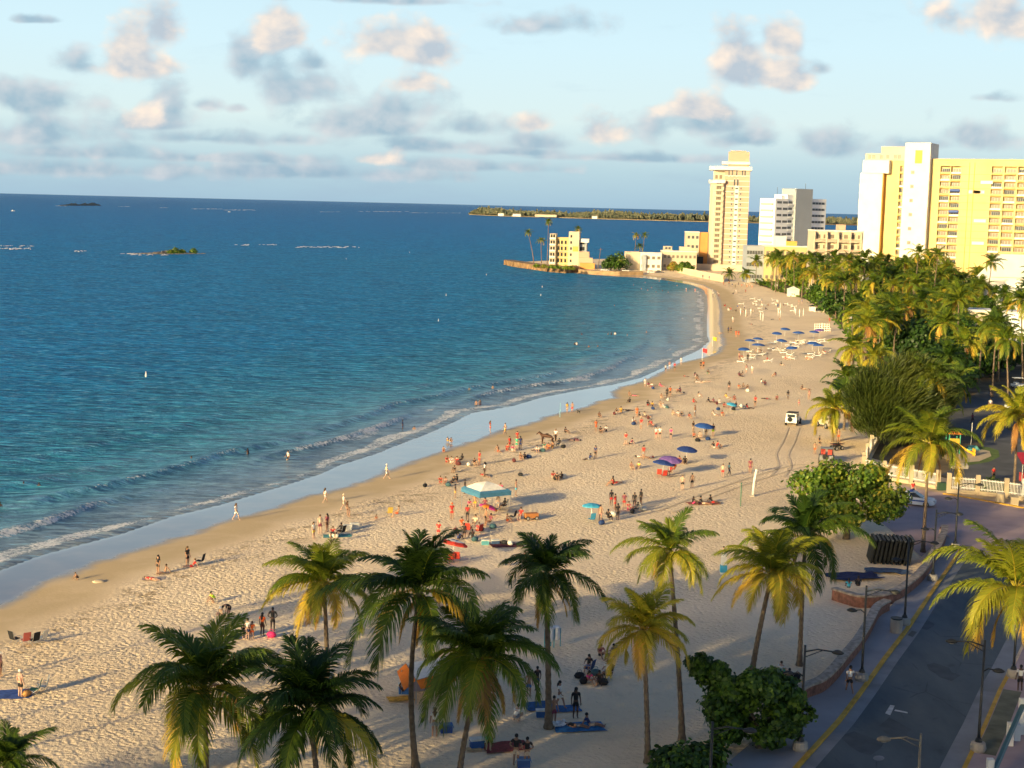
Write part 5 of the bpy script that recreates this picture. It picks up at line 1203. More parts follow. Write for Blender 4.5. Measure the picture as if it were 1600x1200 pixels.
umbrella(P(758, 808), 'low magenta and orange umbrella in front of the blue canopy tent', [magenta_u, orange_u], .95, 1.3, .35, 2, None, 2)
umbrella(P(1141, 642), 'tiny aqua parasol among the crowded group up the beach', [aqua_u], .8, 1.3, .2, 1)
LM = {}
def lounger(loc, rz, label, group, back=.5):
    if not LM:
        mb = MB(); mb.box((0, 0, .3), (1.95, .62, .06))
        for sx in (-.75, .75):
            for sy in (-.26, .26): mb.box((sx, sy, .14), (.06, .06, .27))
        LM['f'] = mb.mesh('frame', plast_w); mb = MB(); mb.box((.25, 0, .36), (1.35, .58, .06)); LM['c'] = mb.mesh('cushion', whitec)
        mb = MB(); mb.box((-.72, 0, .56), (.72, .58, .06), ry=.62); LM['b'] = mb.mesh('backrest', whitec)
    g = thing('sun_lounger', label, 'sun lounger', loc, rz, group)
    for n_, k_ in (('frame', 'f'), ('cushion', 'c'), ('backrest', 'b')): obj(n_, LM[k_], g)
LG = 'white sun loungers under the blue umbrellas'
rnd = random.Random(31)
for px, py in ((1165, 549), (1172, 551), (1178, 556), (1186, 556), (1193, 555), (1169, 561), (1158, 567), (1166, 563), (1175, 561), (1209, 537), (1216, 535), (1222, 549), (1213, 549), (1205, 538), (1240, 537), (1248, 539), (1254, 536), (1232, 541), (1242, 543), (1260, 538), (1235, 556), (1225, 553), (1268, 555), (1276, 558), (1285, 555), (1292, 552), (1270, 535), (1277, 537), (1283, 533), (1288, 536), (1265, 560), (1238, 562), (1229, 560), (1200, 566), (1205, 547), (1251, 534)):
    lounger(P(px, py), rnd.uniform(-.5, .6) + 2.6, 'white sun lounger in the cluster below the blue umbrellas', LG)
LG2 = 'pale loungers and chairs far up the beach'
for px, py in ((1176, 468), (1181, 472), (1184, 478), (1188, 483), (1190, 488), (1193, 478), (1186, 470), (1179, 476), (1210, 470), (1216, 472), (1214, 478), (1217, 485), (1208, 475), (1228, 476), (1234, 478), (1240, 480), (1158, 476), (1239, 487), (1140, 486), (1276, 488), (1290, 470), (1283, 466)):
    lounger(P(px, py), rnd.uniform(0, 3), 'pale sun lounger in the jumble far up the beach', LG2)
CG = 'folded white umbrellas far up the beach'
mbc = MB(); mbc.tube([(0, 0, 0), (0, 0, .7), (0, 0, 1.6), (0, 0, 2.4)], [.04, .10, .16, .03], 7); CLOSED = mbc.mesh('folded_umbrella', whitec)
for px, py in ((1211, 450), (1214, 450), (1188, 500), (1192, 502), (1216, 494), (1219, 496), (1243, 492), (1249, 496), (1255, 494), (1241, 490), (1219, 484), (1173, 493), (1165, 495), (1157, 493), (1325, 520)):
    tag(obj('folded_umbrella', CLOSED, None, P(px, py)), 'folded white umbrella standing upright among the far loungers', 'beach umbrella', CG)
CMESH = {}
def chair(loc, rz, label, col, group=None, sc=1.):
    if not CMESH:
        mb = MB()
        for sy in (-.27, .27): mb.tube([(.3, sy, 0), (-.28, sy, .42), (-.42, sy, .95)], .016, 5); mb.tube([(-.3, sy, 0), (.28, sy, .40)], .016, 5); mb.tube([(.26, sy, .56), (-.34, sy, .6)], .02, 5)
        CMESH['f'] = mb.mesh('frame', steel); mb = MB(); mb.add([(.26, -.26, .38), (.26, .26, .38), (-.25, .26, .33), (-.25, -.26, .33), (.26, -.26, .36), (.26, .26, .36), (-.25, .26, .31), (-.25, -.26, .31)], [(0, 1, 2, 3), (7, 6, 5, 4), (0, 4, 5, 1), (3, 2, 6, 7)]); CMESH['s'] = mb.mesh('seat', whitec)
        mb = MB(); mb.add([(-.26, -.26, .36), (-.26, .26, .36), (-.43, .26, .98), (-.43, -.26, .98), (-.29, -.26, .36), (-.29, .26, .36), (-.46, .26, .98), (-.46, -.26, .98)], [(0, 1, 2, 3), (7, 6, 5, 4), (3, 2, 6, 7), (0, 3, 7, 4), (1, 5, 6, 2)]); CMESH['b'] = mb.mesh('backrest', whitec)
    g = thing('beach_chair', label, 'beach chair', loc, rz, group, sc)
    obj('frame', CMESH['f'], g); setmat(obj('seat', CMESH['s'], g), flat(col)); setmat(obj('backrest', CMESH['b'], g), flat(col))
KB, KR_, KW, KN, KG = (.015, .016, .02), (.55, .05, .03), (.70, .68, .60), (.02, .05, .16), (.04, .16, .10)
for px, py, col, rz, lab in ((24, 1005, KB, 1.0, 'leftmost low black chair of the empty set on the sand'), (40, 1007, (.5, .12, .10), 2.2, 'reddish chair second from the left in the empty set'), (53, 1007, KB, 2.5, 'black chair third from the left in the empty set'), (65, 1004, KW, 2.8, 'white backed chair at the right of the empty set'),
                             (54, 1085, KG, 3.3, 'green chair with a white towel beside the woman in black shorts'), (66, 1080, KW, 3.5, 'white chair right of the green chair'), (312, 882, KB, 2.9, 'dark chair behind the person in red near the wet sand'), (670, 874, KR_, 2.0, 'red chair at the left under the ringed umbrella'), (704, 879, KR_, 1.8, 'red chair in the middle under the ringed umbrella'), (714, 878, KR_, 1.5, 'red chair at the right under the ringed umbrella'),
                             (676, 880, KR_, 2.4, 'small red chair below the leftmost one of the ringed umbrella'), (919, 1052, KN, 2.6, 'navy chair under the woman seated at the left of the shaded group'), (955, 1032, KN, 3.4, 'navy chair at the right of the shaded seated group'), (948, 1062, KB, 3.6, 'black chair front right of the shaded seated group'), (1030, 745, KR_, 1.5, 'left red chair below the touching umbrellas'), (1037, 747, KR_, 1.9, 'right red chair below the touching umbrellas'),
                             (608, 806, (.7, .5, .1), 2.0, 'yellow chair beside a couple near the swash'), (924, 816, aqua_u.diffuse_color[:3] and (.05, .3, .5), 2.0, 'blue chair under the aqua umbrella'), (533, 836, KB, 2.6, 'black chair in the group beside two white coolers'), (800, 812, KB, 2.7, 'black chair facing the wagon'), (731, 832, KR_, 1.4, 'orange red chair in the big seated circle, left'), (747, 834, KR_, 2.4, 'orange red chair in the big seated circle, right'), (775, 800, KN, 3., 'navy chair at the right under the blue canopy tent'), (787, 795, KB, 3.3, 'black chair at the far right under the blue canopy tent'),
                             (985, 798, KR_, 3.0, 'red chair in the standing crowd near the aqua umbrella'), (994, 800, KB, 3.2, 'black chair in the standing crowd near the aqua umbrella'), (1216, 1063, (.1, .3, .3), 1.2, 'teal chair of the man in white under the leaning palm')):
    chair(P(px, py), rz, lab, col)
CB = {}
def cooler(loc, rz, label, col, lid=(.75, .75, .72), sc=1.):
    if not CB:
        mb = MB(); mb.box((0, 0, .19), (.62, .38, .38), taper=1.06); CB['b'] = mb.mesh('body', whitec); mb = MB(); mb.box((0, 0, .425), (.68, .43, .08)); CB['l'] = mb.mesh('lid', whitec); mb = MB(); mb.tube([(-.33, 0, .32), (-.40, 0, .30), (-.40, 0, .2)], .02, 5); mb.tube([(.33, 0, .32), (.40, 0, .30), (.40, 0, .2)], .02, 5); CB['h'] = mb.mesh('handles', whitec)
    g = thing('cooler', label, 'cooler', loc, rz, None, sc); setmat(obj('body', CB['b'], g), flat(col)); setmat(obj('lid', CB['l'], g), flat(lid)); setmat(obj('handles', CB['h'], g), flat(lid))
for px, py, rz, col, lid, sc, lab in ((697, 1144, .2, (.02, .06, .25), (.05, .15, .35), 1.1, 'blue cooler right of the long haired girl'), (745, 1168, .3, (.03, .10, .32), KW, 1.2, 'blue cooler with a white lid left of the green shorts man'), (846, 1120, .1, (.03, .12, .35), KW, 1., 'blue cooler with white lid left of the bare straight palm trunk'), (633, 1083, .1, (.04, .14, .42), KW, 1.3, 'blue cooler beside the orange and white tent'),
                                  (543, 829, .2, KW, KW, 1.2, 'left white cooler in the group near the wet sand'), (554, 826, .4, KW, KW, 1.2, 'right white cooler in the group near the wet sand'), (371, 997, .3, (.02, .05, .22), KW, 1.2, 'dark blue cooler in the group behind the lower left palm'), (818, 1198, .1, (.03, .08, .25), (.1, .2, .4), 1.1, 'blue cooler between the two men in black at the bottom edge'), (880, 747, .2, KW, KW, 1., 'small white box beside three people on the mid sand'), (758, 851, .2, (.1, .35, .4), KW, 1, 'teal bag box left of the dark towel'), (774, 851, .3, (.05, .1, .2), KW, 1, 'navy bag box beside the dark towel')):
    cooler(P(px, py), rz, lab, col, lid, sc)
def towel(px, py, w_, l_, rz, col, label, name='beach_towel', h_=.05, cat='towel'):
    rn = random.Random(px * 7 + int(py)); mb = MB(); n = 7; vs = []; c = P(px, py)
    for i in range(n):
        for j in range(n): vs.append(((i / (n - 1) - .5) * w_ * (1 + rn.uniform(-.05, .05)), (j / (n - 1) - .5) * l_ * (1 + rn.uniform(-.05, .05)), .04 + rn.random() * h_))
    mb.add(vs, [(i * n + j, (i + 1) * n + j, (i + 1) * n + j + 1, i * n + j + 1) for i in range(n - 1) for j in range(n - 1)])
    o = mb.build(name, flat(col, .9, var=.5, scale=2.5) if False else mat('towel_cloth', col, .95, var=.35, scale=4), None, loc=c); o.rotation_euler.z = rz; tag(o, label, cat)
for a in ((18, 1086, 2.6, 1.8, .2, (.04, .09, .30), 'blue patterned towel left of the woman in black shorts'), (844, 1104, 2.0, 1.6, .3, (.02, .09, .22), 'blue towel left of the bare straight palm trunk'), (884, 1108, 1.8, 1.2, .2, (.03, .12, .28), 'small blue towel near the girl in white'), (905, 1137, 3.0, 1.6, .2, (.02, .14, .32), 'bright blue towel under the two people lying down'),
          (626, 1093, 1.6, 1.0, .3, (.65, .35, .05), 'yellow and orange towel at the foot of the striped windsock'), (1334, 903, 4.6, 2.4, .25, (.012, .022, .08), 'crumpled dark blue tarp on the shaded sand'), (1385, 894, 3.6, 1.8, -.2, (.03, .06, .13), 'crumpled blue and white tarp right of the dark one'), (527, 838, 2.6, 1.4, .2, (.08, .3, .3), 'teal towel in the group near two white coolers'), (240, 905, 1.8, .9, .3, (.35, .3, .28), 'pale towel at the feet of the standing woman in dark swimwear'),
          (792, 853, 3.0, 1.4, .2, (.10, .02, .03), 'dark red towel with bags right of the ringed umbrella'), (873, 1134, 1.0, .7, .6, (.7, .7, .68), 'rumpled white cloth beside the bare straight palm trunk'), (1098, 787, 3.4, 1.4, .2, (.35, .1, .08), 'red towel below the volleyball posts'), (790, 1168, 2.6, 1.6, .3, (.25, .05, .04), 'red picnic blanket under the dark leaning palm'), (740, 1172, .9, .6, .3, (.6, .4, .2), 'small tan mat beside the green shorts man')):
    towel(*a[:6], a[6], 'tarp' if 'tarp' in a[6] else 'beach_towel', .25 if 'tarp' in a[6] or 'cloth' in a[6] else .05, 'tarp' if 'tarp' in a[6] else 'towel')
def bag(px, py, col, label, sc=1.):
    g = thing('bag', label, 'bag', P(px, py), px, None, sc); mb = MB(); mb.ball((0, 0, .17), .24, 8, sq=(1.3, .8, .85)); mb.build('body', flat(col), g, smooth=True); mb = MB(); mb.tube([(-.15, 0, .32), (-.08, 0, .48), (.08, 0, .48), (.15, 0, .32)], .015, 5); mb.build('handle', flat(col), g)
for px, py, col, lab in ((664, 761, KB, 'small black bag lying alone near the damp sand'), (813, 744, KB, 'black bag right of the seated pair on mid sand'), (788, 851, KB, 'black bag on the dark red towel'), (797, 852, KW, 'white bag on the dark red towel'), (42, 1088, (.5, .25, .08), 'tan bag in front of the blue patterned towel'), (424, 996, (.7, .03, .16), 'pink float bag at the feet of the woman in the black top'), (905, 1060, KB, 'black bag left of the shaded seated group'), (765, 1160, KB, 'dark bag in the picnic group under the leaning palm'), (1245, 1062, KB, 'black bag beside the seated man in white under the leaning palm')):
    bag(px, py, col, lab, 1.2)
# canopy tent
def tent4(loc, rz, label, w_, h_, m_top, m_edge, wall=None):
    g = thing('canopy_tent', label, 'canopy tent', loc, rz)
    for sx in (-1, 1):
        for sy in (-1, 1): mb = MB(); mb.tube([(sx * w_ / 2, sy * w_ / 2, -.1), (sx * w_ / 2, sy * w_ / 2, h_)], .03, 6); mb.build('leg', steel, g)
    mb = MB(); k_ = w_ / 2 + .05; q = k_ * .42; z1, z2 = h_ + .1, h_ + .75
    mb.add([(-k_, -k_, z1), (k_, -k_, z1), (k_, k_, z1), (-k_, k_, z1), (-q, -q, z2), (q, -q, z2), (q, q, z2), (-q, q, z2), (0, 0, z2 + .22)], [(0, 1, 5, 4), (1, 2, 6, 5), (2, 3, 7, 6), (3, 0, 4, 7), (4, 5, 8), (5, 6, 8), (6, 7, 8), (7, 4, 8)]); mb.build('roof', m_top, g)
    for i in range(4):
        a = i * PI / 2; mb = MB(); mb.box((0, -k_ - .01, h_ - .05), (2 * k_, .03, .42)); o = mb.build('valance', m_edge, g); o.rotation_euler.z = a
    mb = MB(); kk = k_ + .06; mb.add([(-kk, -kk, z1 - .0), (kk, -kk, z1), (kk * .86, -kk * .86, z1 + .24), (-kk * .86, -kk * .86, z1 + .24)], [(0, 1, 2, 3)])
    for i in range(4): o = obj('roof_border', mb.mesh('roof_border', m_edge), g); o.rotation_euler.z = i * PI / 2
tent4(P(759, 797), .55, 'blue edged canopy tent with a pale roof in the middle of the beach', 3.6, 2.0, whitec, mat('teal_canvas', (.06, .20, .33), .8))
c = P(668, 1088); g = thing('beach_tent', 'orange and white slanted beach tent between the palm trunks', 'beach tent', c, .35)
mb = MB(); mb.add([(-1.1, -1.2, 1.55), (1.5, -1.2, 2.0), (1.5, 1.0, 2.15), (-1.1, 1.0, 1.9)], [(0, 1, 2, 3)]); mb.build('roof', whitec, g)
mb = MB(); mb.add([(-1.15, -1.25, 1.53), (-1.9, -1.3, .95), (-1.7, 1.1, 1.4), (-1.15, 1.05, 1.9)], [(0, 1, 2, 3)]); mb.add([(-1.1, -1.22, 1.52), (1.5, -1.22, 1.97), (1.3, -1.5, 1.3), (-.9, -1.55, 1.05)], [(3, 2, 1, 0)]); mb.build('flap', orange_u, g)
mb = MB(); mb.add([(-1.1, 1.0, 1.88), (1.5, 1.0, 2.13), (1.7, 1.1, 0), (-1.2, 1.1, 0)], [(0, 1, 2, 3)]); mb.build('back_wall', mat('mauve_canvas', (.42, .34, .38), .9), g)
for x_, y_, h_ in ((-1.1, -1.2, 1.55), (1.5, -1.2, 2.0), (1.5, 1., 2.15), (-1.1, 1., 1.9)): mb = MB(); mb.tube([(x_, y_, -.1), (x_, y_, h_)], .03, 6); mb.build('pole', steel, g)
b = P(627, 1086); g = thing('windsock_pole', 'dark twisted windsock hanging on a pole left of the orange tent', 'windsock', b); mb = MB(); mb.tube([(0, 0, -.1), (0, 0, 1.6)], .02, 5); mb.build('pole', steel, g)
mb = MB(); mb.tube([(math.cos(i * 1.3) * .12, math.sin(i * 1.3) * .12, 1.55 - i * .13) for i in range(11)], [.07] * 11, 5); mb.build('spiral', flat((.05, .02, .02)), g)
# poles, flags, boards
def flag(px, py, ytop, col, label):
    b = P(px, py); h_ = at_y(px, ytop, b.y).z - b.z; g = thing('warning_flag', label, 'flag', b); mb = MB(); mb.tube([(0, 0, -.3), (0, 0, h_)], .05, 5); mb.build('pole', plast_w, g)
    mb = MB(); vs = []
    for i in range(6): vs += [(i * .2, math.sin(i * 1.2) * .1, h_ - .02 - i * .03), (i * .2, math.sin(i * 1.2 + .5) * .1, h_ - .8 - i * .06)]
    mb.add(vs, [(2 * i, 2 * i + 1, 2 * i + 3, 2 * i + 2) for i in range(5)]); mb.build('cloth', flat(col), g)
flag(1097, 563, 544, (.7, .03, .03), 'red warning flag at the water edge'); flag(1113, 541, 526, (.75, .5, .03), 'yellow warning flag at the water edge above the red one')
b = P(1176, 775); g = thing('volleyball_post', 'tall white padded volleyball post on the sand', 'volleyball post', b); mb = MB(); mb.tube([(0, 0, -.2), (.1, 0, 1.6), (.28, 0, 2.9), (.5, 0, 3.0)], [.15, .13, .12, .08], 9); mb.build('post', whitec, g, smooth=True); mb = MB(); mb.lathe([(.34, 0), (.3, .12), (.2, .16)], 10); mb.build('base', concrete, g)
b = P(1157, 791); g = thing('volleyball_post', 'thin green volleyball post left of the white one', 'volleyball post', b); mb = MB(); mb.tube([(0, 0, -.2), (0, 0, 2.4)], .05, 7); mb.build('post', flat((.06, .18, .10)), g); mb = MB(); mb.lathe([(.08, 2.4), (.09, 2.46), (.03, 2.5)], 8); mb.build('cap', flat((.06, .18, .10)), g)
b = P(875, 652); mb = MB(); mb.tube([(0, 0, -.2), (0, 0, 2.2)], .06, 6); tag(mb.build('marker_post', flat((.2, .4, .5)), loc=b), 'thin pale blue post by the damp sand near the brown horse', 'post')
b = P(1130, 897); g = thing('beach_shower', 'white and aqua foot shower pillar on the sand beyond the golden palm', 'shower', b); mb = MB(); mb.box((0, 0, .9), (.5, .4, 1.9), taper=.85); mb.build('pillar', whitec, g); mb = MB(); mb.box((0, -.05, .5), (.56, .46, .6)); mb.build('aqua_panel', aqua_u, g); mb = MB(); mb.tube([(0, -.2, 1.75), (0, -.5, 1.8)], .03, 5); mb.build('shower_head', steel, g)
for px, lab in ((858, 'left white refuse barrel on teal posts'), (868, 'right white refuse barrel on teal posts')):
    b = P(px, 1010 + (868 - px) * .2); g = thing('refuse_barrel', lab + ' behind the bare straight palm trunk', 'barrel', b)
    mb = MB(); mb.lathe([(.24, .5), (.29, .56), (.30, .9), (.29, 1.2), (.30, 1.4), (.24, 1.46)], 12); mb.build('drum', mat('white_drum', (.62, .64, .66), .5, var=.1), g, smooth=False)
    for sx in (-.33, .33): mb = MB(); mb.tube([(sx, .05, -.1), (sx, .05, 1.3)], .035, 5); mb.build('post', flat((.05, .3, .36)), g)
b = PP(1400, 988, ZP + .14); g = thing('trash_drum', 'grey concrete trash drum on the pavement by a lamp post', 'trash bin', b); mb = MB(); mb.lathe([(.42, 0), (.45, .2), (.45, 1.0)], 14); mb.build('drum', concrete, g); mb = MB(); mb.lathe([(.40, 1.003), (.42, 1.06), (.46, 1.08), (.44, 1.1)], 14); mb.build('rim', dark_m, g)
b = PP(1563, 786); g = thing('trash_drum', 'pale concrete litter bin by the kerb before the white fence', 'trash bin', b); mb = MB(); mb.lathe([(.42, 0), (.48, .2), (.42, 1.0)], 12); mb.build('drum', fence_c, g); mb = MB(); mb.lathe([(.36, 1.003), (.42, 1.05), (.42, 1.12), (.3, 1.15)], 12); mb.build('rim', concrete, g)
b = PP(1608, 1052); g = thing('utility_box', 'concrete bollard at the bottom left of the floodlit gate', 'bollard', PP(1585, 790)); mb = MB(); mb.box((0, 0, .4), (.7, .5, .9)); mb.build('block', fence_c, g); mb = MB(); mb.box((0, 0, .9), (.8, .6, .1)); mb.build('cap', fence_c, g)
# black stack
b = P(1390, 877); g = thing('lounger_stack', 'big stack of black folded loungers under dark netting on the shaded sand', 'stack', b, -.12)
for i in range(10):
    rn = random.Random(i); mb = MB(); mb.box(((i - 4.5) * .36, 0, 1.05 + rn.uniform(-.06, .06)), (.22, 2.6 + rn.uniform(-.2, .2), 2.1), ry=.16 + rn.uniform(-.03, .03)); mb.build('folded_lounger', mat('black_netting', (.012, .014, .014), .9, var=.4, scale=6), g)
    mb = MB(); mb.box(((i - 4.5) * .36 + .22, 0, 2.15 + rn.uniform(-.05, .05)), (.16, 2.5, .1), ry=.16); mb.build('top_edge', mat('worn_edge', (.10, .11, .11), .8, var=.4, scale=4), g)
# far white structures
def hut(px, py, w_, d_, h_, label, m_, roofm, open_=False, rz=0.):
    g = thing('beach_hut', label, 'hut', P(px, py), rz)
    if open_:
        for sx in (-1, 1):
            for sy in (-1, 1): mb = MB(); mb.box((sx * w_ / 2.2, sy * d_ / 2.2, h_ / 2), (.2, .2, h_)); mb.build('post', m_, g)
        mb = MB(); mb.box((0, 0, .5), (w_ * .9, d_ * .9, 1.0)); mb.build('counter', m_, g)
    else: mb = MB(); mb.box((0, 0, h_ / 2), (w_, d_, h_)); mb.build('wall', m_, g)
    mb = MB(); k_ = .3; mb.add([(-w_ / 2 - k_, -d_ / 2 - k_, h_), (w_ / 2 + k_, -d_ / 2 - k_, h_), (w_ / 2 + k_, d_ / 2 + k_, h_), (-w_ / 2 - k_, d_ / 2 + k_, h_), (0, 0, h_ + w_ * .28)], [(0, 1, 4), (1, 2, 4), (2, 3, 4), (3, 0, 4), (3, 2, 1, 0)]); mb.build('roof', roofm, g)
hut(1338, 512, 4.5, 4.5, 2.4, 'white gazebo with a pyramid roof at the edge of the grove', white_paint, white_paint, True)
hut(1298, 488, 4, 3, 1.6, 'cream kiosk with a crumpled cover below the sea almond tree', cream, whitec)
hut(1239, 463, 4, 3, 2.6, 'white raised lifeguard hut at the far grove edge', white_paint, whitec)
hut(1269, 486, 1.8, 1.6, 1.5, 'tiny white crate hut with a dark opening on the far sand', white_paint, dark_m)
for px, lab in ((1278, 'left white lattice panel behind the purplish umbrella'), (1290, 'right white lattice panel behind the purplish umbrella')):
    b = P(px, 518); mb = MB()
    for i in range(4): mb.box((0, 0, .3 + i * .55), (2.0, .06, .16)); mb.box((-.9 + i * .6, .0, 1.1), (.14, .08, 2.2))
    tag(mb.build('lattice_panel', white_paint, loc=b), lab, 'panel')
# playground
b = PP(1495, 706); g = thing('play_tower', 'small play tower with an orange roof and green posts', 'play tower', PP(1488, 708))
for sx in (-.7, .7):
    for sy in (-.7, .7): mb = MB(); mb.tube([(sx, sy, 0), (sx, sy, 2.6)], .08, 6); mb.build('post', flat((.05, .30, .18)), g)
mb = MB(); mb.box((0, 0, 1.3), (1.5, 1.5, .12)); mb.build('deck', flat((.08, .15, .35)), g); mb = MB(); mb.box((0, 0, 2.75), (1.9, 1.9, .3), taper=.5); mb.build('roof', flat((.6, .18, .03)), g)
mb = MB(); mb.box((.0, -.72, 1.7), (1.3, .06, .7)); mb.build('side_panel', flat((.5, .35, .04)), g)
g = thing('slide', 'yellow plastic slide beside the play tower', 'slide', PP(1508, 712)); mb = MB(); vs = []
for i in range(7):
    s_ = i / 6; x_, z_ = -1.2 + 2.4 * s_, 1.3 * (1 - s_) ** 1.4 + .15
    vs += [(x_, -.35, z_ + .3), (x_, -.32, z_), (x_, .32, z_), (x_, .35, z_ + .3)]
mb.add(vs, [(4 * i + k_, 4 * i + 4 + k_, 4 * i + 5 + k_, 4 * i + 1 + k_) for i in range(6) for k_ in range(3)]); mb.build('chute', flat((.75, .42, .03)), g); mb = MB(); mb.box((1.1, 0, .5), (.16, .8, .9)); mb.build('end_post', flat((.75, .42, .03)), g)
g = thing('basketball_stand', 'teal wheeled base with a thin pale pole on the park drive', 'stand', PP(1519, 703)); mb = MB(); mb.box((0, 0, .3), (1.9, 1.0, .6), taper=.5); mb.build('base', flat((.12, .36, .32)), g); mb = MB(); mb.tube([(-.2, 0, .5), (-.2, 0, 3.6)], .05, 6); mb.build('pole', steel, g)
g = thing('red_awning', 'dark red awning of a stall at the right edge beyond the gate', 'stall', PP(1606, 752)); mb = MB(); mb.add([(-1.2, -1.2, 2.2), (2.6, -1.2, 2.2), (2.6, 1.4, 3.2), (-1.2, 1.4, 3.2)], [(0, 1, 2, 3)]); mb.build('canopy', flat((.35, .02, .04)), g)
for sx in (-1.1, 2.5): mb = MB(); mb.tube([(sx, -1.1, 0), (sx, -1.1, 2.2)], .05, 6); mb.build('post', steel, g)
mb = MB(); mb.box((.6, 0, .5), (3, 1, 1)); mb.build('counter', flat((.4, .05, .05)), g)
# white fence with teal rail, bottom right corner
g = thing('barrier_gate', 'white barrier posts with a sloping dark teal rail in the bottom right corner', 'barrier', PP(1585, 1180)); c = PP(1585, 1180)
for bx, by, ht in ((1577, 1168, 1.5), (1594, 1150, 2.3), (1545, 1230, 1.6), (1588, 1160, 1.1)):
    p = PP(bx, by) - c; mb = MB(); mb.box((p.x, p.y, ht / 2), (.34, .34, ht)); mb.build('post', white_paint, g)
p, q = PP(1545, 1228) - c, PP(1592, 1150) - c; mb = MB(); mb.tube([p + Vector((.25, 0, .9)), q + Vector((.1, 0, 1.9))], .16, 6); mb.build('rail', flat((.05, .13, .14), .5), g)
# boats and buoys
def boat(px, py, label, sc=1.):
    g = thing('small_boat', label, 'boat', at_z(px, py, 0), .4, None, sc); mb = MB(); secs = [[(x_, -w_, z_), (x_, -w_ * .5, -.2), (x_, w_ * .5, -.2), (x_, w_, z_)] for x_, w_, z_ in ((-2.6, .9, .7), (0, 1.1, .8), (2, .7, .95), (3, .06, 1.15))]; loft(mb, secs); fixn(mb.build('hull', plast_w, g)); mb = MB(); mb.box((-.4, 0, 1.3), (1.8, 1.3, 1.1), taper=.8); mb.build('cabin', plast_w, g)
boat(20, 330, 'tiny white boat far out at the left edge of the sea', 1.2); boat(358, 331.5, 'tiny white boat far out beyond the rocky islet', 1.2)
BM = MB(); BM.lathe([(.05, -.2), (.22, 0), (.25, .4), (.16, .9), (.05, 1.5)], 9); BUOY = BM.mesh('buoy', plast_w)
for px, py in ((228, 589), (541, 405), (790, 407), (845, 462), (847, 449), (685, 502), (640, 395), (697, 462), (800, 352), (760, 430)):
    tag(obj('buoy', BUOY, None, at_z(px, py, 0), scale=(.7,) * 3 if px == 228 else (.5,) * 3), 'tall white buoy alone on the water left of centre' if px == 228 else 'small white buoy floating offshore', 'buoy', 'white buoys on the water')
# sand heap
mb = MB(); mb.ball((0, 0, 0), .5, 10, sq=(1.2, 1, .35)); tag(mb.build('sand_heap', sand_m, None, True, loc=P(155, 909)), 'small heap of dug sand right of the crouching child', 'sand heap')
# ------------------------------------------------------------------ people
def skin_mesh(name, verts, edges, rads, m, sub=1, extra=None):
    me = bpy.data.meshes.new('tmp'); me.from_pydata(verts, edges, []); o = bpy.data.objects.new('tmp', me); COL.objects.link(o)
    md = o.modifiers.new('s', 'SKIN'); md.use_smooth_shade = True; sv = me.skin_vertices[0].data
    for i, r_ in enumerate(rads): sv[i].radius = (r_, r_) if not isinstance(r_, tuple) else r_; sv[i].use_root = (i == 0)
    md.branch_smoothing = .4
    if sub: sb = o.modifiers.new('u', 'SUBSURF'); sb.levels = sub
    dg = bpy.context.evaluated_depsgraph_get(); ev = o.evaluated_get(dg); em = bpy.data.meshes.new_from_object(ev)
    bpy.data.objects.remove(o); bpy.data.meshes.remove(me)
    V = [tuple(v.co) for v in em.vertices]; Fs = [tuple(p.vertices) for p in em.polygons]; bpy.data.meshes.remove(em)
    mb = MB(); mb.add(V, Fs)
    if extra: mb.add(extra.v, extra.f)
    return mb.mesh(name, m, smooth=True)
def J(**k): return k
STAND = J(pel=(0, 0, .93), bel=(0, .01, 1.10), che=(0, .01, 1.28), nb=(0, .02, 1.43), nk=(0, .01, 1.50), hd=(0, -.01, 1.60), cr=(0, 0, 1.69),
          sh=(.17, .01, 1.40), el=(.235, .03, 1.13), wr=(.25, -.06, .89), ha=(.25, -.09, .80), hip=(.09, 0, .90), kn=(.10, -.01, .50), an=(.11, .03, .09), to=(.12, -.14, .04))
def pose(base=STAND, R=None, **k):
    d = {}
    for n_, p in base.items():
        d[n_] = [p, (-p[0], p[1], p[2])]
    for n_, p in k.items(): d[n_] = [p, (-p[0], p[1], p[2])]
    for n_, p in (R or {}).items(): d[n_][1] = p
    return d
SIT = dict(pel=(0, .02, .13), bel=(0, .06, .29), che=(0, .03, .47), nb=(0, -.01, .62), nk=(0, -.03, .68), hd=(0, -.05, .78), cr=(0, -.04, .87), sh=(.17, 0, .59), el=(.27, -.18, .42), wr=(.14, -.38, .40), ha=(.07, -.44, .39), hip=(.09, -.02, .13), kn=(.15, -.40, .46), an=(.13, -.62, .08), to=(.13, -.79, .04))
LEAN = dict(pel=(0, 0, .12), bel=(0, .08, .26), che=(0, .18, .42), nb=(0, .24, .56), nk=(0, .24, .62), hd=(0, .21, .72), cr=(0, .22, .81), sh=(.17, .23, .53), el=(.25, .38, .32), wr=(.26, .48, .07), ha=(.27, .56, .04), hip=(.09, -.03, .12), kn=(.11, -.45, .19), an=(.12, -.86, .07), to=(.13, -.92, .19))
LIE = dict(pel=(0, 0, .12), bel=(0, .17, .12), che=(0, .35, .14), nb=(0, .50, .13), nk=(0, .56, .13), hd=(0, .67, .15), cr=(0, .76, .16), sh=(.17, .46, .13), el=(.27, .24, .10), wr=(.27, 0, .07), ha=(.27, -.08, .06), hip=(.09, -.03, .12), kn=(.11, -.43, .16), an=(.12, -.84, .08), to=(.14, -.88, .19))
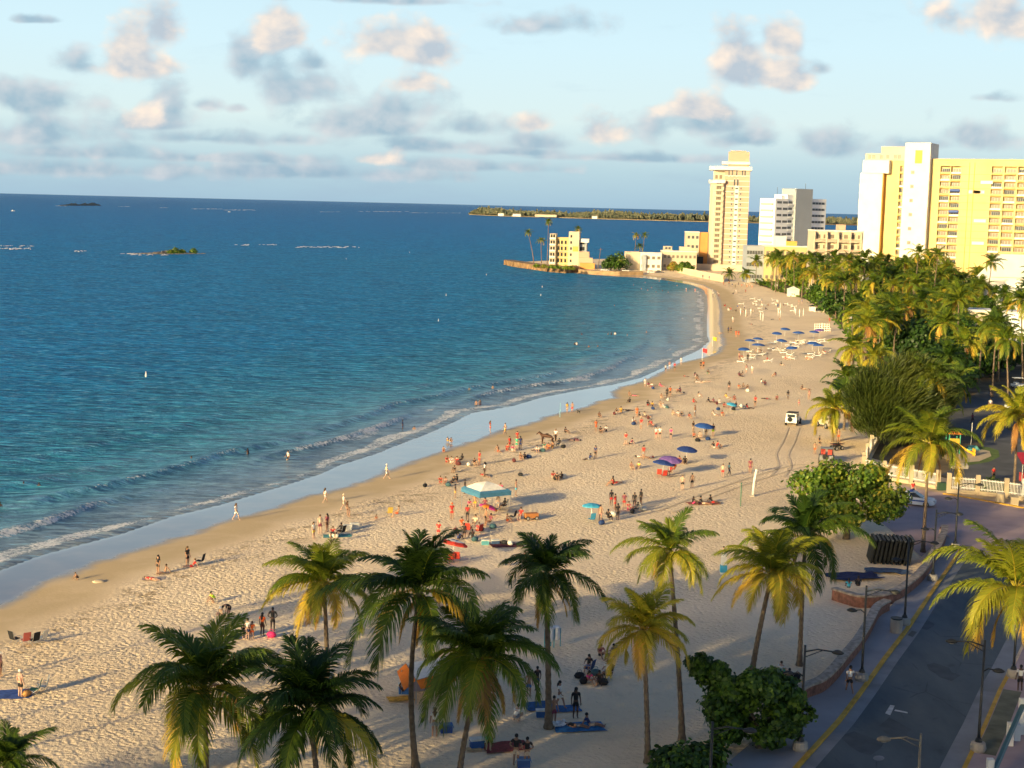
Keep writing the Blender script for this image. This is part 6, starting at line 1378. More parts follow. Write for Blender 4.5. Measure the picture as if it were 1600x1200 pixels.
SQ = dict(pel=(0, .12, .32), bel=(0, .06, .46), che=(0, -.08, .62), nb=(0, -.18, .74), nk=(0, -.21, .79), hd=(0, -.26, .88), cr=(0, -.27, .97), sh=(.17, -.14, .70), el=(.24, -.36, .46), wr=(.12, -.50, .26), ha=(.07, -.55, .19), hip=(.09, .1, .31), kn=(.18, -.30, .48), an=(.16, 0, .09), to=(.17, -.18, .04))
BEND = dict(pel=(0, .14, .93), bel=(0, -.02, 1.03), che=(0, -.20, 1.10), nb=(0, -.36, 1.10), nk=(0, -.42, 1.08), hd=(0, -.52, 1.05), cr=(0, -.60, 1.04), sh=(.17, -.33, 1.07), el=(.2, -.42, .79), wr=(.15, -.46, .54), ha=(.13, -.48, .45), hip=(.09, .12, .90))
CHA = dict(pel=(0, .06, .44), bel=(0, .10, .58), che=(0, .14, .77), nb=(0, .16, .92), nk=(0, .14, .98), hd=(0, .10, 1.08), cr=(0, .11, 1.17), sh=(.17, .15, .89), el=(.28, .06, .64), wr=(.24, -.20, .62), ha=(.22, -.28, .60), hip=(.09, .02, .43), kn=(.13, -.40, .47), an=(.13, -.46, .09), to=(.14, -.63, .04))
POSES = {'st': pose(), 'hp': pose(el=(.33, .08, 1.16), wr=(.20, -.02, 1.0), ha=(.15, -.07, .99)), 'wk': pose(kn=(.10, -.20, .52), an=(.11, -.30, .11), to=(.12, -.46, .07), el=(.23, .12, 1.14), wr=(.24, .06, .90), ha=(.24, .02, .82), R=dict(kn=(-.10, .06, .50), an=(-.11, .36, .16), to=(-.12, .22, .06), el=(-.23, -.06, 1.14), wr=(-.22, -.24, .96), ha=(-.22, -.31, .91))),
         'ar': pose(R=dict(el=(-.42, -.05, 1.34), wr=(-.66, -.10, 1.36), ha=(-.74, -.11, 1.36))), 'si': pose(**SIT), 'le': pose(**LEAN), 'ly': pose(**LIE), 'sq': pose(**SQ), 'be': pose(**BEND), 'ch': pose(**CHA)}
skin0 = flat((.42, .24, .15), .6)
def person_meshes(d):
    g = lambda n_, s=0: d[n_][s]
    def mid(a, b, f): return tuple(lerp(a[i], b[i], f) for i in range(3))
    V = [g('pel'), g('bel'), g('che'), g('nb'), g('nk'), g('hd'), g('cr')]; E_ = [(i, i + 1) for i in range(6)]; R_ = [(.145, .105), (.125, .10), (.15, .11), .075, .055, (.078, .092), (.058, .070)]
    def limb(names, rs, root, s):
        p = root
        for n_, r_ in zip(names, rs): V.append(g(n_, s)); R_.append(r_); E_.append((p, len(V) - 1)); p = len(V) - 1
    for s in (0, 1):
        limb(('sh', 'el', 'wr', 'ha'), (.062, .045, .032, .030), 3, s); limb(('hip', 'kn', 'an', 'to'), (.092, .062, .042, .035), 0, s)
    ex = MB()
    for s in (0, 1):     # fingers and thumb
        w_, h_ = Vector(g('wr', s)), Vector(g('ha', s)); f = (h_ - w_).normalized(); a = f.cross(Vector((0, 1, .1))); a = (a if a.length > .1 else Vector((1, 0, 0))).normalized(); c = f.cross(a)
        for q, ln in zip((-1.5, -.5, .5, 1.5), (.062, .075, .08, .07)):
            p0 = h_ + a * q * .017; ex.tube([p0, p0 + f * ln * .55 + c * .008, p0 + f * ln + c * .025], [.009, .008, .006], 4)
        p0 = w_.lerp(h_, .5) + a * .028; ex.tube([p0, p0 + a * .03 + f * .03, p0 + a * .035 + f * .065], [.011, .009, .007], 4)
    hd, nk = Vector(g('hd')), Vector(g('nk')); up = (Vector(g('cr')) - hd).normalized(); fw = up.cross(Vector((1, 0, 0))).normalized(); fw = fw if (fw.y < 0 or abs(up.z) < .5) else -fw
    if d is POSES['ly']: fw = Vector((0, 0, 1))
    ex.ball(tuple(hd + fw * .088), .018, 6, sq=(.8, 1, 1.2))
    for s in (-1, 1): ex.ball(tuple(hd + Vector((s * .078, 0, 0))), .022, 6, sq=(.5, .8, 1.2))
    body = skin_mesh('body', V, E_, R_, skin0, 1, ex)
    # clothing follows the same skeleton a little outside the skin
    tv = [mid(g('pel'), g('bel'), .45), g('bel'), g('che'), mid(g('che'), g('nb'), .75)]; tr = [(.145, .115), (.14, .115), (.165, .125), .10]; te = [(0, 1), (1, 2), (2, 3)]
    for s in (0, 1): tv += [g('sh', s), mid(g('sh', s), g('el', s), .62)]; tr += [.080, .068]; te += [(3, len(tv) - 2), (len(tv) - 2, len(tv) - 1)]
    top = skin_mesh('shirt', tv, te, tr, skin0)
    bv = [mid(g('pel'), g('bel'), .3), g('pel')]; br = [(.14, .11), (.16, .122)]; be_ = [(0, 1)]
    for s in (0, 1): bv += [g('hip', s), mid(g('hip', s), g('kn', s), .68)]; br += [.112, .098]; be_ += [(1, len(bv) - 2), (len(bv) - 2, len(bv) - 1)]
    bot = skin_mesh('shorts', bv, be_, br, skin0)
    hm_ = MB(); c = hd + up * .035 - fw * .018; hm_.ball(tuple(c), .108, 10, sq=(.92, 1, 1)); hair = hm_.mesh('hair', skin0, True)
    lm = MB(); lm.ball(tuple(c), .110, 10, sq=(.95, 1, 1)); lm.tube([c, nk - fw * .09, nk - fw * .12 - up * .16, nk - fw * .11 - up * .30], [.095, .10, .085, .03], 8); lhair = lm.mesh('hair', skin0, True)
    cm = MB(); cm.ball(tuple(c + up * .012), .114, 10, sq=(.95, 1, .95)); q = c + fw * .12 + up * .01; cm.ball(tuple(q), .075, 8, sq=(1, 1, .25)); cap = cm.mesh('cap', skin0, True)
    return dict(body=body, top=top, bot=bot, hair=hair, long=lhair, cap=cap)
PM = {k_: person_meshes(d) for k_, d in POSES.items()}
SKN = {'l': flat((.52, .33, .24), .6), 'm': flat((.34, .185, .115), .6), 'd': flat((.10, .052, .035), .6), 't': flat((.40, .225, .14), .6)}
CC = {'k': (.015, .015, .018), 'w': (.78, .76, .72), 'r': (.55, .035, .03), 'o': (.75, .14, .03), 'y': (.75, .48, .05), 'n': (.02, .04, .14), 'b': (.04, .13, .38), 'c': (.05, .45, .6), 'g': (.04, .36, .22), 'p': (.72, .06, .22), 'L': (.5, .75, .02), 'e': (.62, .50, .36), 'x': (.28, .28, .30), 'v': (.22, .05, .08), 's': (.5, .28, .24), 'h': (.08, .045, .02), 'H': (.30, .19, .07), 'u': (.10, .045, .03), 'a': (.10, .28, .34)}
# px, py, pose, facing in degrees (0 = towards the viewpoint, -90 = towards the sea), skin, top, bottom, hair (capital L long, C cap), label
def person(px, py, ps, face, skn, top, bot, hr, label, sc=1., dz=0., group=None):
    b = P(px, py, dz); m = PM[ps]; g = thing('person', label, 'person', b, rad(face), group, sc * (1 + .05 * math.sin(px * 3.1 + py)))
    setmat(obj('body', m['body'], g), SKN[skn])
    if top != '-': setmat(obj('shirt', m['top'], g), flat(CC[top]))
    if bot != '-': setmat(obj('shorts', m['bot'], g), flat(CC[bot]))
    kind = 'long' if hr[0] == 'L' else 'cap' if hr[0] == 'C' else 'hair'
    setmat(obj('cap' if kind == 'cap' else 'hair', m[kind], g), flat(CC[hr[-1]]))
    return g
PEOPLE = '''
121 906 sq -60 t - k h .7|child crouching at the edge of the wet sand, near the left
247 897 st -40 t k k Lk 1|woman standing in dark swimwear and shorts at the edge of the dry sand
236 906 ly 60 l r r h 1|person in red lying on a towel at the feet of the woman in dark swimwear
257 896 le -30 t - e h .9|tan sunbather on the sand just right of the woman in dark swimwear
293 885 st 60 t k k Lh 1|woman in a black bikini standing beside a person in a dark chair
301 886 le -70 l r r h .9|person in red sitting by the dark chair near the wet sand
369 813 wk 60 l w w Lh 1|woman in a pale dress walking through the wet mirror of sand
334 942 sq -60 m L e k 1|person in a neon yellow shirt squatting alone on the sand
357 966 be -40 t k k Hk 1|woman in black bending behind the lower left palm
347 968 sq -20 l e e Cw 1|crouching person in a white cap behind the lower left palm
381 998 be 60 l k k h 1|person in black bending over the dark blue cooler
387 1000 st 150 l w n h .9|person in white and navy standing beside the dark blue cooler
394 999 st 180 m o o h .75|child in an orange dress seen from behind in the group behind the lower left palm
410 994 st 160 d o u Lk 1|woman in an orange top and dark shorts near the golden fronded palm
426 987 hp 180 d k k k 1|woman in a black top standing over the pink float
32 1090 st 150 l s k Cw 1|woman in black shorts and white cap beside a blue patterned towel
1 1057 st 90 m s u Cw 1|person in a pale cap cut by the left edge of the picture
679 1152 st 180 m w x Lu 1|long haired girl in a white top near the blue cooler at the bottom
763 1174 st 170 l e g h 1|person in green shorts partly hidden by the dark leaning palm
806 1128 sq 150 l w x k 1|person in a white shirt squatting under the dark leaning palm
806 1198 hp 160 m k e k 1.05|left of two men in black shirts at the bottom edge
823 1199 hp 190 m k e k 1.05|right of two men in black shirts at the bottom edge
826 1089 st 160 m - b k 1|bare chested man in blue shorts left of the straight dark trunk
839 1080 st 200 d k n k 1|dark dressed man standing just left of the straight dark trunk
865 1132 st 30 m - v k 1.05|bare chested man in dark red shorts right at the straight dark trunk
874 1107 wk 60 m w w Lk 1|girl in white behind the man in dark red shorts
899 1122 st 10 d k k Lk 1.08|dark haired woman in black standing alone in the shade
900 1136 ly 70 m k x k 1|person in black lying on the bright blue towel, left of two
922 1135 le 80 m n e k 1|person in a navy shirt reclining on the bright blue towel, right of two
919 1050 ch -20 m k b Lk 1|woman seated in the navy chair at the left of the shaded group
920 1068 si 40 m p x Lk 1|person in pink sitting on the sand at the front of the shaded group
936 1067 si 0 d k k k 1|person in black sitting at the front middle of the shaded group
948 1060 ch -30 m w x k 1|person in white seated at the right of the shaded group
938 1026 si 20 m v k Lk 1|long haired person sitting at the back of the shaded group
956 1032 ch -60 m n n k 1|person in navy seated beneath the yellow green palm crown
1325 936 si 180 d c x k 1|person in a cyan shirt seated on the brick wall edge
1340 933 si 175 d k k k 1.05|person in a black shirt seated on the brick wall edge
1221 1058 ch 150 l w g h 1|man in a white shirt seated in the teal chair under the leaning palm
1233 1064 si 160 d n k k 1|person in navy seated on the sand right of the man in the teal chair
1327 1084 wk 185 m w k k 1.04|man in a white tee and black shorts jogging along the pavement
1593 1082 st 178 d w k k 1.04|man in a white tee and black shorts standing at the right edge kerb
1469 838 si 90 l e x h 1|person sitting at the upper end of the brick wall
508 786 wk 120 l w w Lh 1|woman in a white dress on the damp sand
537 797 wk 100 l w e Ce 1.05|man in a white shirt walking ahead of a girl near the damp sand
543 806 st 100 m u u Lh .85|girl in brown behind the walking man in white
546 808 st 80 t - s h .6|small child beside the girl in brown
500 834 st 30 l e v h 1.05|man in a pale shirt and dark red shorts in the group with two white coolers
511 831 st -40 m v u Lk 1|woman in a dark dress in the group with two white coolers
490 842 st 60 l w y Lh 1|woman in white and a yellow skirt at the left of the cooler group
520 836 si 10 l r r h 1|person in red seated in the cooler group
532 836 ch -30 d k k k 1|person in black seated in the chair by the white coolers
517 848 be 80 m k e k .9|person stooping at the front of the cooler group
621 808 ch -80 t - o h 1|bare shouldered person seated beside the yellow chair
587 812 sq 30 t - o h .6|small child digging alone left of the yellow chair
604 749 wk 100 l e w Cw 1.02|pale dressed person walking along the wet edge
704 692 sq 20 t - y h .8|child in yellow crouching in the shallow water
700 691 sq 200 t - y h .7|second child in the shallow water beside the one in yellow
693 706 si 10 t - o h .8|child seated at the edge of the wet sand
766 676 st 90 t r r Lh 1|woman in red standing in the wet sand with her reflection below
789 680 wk -60 t - y h 1|tan bather walking on the wet edge
698 723 si 30 t r r h 1|left person of the four sitting in a row near the damp sand
705 724 si 20 l w w h 1|person in white, second of the four sitting in a row
714 724 si -10 l r o h 1|person in red, third of the four sitting in a row
721 723 ch -40 d k k k 1|dark person at the right end of the four sitting in a row
749 727 st -60 t r r h 1|woman in a red bikini standing over a seated companion
741 727 si 30 t k e h 1|person seated in front of the woman in the red bikini
710 738 si -20 m k e k 1|lone person in black sitting below the four in a row
688 755 si 20 t r r h 1|leftmost of the second row of sitters, in red
696 756 si 0 t s s h 1|second person in the second row of sitters
707 755 le -40 m k k k 1|third person in the second row of sitters, in black
714 752 si -70 d k k k 1|rightmost dark person in the second row of sitters
711 778 st 90 m k y k .9|boy in a black top with yellow shorts left of the blue canopy tent
726 772 st -90 d k k k .95|boy in black facing the boy with yellow shorts
782 766 si 160 m p p h 1|person in pink behind the blue canopy tent
806 775 ar 90 m - c k 1.05|bare chested man with an outstretched arm behind the canopy tent
733 792 si 40 l p e h 1|person in pink seated under the left of the canopy tent
742 796 st 20 t - y h 1|tan person standing under the canopy tent
757 796 ch -20 m v u k 1|person in dark red seated under the canopy tent
778 797 st -30 l e x h 1|person in pale clothing under the right of the canopy tent
787 796 ch -60 d k k k 1|person in black in the far right chair under the canopy tent
792 815 si 60 t - o h .9|tan child seated left of the black chair and wagon
813 812 ch -20 l r r h 1|person in red seated between the black chair and the wagon
706 812 st 20 m r r Co 1.02|man in red with an orange hat standing below the canopy tent
730 814 st -20 d r k k 1|dark person in red standing over the big seated circle
722 826 ch 30 l o o h 1|left sitter of the big circle with orange red chairs
732 832 ch 150 m r r h 1|front left sitter of the big circle
748 834 ch 190 l r o h 1|front right sitter of the big circle
742 824 ch -20 m e e h 1|back sitter of the big circle
759 820 st -60 t - k h 1|tan person standing under the low magenta umbrella
765 822 ch -60 m v u k 1|right sitter of the big circle below the magenta umbrella
716 844 si 150 d n n k 1|person in navy sitting below the big circle, left
725 843 st 170 d k k k .95|person in black standing below the big circle
738 842 si 200 d k x k 1|person in black sitting below the big circle, right
685 842 st -20 l r r h 1|person in red standing left of the ringed umbrella
680 874 ch 40 l r r h 1|person in the leftmost red chair of the ringed umbrella
697 878 si 20 m g k k 1|person in green sitting under the ringed umbrella
794 850 ly 80 l w k h 1|person lying on the dark red towel with bags
796 702 st 40 t r r h 1|left standing person of the crowd beside the brown horse
801 705 si 20 l p w h 1|person in pink seated in the crowd left of the brown horse
793 704 si -10 t r r h 1|person in red seated at the left of the crowd by the horse
807 703 st -20 l g g h 1|person in green standing in the crowd left of the brown horse
813 703 st 20 d n n k 1.05|tall dark dressed man in the crowd left of the brown horse
808 692 st 10 m r r k 1|back person of the crowd left of the brown horse
813 718 si 30 t - s h 1|bare seated person below the crowd by the horse
820 717 si -60 d k k k 1|dark seated person below the crowd by the horse
778 706 le 20 t - o h 1|tan person lounging left of the crowd by the horse
868 690 st -20 m w k h 1|person in white standing right behind the brown horse
863 700 si 0 t - y h 1|seated person in front of the brown horse, right
850 701 si 30 l g e h 1|person in green seated under the brown horse's head
857 702 si -20 m o o h 1|person in orange seated in front of the brown horse
873 698 ch -30 d k a k 1|dark person seated right of the brown horse
886 645 st 30 t y e Lk 1|woman in a yellow top at the wet edge beside a man in red trunks
894 645 st -10 t - r h 1.03|man in red trunks at the wet edge
883 677 si 60 m k k k 1|dark person sitting alone near the thin pale blue post
931 674 st 30 t o o Lh 1|woman in orange standing at the left of a seated pair
938 676 si 20 m k k k 1|left seated person right of the woman in orange
947 674 si -30 l w k k 1|right seated person right of the woman in orange
936 652 si 20 m u k k 1|person sitting on the damp sand near the dog
963 646 si 30 t k w h 1|left of two people sitting together near the wet edge
970 644 si 0 t y y Lk 1|right of two people sitting together near the wet edge
981 642 ly 80 d k k k 1|dark person lying right of the sitting two near the wet edge
995 652 st 10 t o o Lh 1|woman in orange standing over two reclining people
989 661 si 40 m w k k 1|person in white sitting below the woman in orange over recliners
1001 652 le 60 m k e k 1|reclining dark haired person, left of two
1009 651 le 60 m e k k 1|reclining person, right of two
1012 634 si 20 d k r k 1|left person in the line of four sitting near the wet edge
1019 635 si 0 m y k k 1|second in the line of four sitting near the wet edge
1031 634 si 20 t e e h 1|third in the line of four sitting near the wet edge
1038 637 le 60 l w w h 1|last in the line of four sitting near the wet edge
983 618 si 20 t - s h .9|bare person sitting at the wet edge, alone
992 619 ly 70 t p p h .9|person in pink lying at the wet edge
984 629 si -40 d k k k 1|dark pair-like seated figure on the damp sand
1042 622 st 0 d k k k 1|dark person standing with two companions on upper sand
1047 620 st 20 t o k h 1|companion in orange standing beside the dark person on upper sand
1033 622 si 20 t - e h 1|tan person sitting left of the standing dark person on upper sand
1051 648 si 20 t e e h 1|left sitter of a tan trio mid beach
1059 650 si 0 l w e h 1|right sitter of a tan trio mid beach
1008 605 st 20 l w w h 1|person in white at the left of a crowd by the swash
1013 604 si 20 t p w h 1|left seated person of the crowd by the swash
1018 605 si 0 l w r h 1|middle seated person of the crowd by the swash
1033 604 le 70 t p p h 1|right reclining person in pink of the crowd by the swash
1040 582 st 30 m w k k 1|person in white and black standing ankle deep by the swash
1046 577 st 20 t s w h 1|tan person standing ankle deep by the swash
1054 580 st -10 t r k h 1|person in dark trunks standing at the swash
1064 570 st 20 l w w h 1|person all in white at the swash edge
1095 577 st 0 t k k h 1|left person of a small knot standing below the red flag
1099 577 st 20 m o k h 1|right person of a small knot standing below the red flag
1106 584 si 20 m k g k 1|dark person sitting right of the small knot below the red flag
1091 598 ly 70 l w w h 1|pale sunbather lying on mid upper sand
1103 597 ly 90 l e e h 1|second pale sunbather lying on mid upper sand, right
1166 583 st 20 t s w h 1|left of a standing pair on the upper middle sand
1175 584 st -20 l w e h 1|right of a standing pair on the upper middle sand
1139 611 st 170 d k s k 1|dark person standing above the crowded group up the beach
1154 607 si 20 t o e h 1|left tan sitter near the dark standing person up the beach
1161 606 si 0 t e e h 1|middle tan sitter near the dark standing person up the beach
1168 608 si -20 m k k k 1|right dark sitter near the dark standing person up the beach
1109 629 le 60 d k k k 1|dark reclining person at the left of the crowded group up the beach
1116 629 le 40 m v k k 1|second reclining person of the crowded group up the beach
1124 630 si 10 l w w h 1|person in white in the crowded group up the beach
1131 637 si 20 t r k h 1|person in red at the front of the crowded group up the beach
1140 638 ch -10 m k r k 1|person in black at the front of the crowded group up the beach
1150 636 si -40 d k x k 1|rightmost dark person of the crowded group up the beach
1147 625 si 10 m v r k 1|back person of the crowded group up the beach
1136 622 le 50 t y e h 1|reclining person in yellow at the back of the crowded group up the beach
1116 649 le 50 t e w h 1|left of a tan pair sunbathing below the crowded group
1128 650 si 20 m o e h 1|right of a tan pair sunbathing below the crowded group
1025 686 st 20 l w r h 1|person in white with red shorts, left of three standing
1031 686 st 0 l w k k 1.03|person in white with black shorts, middle of three standing
1048 687 st -30 l p k k .95|person in pink, right of three standing
1084 684 si 30 t o k h 1|seated person at the left under the crowded blue umbrella
1093 684 si 10 l e e h 1|seated person in the middle under the crowded blue umbrella
1103 683 st 170 d n k k 1.05|dark person standing behind the crowded blue umbrella
1114 682 st 20 m k L k 1|person with bright green shorts right of the crowded blue umbrella
1083 676 st 40 t k e h 1|person standing left behind the crowded blue umbrella
986 733 si 20 t s e h 1|left of a couple seated beside the blue and purple umbrellas
998 732 si -20 l y e h 1|right of a couple seated beside the blue and purple umbrellas
864 748 si 20 t r e h 1|left of three people seated on mid sand by the small white box
870 750 si 10 m k k k 1|middle of three people seated on mid sand by the small white box
877 748 si -20 d k k k 1|right of three people seated on mid sand by the small white box
1061 723 si 30 t o e h 1|left person seated under the lone dark blue umbrella
1070 724 si 0 d k k k 1|dark person seated under the lone dark blue umbrella
1047 742 ch -30 m r r k 1|person in red seated below the purple umbrella
1053 738 ch -50 t o o h 1|rightmost sitter below the purple umbrella
1066 766 st 180 l e k h 1.05|pale man in black shorts standing, left of two on the open sand
1081 763 st 190 m - k k 1.05|bare chested man in black shorts standing, right of two on the open sand
1129 746 st 170 l e r h 1|person with a red towel walking on the open sand, left of two
1139 744 wk 100 d a n k .9|dark child walking on the open sand, right of two
1172 740 st 160 m v v k 1.05|person in dark red standing by the white volleyball post
1083 788 si 60 d k p k 1|left person on the red towel below the volleyball posts
1098 788 le 70 m k e k 1|middle person on the red towel below the volleyball posts
1113 786 le 60 d k r k 1|right person on the red towel below the volleyball posts
938 815 st 160 t - s k 1|left standing person in the crowd right of the aqua umbrella
951 815 ch 150 d k k k 1.1|dark seated person in the crowd right of the aqua umbrella
965 813 st 200 d k k k 1|dark standing person in front of the crowd by the aqua umbrella
955 790 st 20 d k r k 1|person in black at the back left of the crowd by the aqua umbrella
961 797 ar 60 m r r k 1|person in red stretching an arm in the crowd by the aqua umbrella
975 795 st 0 m v r k 1|person in dark red mid crowd by the aqua umbrella
982 797 si 20 l r p h 1|seated person in red in the crowd by the aqua umbrella
991 795 st -20 d k k k 1|dark person at the back right of the crowd by the aqua umbrella
1001 790 st -60 d k k k 1.05|tall dark person at the right end of the crowd by the aqua umbrella
997 797 si -60 m k n k 1|seated dark person at the right end of the crowd by the aqua umbrella
789 884 si 100 l w b h .7|small child half hidden by the crown of the bare straight palm
820 890 st 20 t - o h .9|tan person just above the crown of the bare straight palm
1130 880 st 20 l e w h .9|pale person at the foot shower
1280 700 wk 90 m k k k 1|dark person standing beside the quad bike
1285 718 sq 20 l w w Cw 1.15|person in white crouched left of the open topped vehicle
1273 710 st 10 t - o h .9|tan child left of the person in white by the vehicle
1259 609 ly 80 t - e h 1|tan sunbather lying on upper right sand, left
1255 608 le 70 m u e k 1|sunbather propped up on upper right sand
1197 624 ly 80 d k r k 1|dark sunbather lying right of the crowded group up the beach
1214 625 si -20 m v k k 1|person in dark red sitting right of the crowded group up the beach
1231 625 st 170 d k x k 1|dark standing person right of the crowded group up the beach
1264 624 st 20 t s s h 1|tan person standing near the palm grove on the sand
1248 634 st 20 t - p h .7|small child standing near the palm grove on the sand
1310 690 st 10 t - o h 1|tan person behind the twin pale trunks of the lone golden palm
1519 663 wk 20 d v k k 1|dark person walking on the park drive
1547 640 st 170 l w n h 1|person in white on the far part of the park drive
1548 618 st 20 l s k h 1|person in pink at the far end of the park drive
1426 776 st 20 l r k h 1|person in red behind the white police car
1552 752 st 20 m r k k 1|person in red near the stall at the right edge
1222 571 le 60 m k e k 1|reclining person by loungers right of the seated crowd
1200 563 le 50 t r w h 1|reclining sunbather on a lounger at the centre of the middle beach
1168 566 st 0 d k k k 1|dark person at the left of the loungers below the leftmost umbrellas
1155 563 st 20 m s v h 1|first person standing at the left of the loungers
1159 560 si 20 m r e h 1|seated person at the left of the loungers
1229 562 le 60 t r e h 1|sunbather under the blue umbrella with the dark bundle
1262 562 le 60 t o e h 1|sunbather below the lower right blue pair of umbrellas
1150 527 st 0 t o o h 1|person in orange on the damp sand near the flags, left
1154 527 st 20 t r o h 1|person in orange red on the damp sand near the flags, right
1138 521 st 0 d n k k 1|left of two dark people on the damp upper sand
1142 521 st 20 m k k k 1|right of two dark people on the damp upper sand
1145 504 st 20 l w w h 1|person in white alone on the upper damp sand
1126 521 ly 80 t y y h 1|tan person lying at the wet edge by the flags
1296 505 st 0 t r r h 1|person in red by the white lattice panels
1297 521 st 10 l w w h 1|person in white below the white lattice panels
1220 444 st 20 l r r h 1|person in red at the far crowd's right end
'''
for ln in PEOPLE.strip().split('\n'):
    d, lab = ln.split('|'); q = d.split()
    px, py, ps, fc, sk_, tp, bt, hr, sc_ = float(q[0]), float(q[1]), q[2], float(q[3]), q[4], q[5], q[6], q[7], float(q[8])
    onwall = 'wall edge' in lab
    person(px, py, ps, fc, sk_, tp, bt, hr, lab, sc_, .85 if onwall else 0.)
# bathers in the water
for px, py, dz, ps, fc, sk_, tp, bt, lab in ((37, 758, -1.25, 'st', 0, 'd', '-', 'k', 'left of two swimmers with only heads showing at the left'), (61, 759, -1.3, 'st', 20, 'd', '-', 'k', 'right of two swimmers with only heads showing at the left'), (0, 792, -1.2, 'st', 20, 'd', '-', 'k', 'swimmer cut by the left edge of the picture'), (299, 721, -1.1, 'st', -20, 'd', '-', 'k', 'swimmer chest deep left of the pair standing in the sea'),
                                        (387, 710, -.9, 'ar', 60, 'd', '-', 'k', 'dark bather waist deep with an arm out'), (450, 719, -.5, 'wk', -60, 't', 'w', 'k', 'bather in dark trunks wading in thigh deep water'), (629, 671, -.35, 'hp', 90, 'd', 'n', 'n', 'child in navy swimwear wading in the foam'), (647, 671, -1.2, 'st', 0, 'm', '-', 'k', 'head of a swimmer right of the child in navy'),
                                        (733, 610, -1.1, 'st', 0, 't', '-', 'k', 'left swimmer of the group off the mid beach'), (770, 608, -.9, 'st', 20, 'm', '-', 'k', 'right swimmer of the group off the mid beach'), (744, 633, -.8, 'st', -20, 'm', '-', 'k', 'left of two waders close together'), (750, 632, -.8, 'st', 30, 't', '-', 'r', 'right of two waders close together'),
                                        (879, 541, -1.1, 'be', 60, 't', 's', 's', 'tan swimmer left of the pair in calm water'), (898, 539, -1.0, 'st', 0, 'd', 'k', 'k', 'dark swimmer of the pair in calm water'), (901, 539, -1.0, 'st', 20, 'l', 'w', 'k', 'pale swimmer of the pair in calm water'), (961, 523, -1.0, 'st', 0, 'l', 'w', 'k', 'pale bather standing out from a line of swimmers')):
    person(px, py, ps, fc, sk_, tp, bt, 'k', lab, 1., dz)
SWG = 'swimmers whose heads dot the calm water of the bay'
for px, py in ((920, 543), (934, 543), (909, 523), (950, 523), (955, 523), (980, 525), (1002, 452), (1012, 454), (1018, 450), (1025, 457), (1035, 455), (1044, 457), (990, 446), (1008, 442), (1030, 440), (1045, 443), (1058, 447), (960, 478), (1010, 520)):
    person(px, py, 'st', px, 'd' if int(px) % 2 else 'm', '-', 'k', 'k', 'swimmer with only a head showing in the calm bay', 1., -1.15, SWG)
FCG = 'tiny people in the crowd at the far end of the beach'
rnd = random.Random(77)
for px, py, ps in ((1072, 456, 'st'), (1086, 457, 'st'), (1113, 458, 'st'), (1121, 460, 'st'), (1123, 464, 'st'), (1114, 462, 'st'), (1130, 446, 'st'), (1134, 448, 'st'), (1139, 446, 'st'), (1144, 449, 'st'), (1149, 450, 'st'), (1154, 447, 'st'), (1159, 450, 'st'), (1163, 447, 'st'), (1167, 450, 'st'), (1171, 447, 'st'), (1175, 451, 'st'), (1146, 460, 'si'), (1150, 459, 'st'), (1165, 458, 'st'), (1126, 440, 'si'), (1131, 437, 'si'), (1138, 439, 'si'), (1145, 438, 'si'), (1108, 437, 'st'), (1098, 435, 'st'), (1136, 483, 'si'), (1142, 484, 'si'), (1150, 487, 'si'), (1155, 486, 'st'), (1160, 488, 'si'), (1133, 479, 'si'), (1163, 484, 'st'), (1166, 494, 'si'), (1177, 487, 'si'), (1152, 480, 'si'), (1207, 500, 'ly'), (1218, 501, 'si'), (1173, 507, 'ly'), (1248, 476, 'st'), (1253, 475, 'st'), (1190, 474, 'st'), (1196, 484, 'si'), (1215, 482, 'st'), (1224, 478, 'si'), (1200, 478, 'si')):
    person(px, py, ps, rnd.uniform(-180, 180), rnd.choice('lmtd'), rnd.choice('-wrkobe'), rnd.choice('krwobn'), rnd.choice('khH'), 'tiny beachgoer in the far crowd near the tall slim tower', 1., 0, FCG)
LSG = 'sunbathers lying on the white loungers'
for px, py in ((1183, 552), (1190, 553), (1245, 537), (1251, 540), (1281, 556), (1288, 553), (1216, 549), (1172, 558)):
    person(px, py, 'le', rnd.uniform(60, 120), rnd.choice('lmt'), rnd.choice('-rkw'), rnd.choice('krw'), 'h', 'sunbather on a white lounger below the blue umbrellas', 1., .35, LSG)

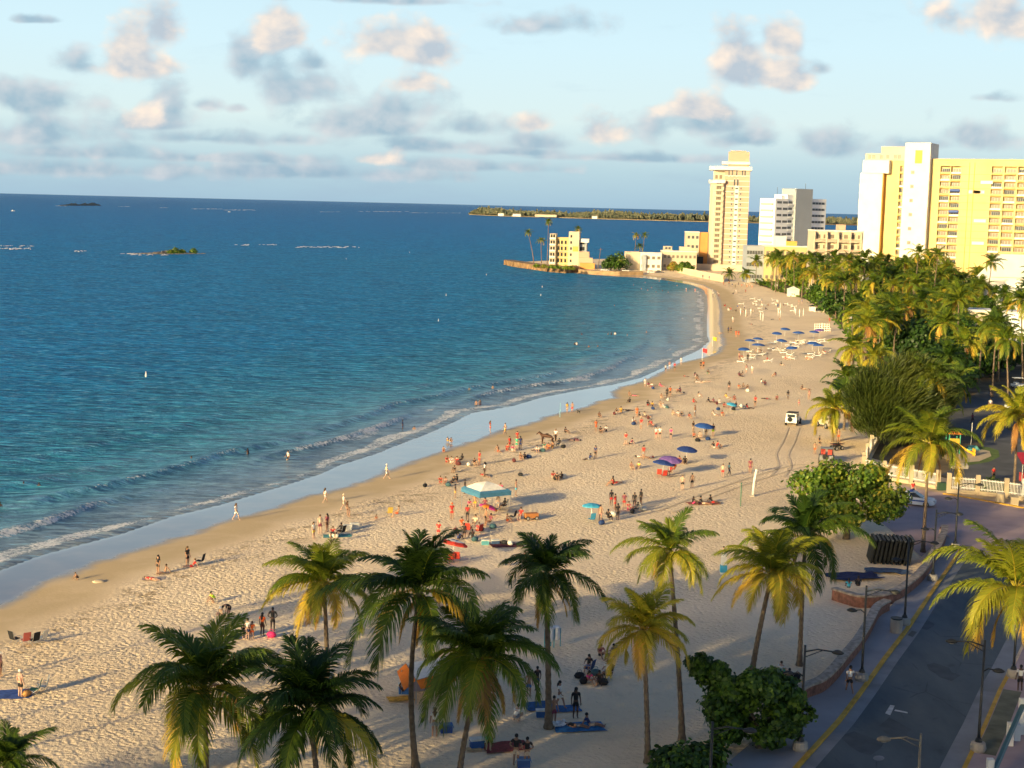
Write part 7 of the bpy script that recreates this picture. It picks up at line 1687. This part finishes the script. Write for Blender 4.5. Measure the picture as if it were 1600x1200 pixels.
# ------------------------------------------------------------------ horse, dog, gulls
horse_m = mat('brown_coat', (.085, .035, .018), .6, var=.3, scale=2); mane_m = mat('black_mane', (.012, .010, .010), .7)
def horse(loc, rz, label):
    g = thing('horse', label, 'horse', loc, rz)
    V = [(0, 0, 1.18), (.45, 0, 1.20), (.72, 0, 1.24), (-.45, 0, 1.17), (-.78, 0, 1.22), (.96, 0, 1.38), (1.14, 0, 1.54), (1.22, 0, 1.58), (1.38, 0, 1.44), (1.54, 0, 1.28)]
    E_ = [(0, 1), (1, 2), (0, 3), (3, 4), (2, 5), (5, 6), (6, 7), (7, 8), (8, 9)]; R_ = [(.30, .27), (.30, .29), (.25, .24), (.29, .27), (.24, .25), (.17, .13), (.12, .10), (.11, .10), (.085, .085), (.065, .065)]
    for s in (-1, 1):
        for (root, pts, rs) in ((2, ((.66, s * .16, .95), (.66, s * .16, .55), (.70, s * .16, .28), (.68, s * .16, .06)), (.12, .065, .045, .055)), (4, ((-.76, s * .17, .95), (-.66, s * .17, .68), (-.86, s * .17, .46), (-.80, s * .17, .06)), (.16, .09, .055, .055))):
            p = root
            for q, r_ in zip(pts, rs): V.append(q); R_.append(r_); E_.append((p, len(V) - 1)); p = len(V) - 1
    ex = MB()
    for s in (-1, 1): ex.tube([(1.19, s * .06, 1.64), (1.17, s * .08, 1.75)], [.035, .008], 5)
    obj('body', skin_mesh('body', V, E_, R_, horse_m, 1, ex), g)
    mb = MB(); mb.tube([(-1.0, 0, 1.30), (-1.12, 0, 1.15), (-1.16, 0, .8), (-1.12, 0, .5)], [.06, .09, .08, .02], 7); mb.build('tail', mane_m, g, smooth=True)
    mb = MB(); mb.tube([(.70, 0, 1.46), (.92, 0, 1.55), (1.08, 0, 1.66), (1.2, 0, 1.70)], [.04, .06, .06, .03], 6); mb.build('mane', mane_m, g, smooth=True)
    mb = MB(); mb.ball((.05, 0, 1.46), .3, 8, sq=(.9, .8, .3)); mb.build('saddle', flat((.03, .02, .02)), g, smooth=True)
horse(P(855, 695), PI - .35, 'dark brown saddled horse standing on the beach facing the sea')
g = thing('dog', 'small black dog on the damp sand right of the man in red trunks', 'dog', P(904, 646), 2.4)
V = [(0, 0, .36), (.18, 0, .37), (-.2, 0, .37), (.3, 0, .50), (.36, 0, .56), (.5, 0, .53), (-.30, 0, .44), (-.42, 0, .58)]; E_ = [(0, 1), (0, 2), (1, 3), (3, 4), (4, 5), (2, 6), (6, 7)]; R_ = [.10, .11, .09, .06, .065, .03, .03, .015]
for s in (-1, 1):
    for root, pts in ((1, ((.17, s * .07, .22), (.18, s * .07, .03))), (2, ((-.20, s * .07, .24), (-.26, s * .07, .14), (-.22, s * .07, .03)))):
        p = root
        for q in pts: V.append(q); R_.append(.032); E_.append((p, len(V) - 1)); p = len(V) - 1
ex = MB()
for s in (-1, 1): ex.tube([(.33, s * .04, .61), (.32, s * .055, .68)], [.022, .005], 4)
obj('body', skin_mesh('body', V, E_, R_, flat((.02, .018, .016)), 1, ex), g)
g = thing('beach_wagon', 'low orange brown cart right of the people below the canopy tent', 'wagon', P(830, 812), .3); mb = MB(); mb.box((0, 0, .45), (1.3, .7, .45)); mb.build('body', flat((.40, .16, .05)), g)
for sx in (-.45, .45):
    for sy in (-.34, .34): wheel(g, sx, sy, .2, .12)
mb = MB(); mb.tube([(.65, 0, .4), (1.1, 0, .8)], .03, 5); mb.build('handle', steel, g)

rnd = random.Random(12)
BGP = 'dark bags and bundles lying among the beach groups'
for px, py in ((700, 760), (716, 727), (733, 728), (803, 722), (826, 716), (848, 706), (880, 700), (752, 830), (770, 826), (712, 832), (742, 846), (524, 840), (940, 820), (958, 806), (988, 802), (1006, 798), (1020, 640), (1042, 638), (1013, 655), (990, 664), (960, 648), (1122, 641), (1146, 641), (1158, 636), (1106, 688), (1090, 690), (1168, 612), (1120, 632), (930, 1056), (942, 1070), (912, 1068), (868, 750), (1044, 626), (1020, 608)):
    bag(px, py, rnd.choice([KB, KN, (.12, .03, .03), (.05, .12, .14), KW]), 'bundle or bag lying beside people in the beach crowd', 1.3)
for o in [o for o in bpy.data.objects if o.get('label') == 'bundle or bag lying beside people in the beach crowd']: o['group'] = BGP

SCG = 'sunbathers scattered in small clusters over the middle beach'
for cx, cy in ((830, 706), (760, 745), (905, 690), (920, 720), (975, 690), (1010, 668), (1075, 650), (1090, 625), (1062, 612), (1180, 640), (1195, 600), (1120, 700), (1010, 715), (960, 760), (1150, 590), (1080, 590), (1205, 585)):
    for k_ in range(rnd.choice((2, 2, 3))):
        person(cx + rnd.uniform(-11, 11), cy + rnd.uniform(-5, 5), rnd.choice(('si', 'si', 'le', 'ly', 'st')), rnd.uniform(-120, 120), rnd.choice('lmtd'), rnd.choice('-krwvn'), rnd.choice('kkrwnx'), rnd.choice(('k', 'h', 'Lk')), 'beachgoer in a small scattered cluster on the middle of the beach', 1., 0, SCG)
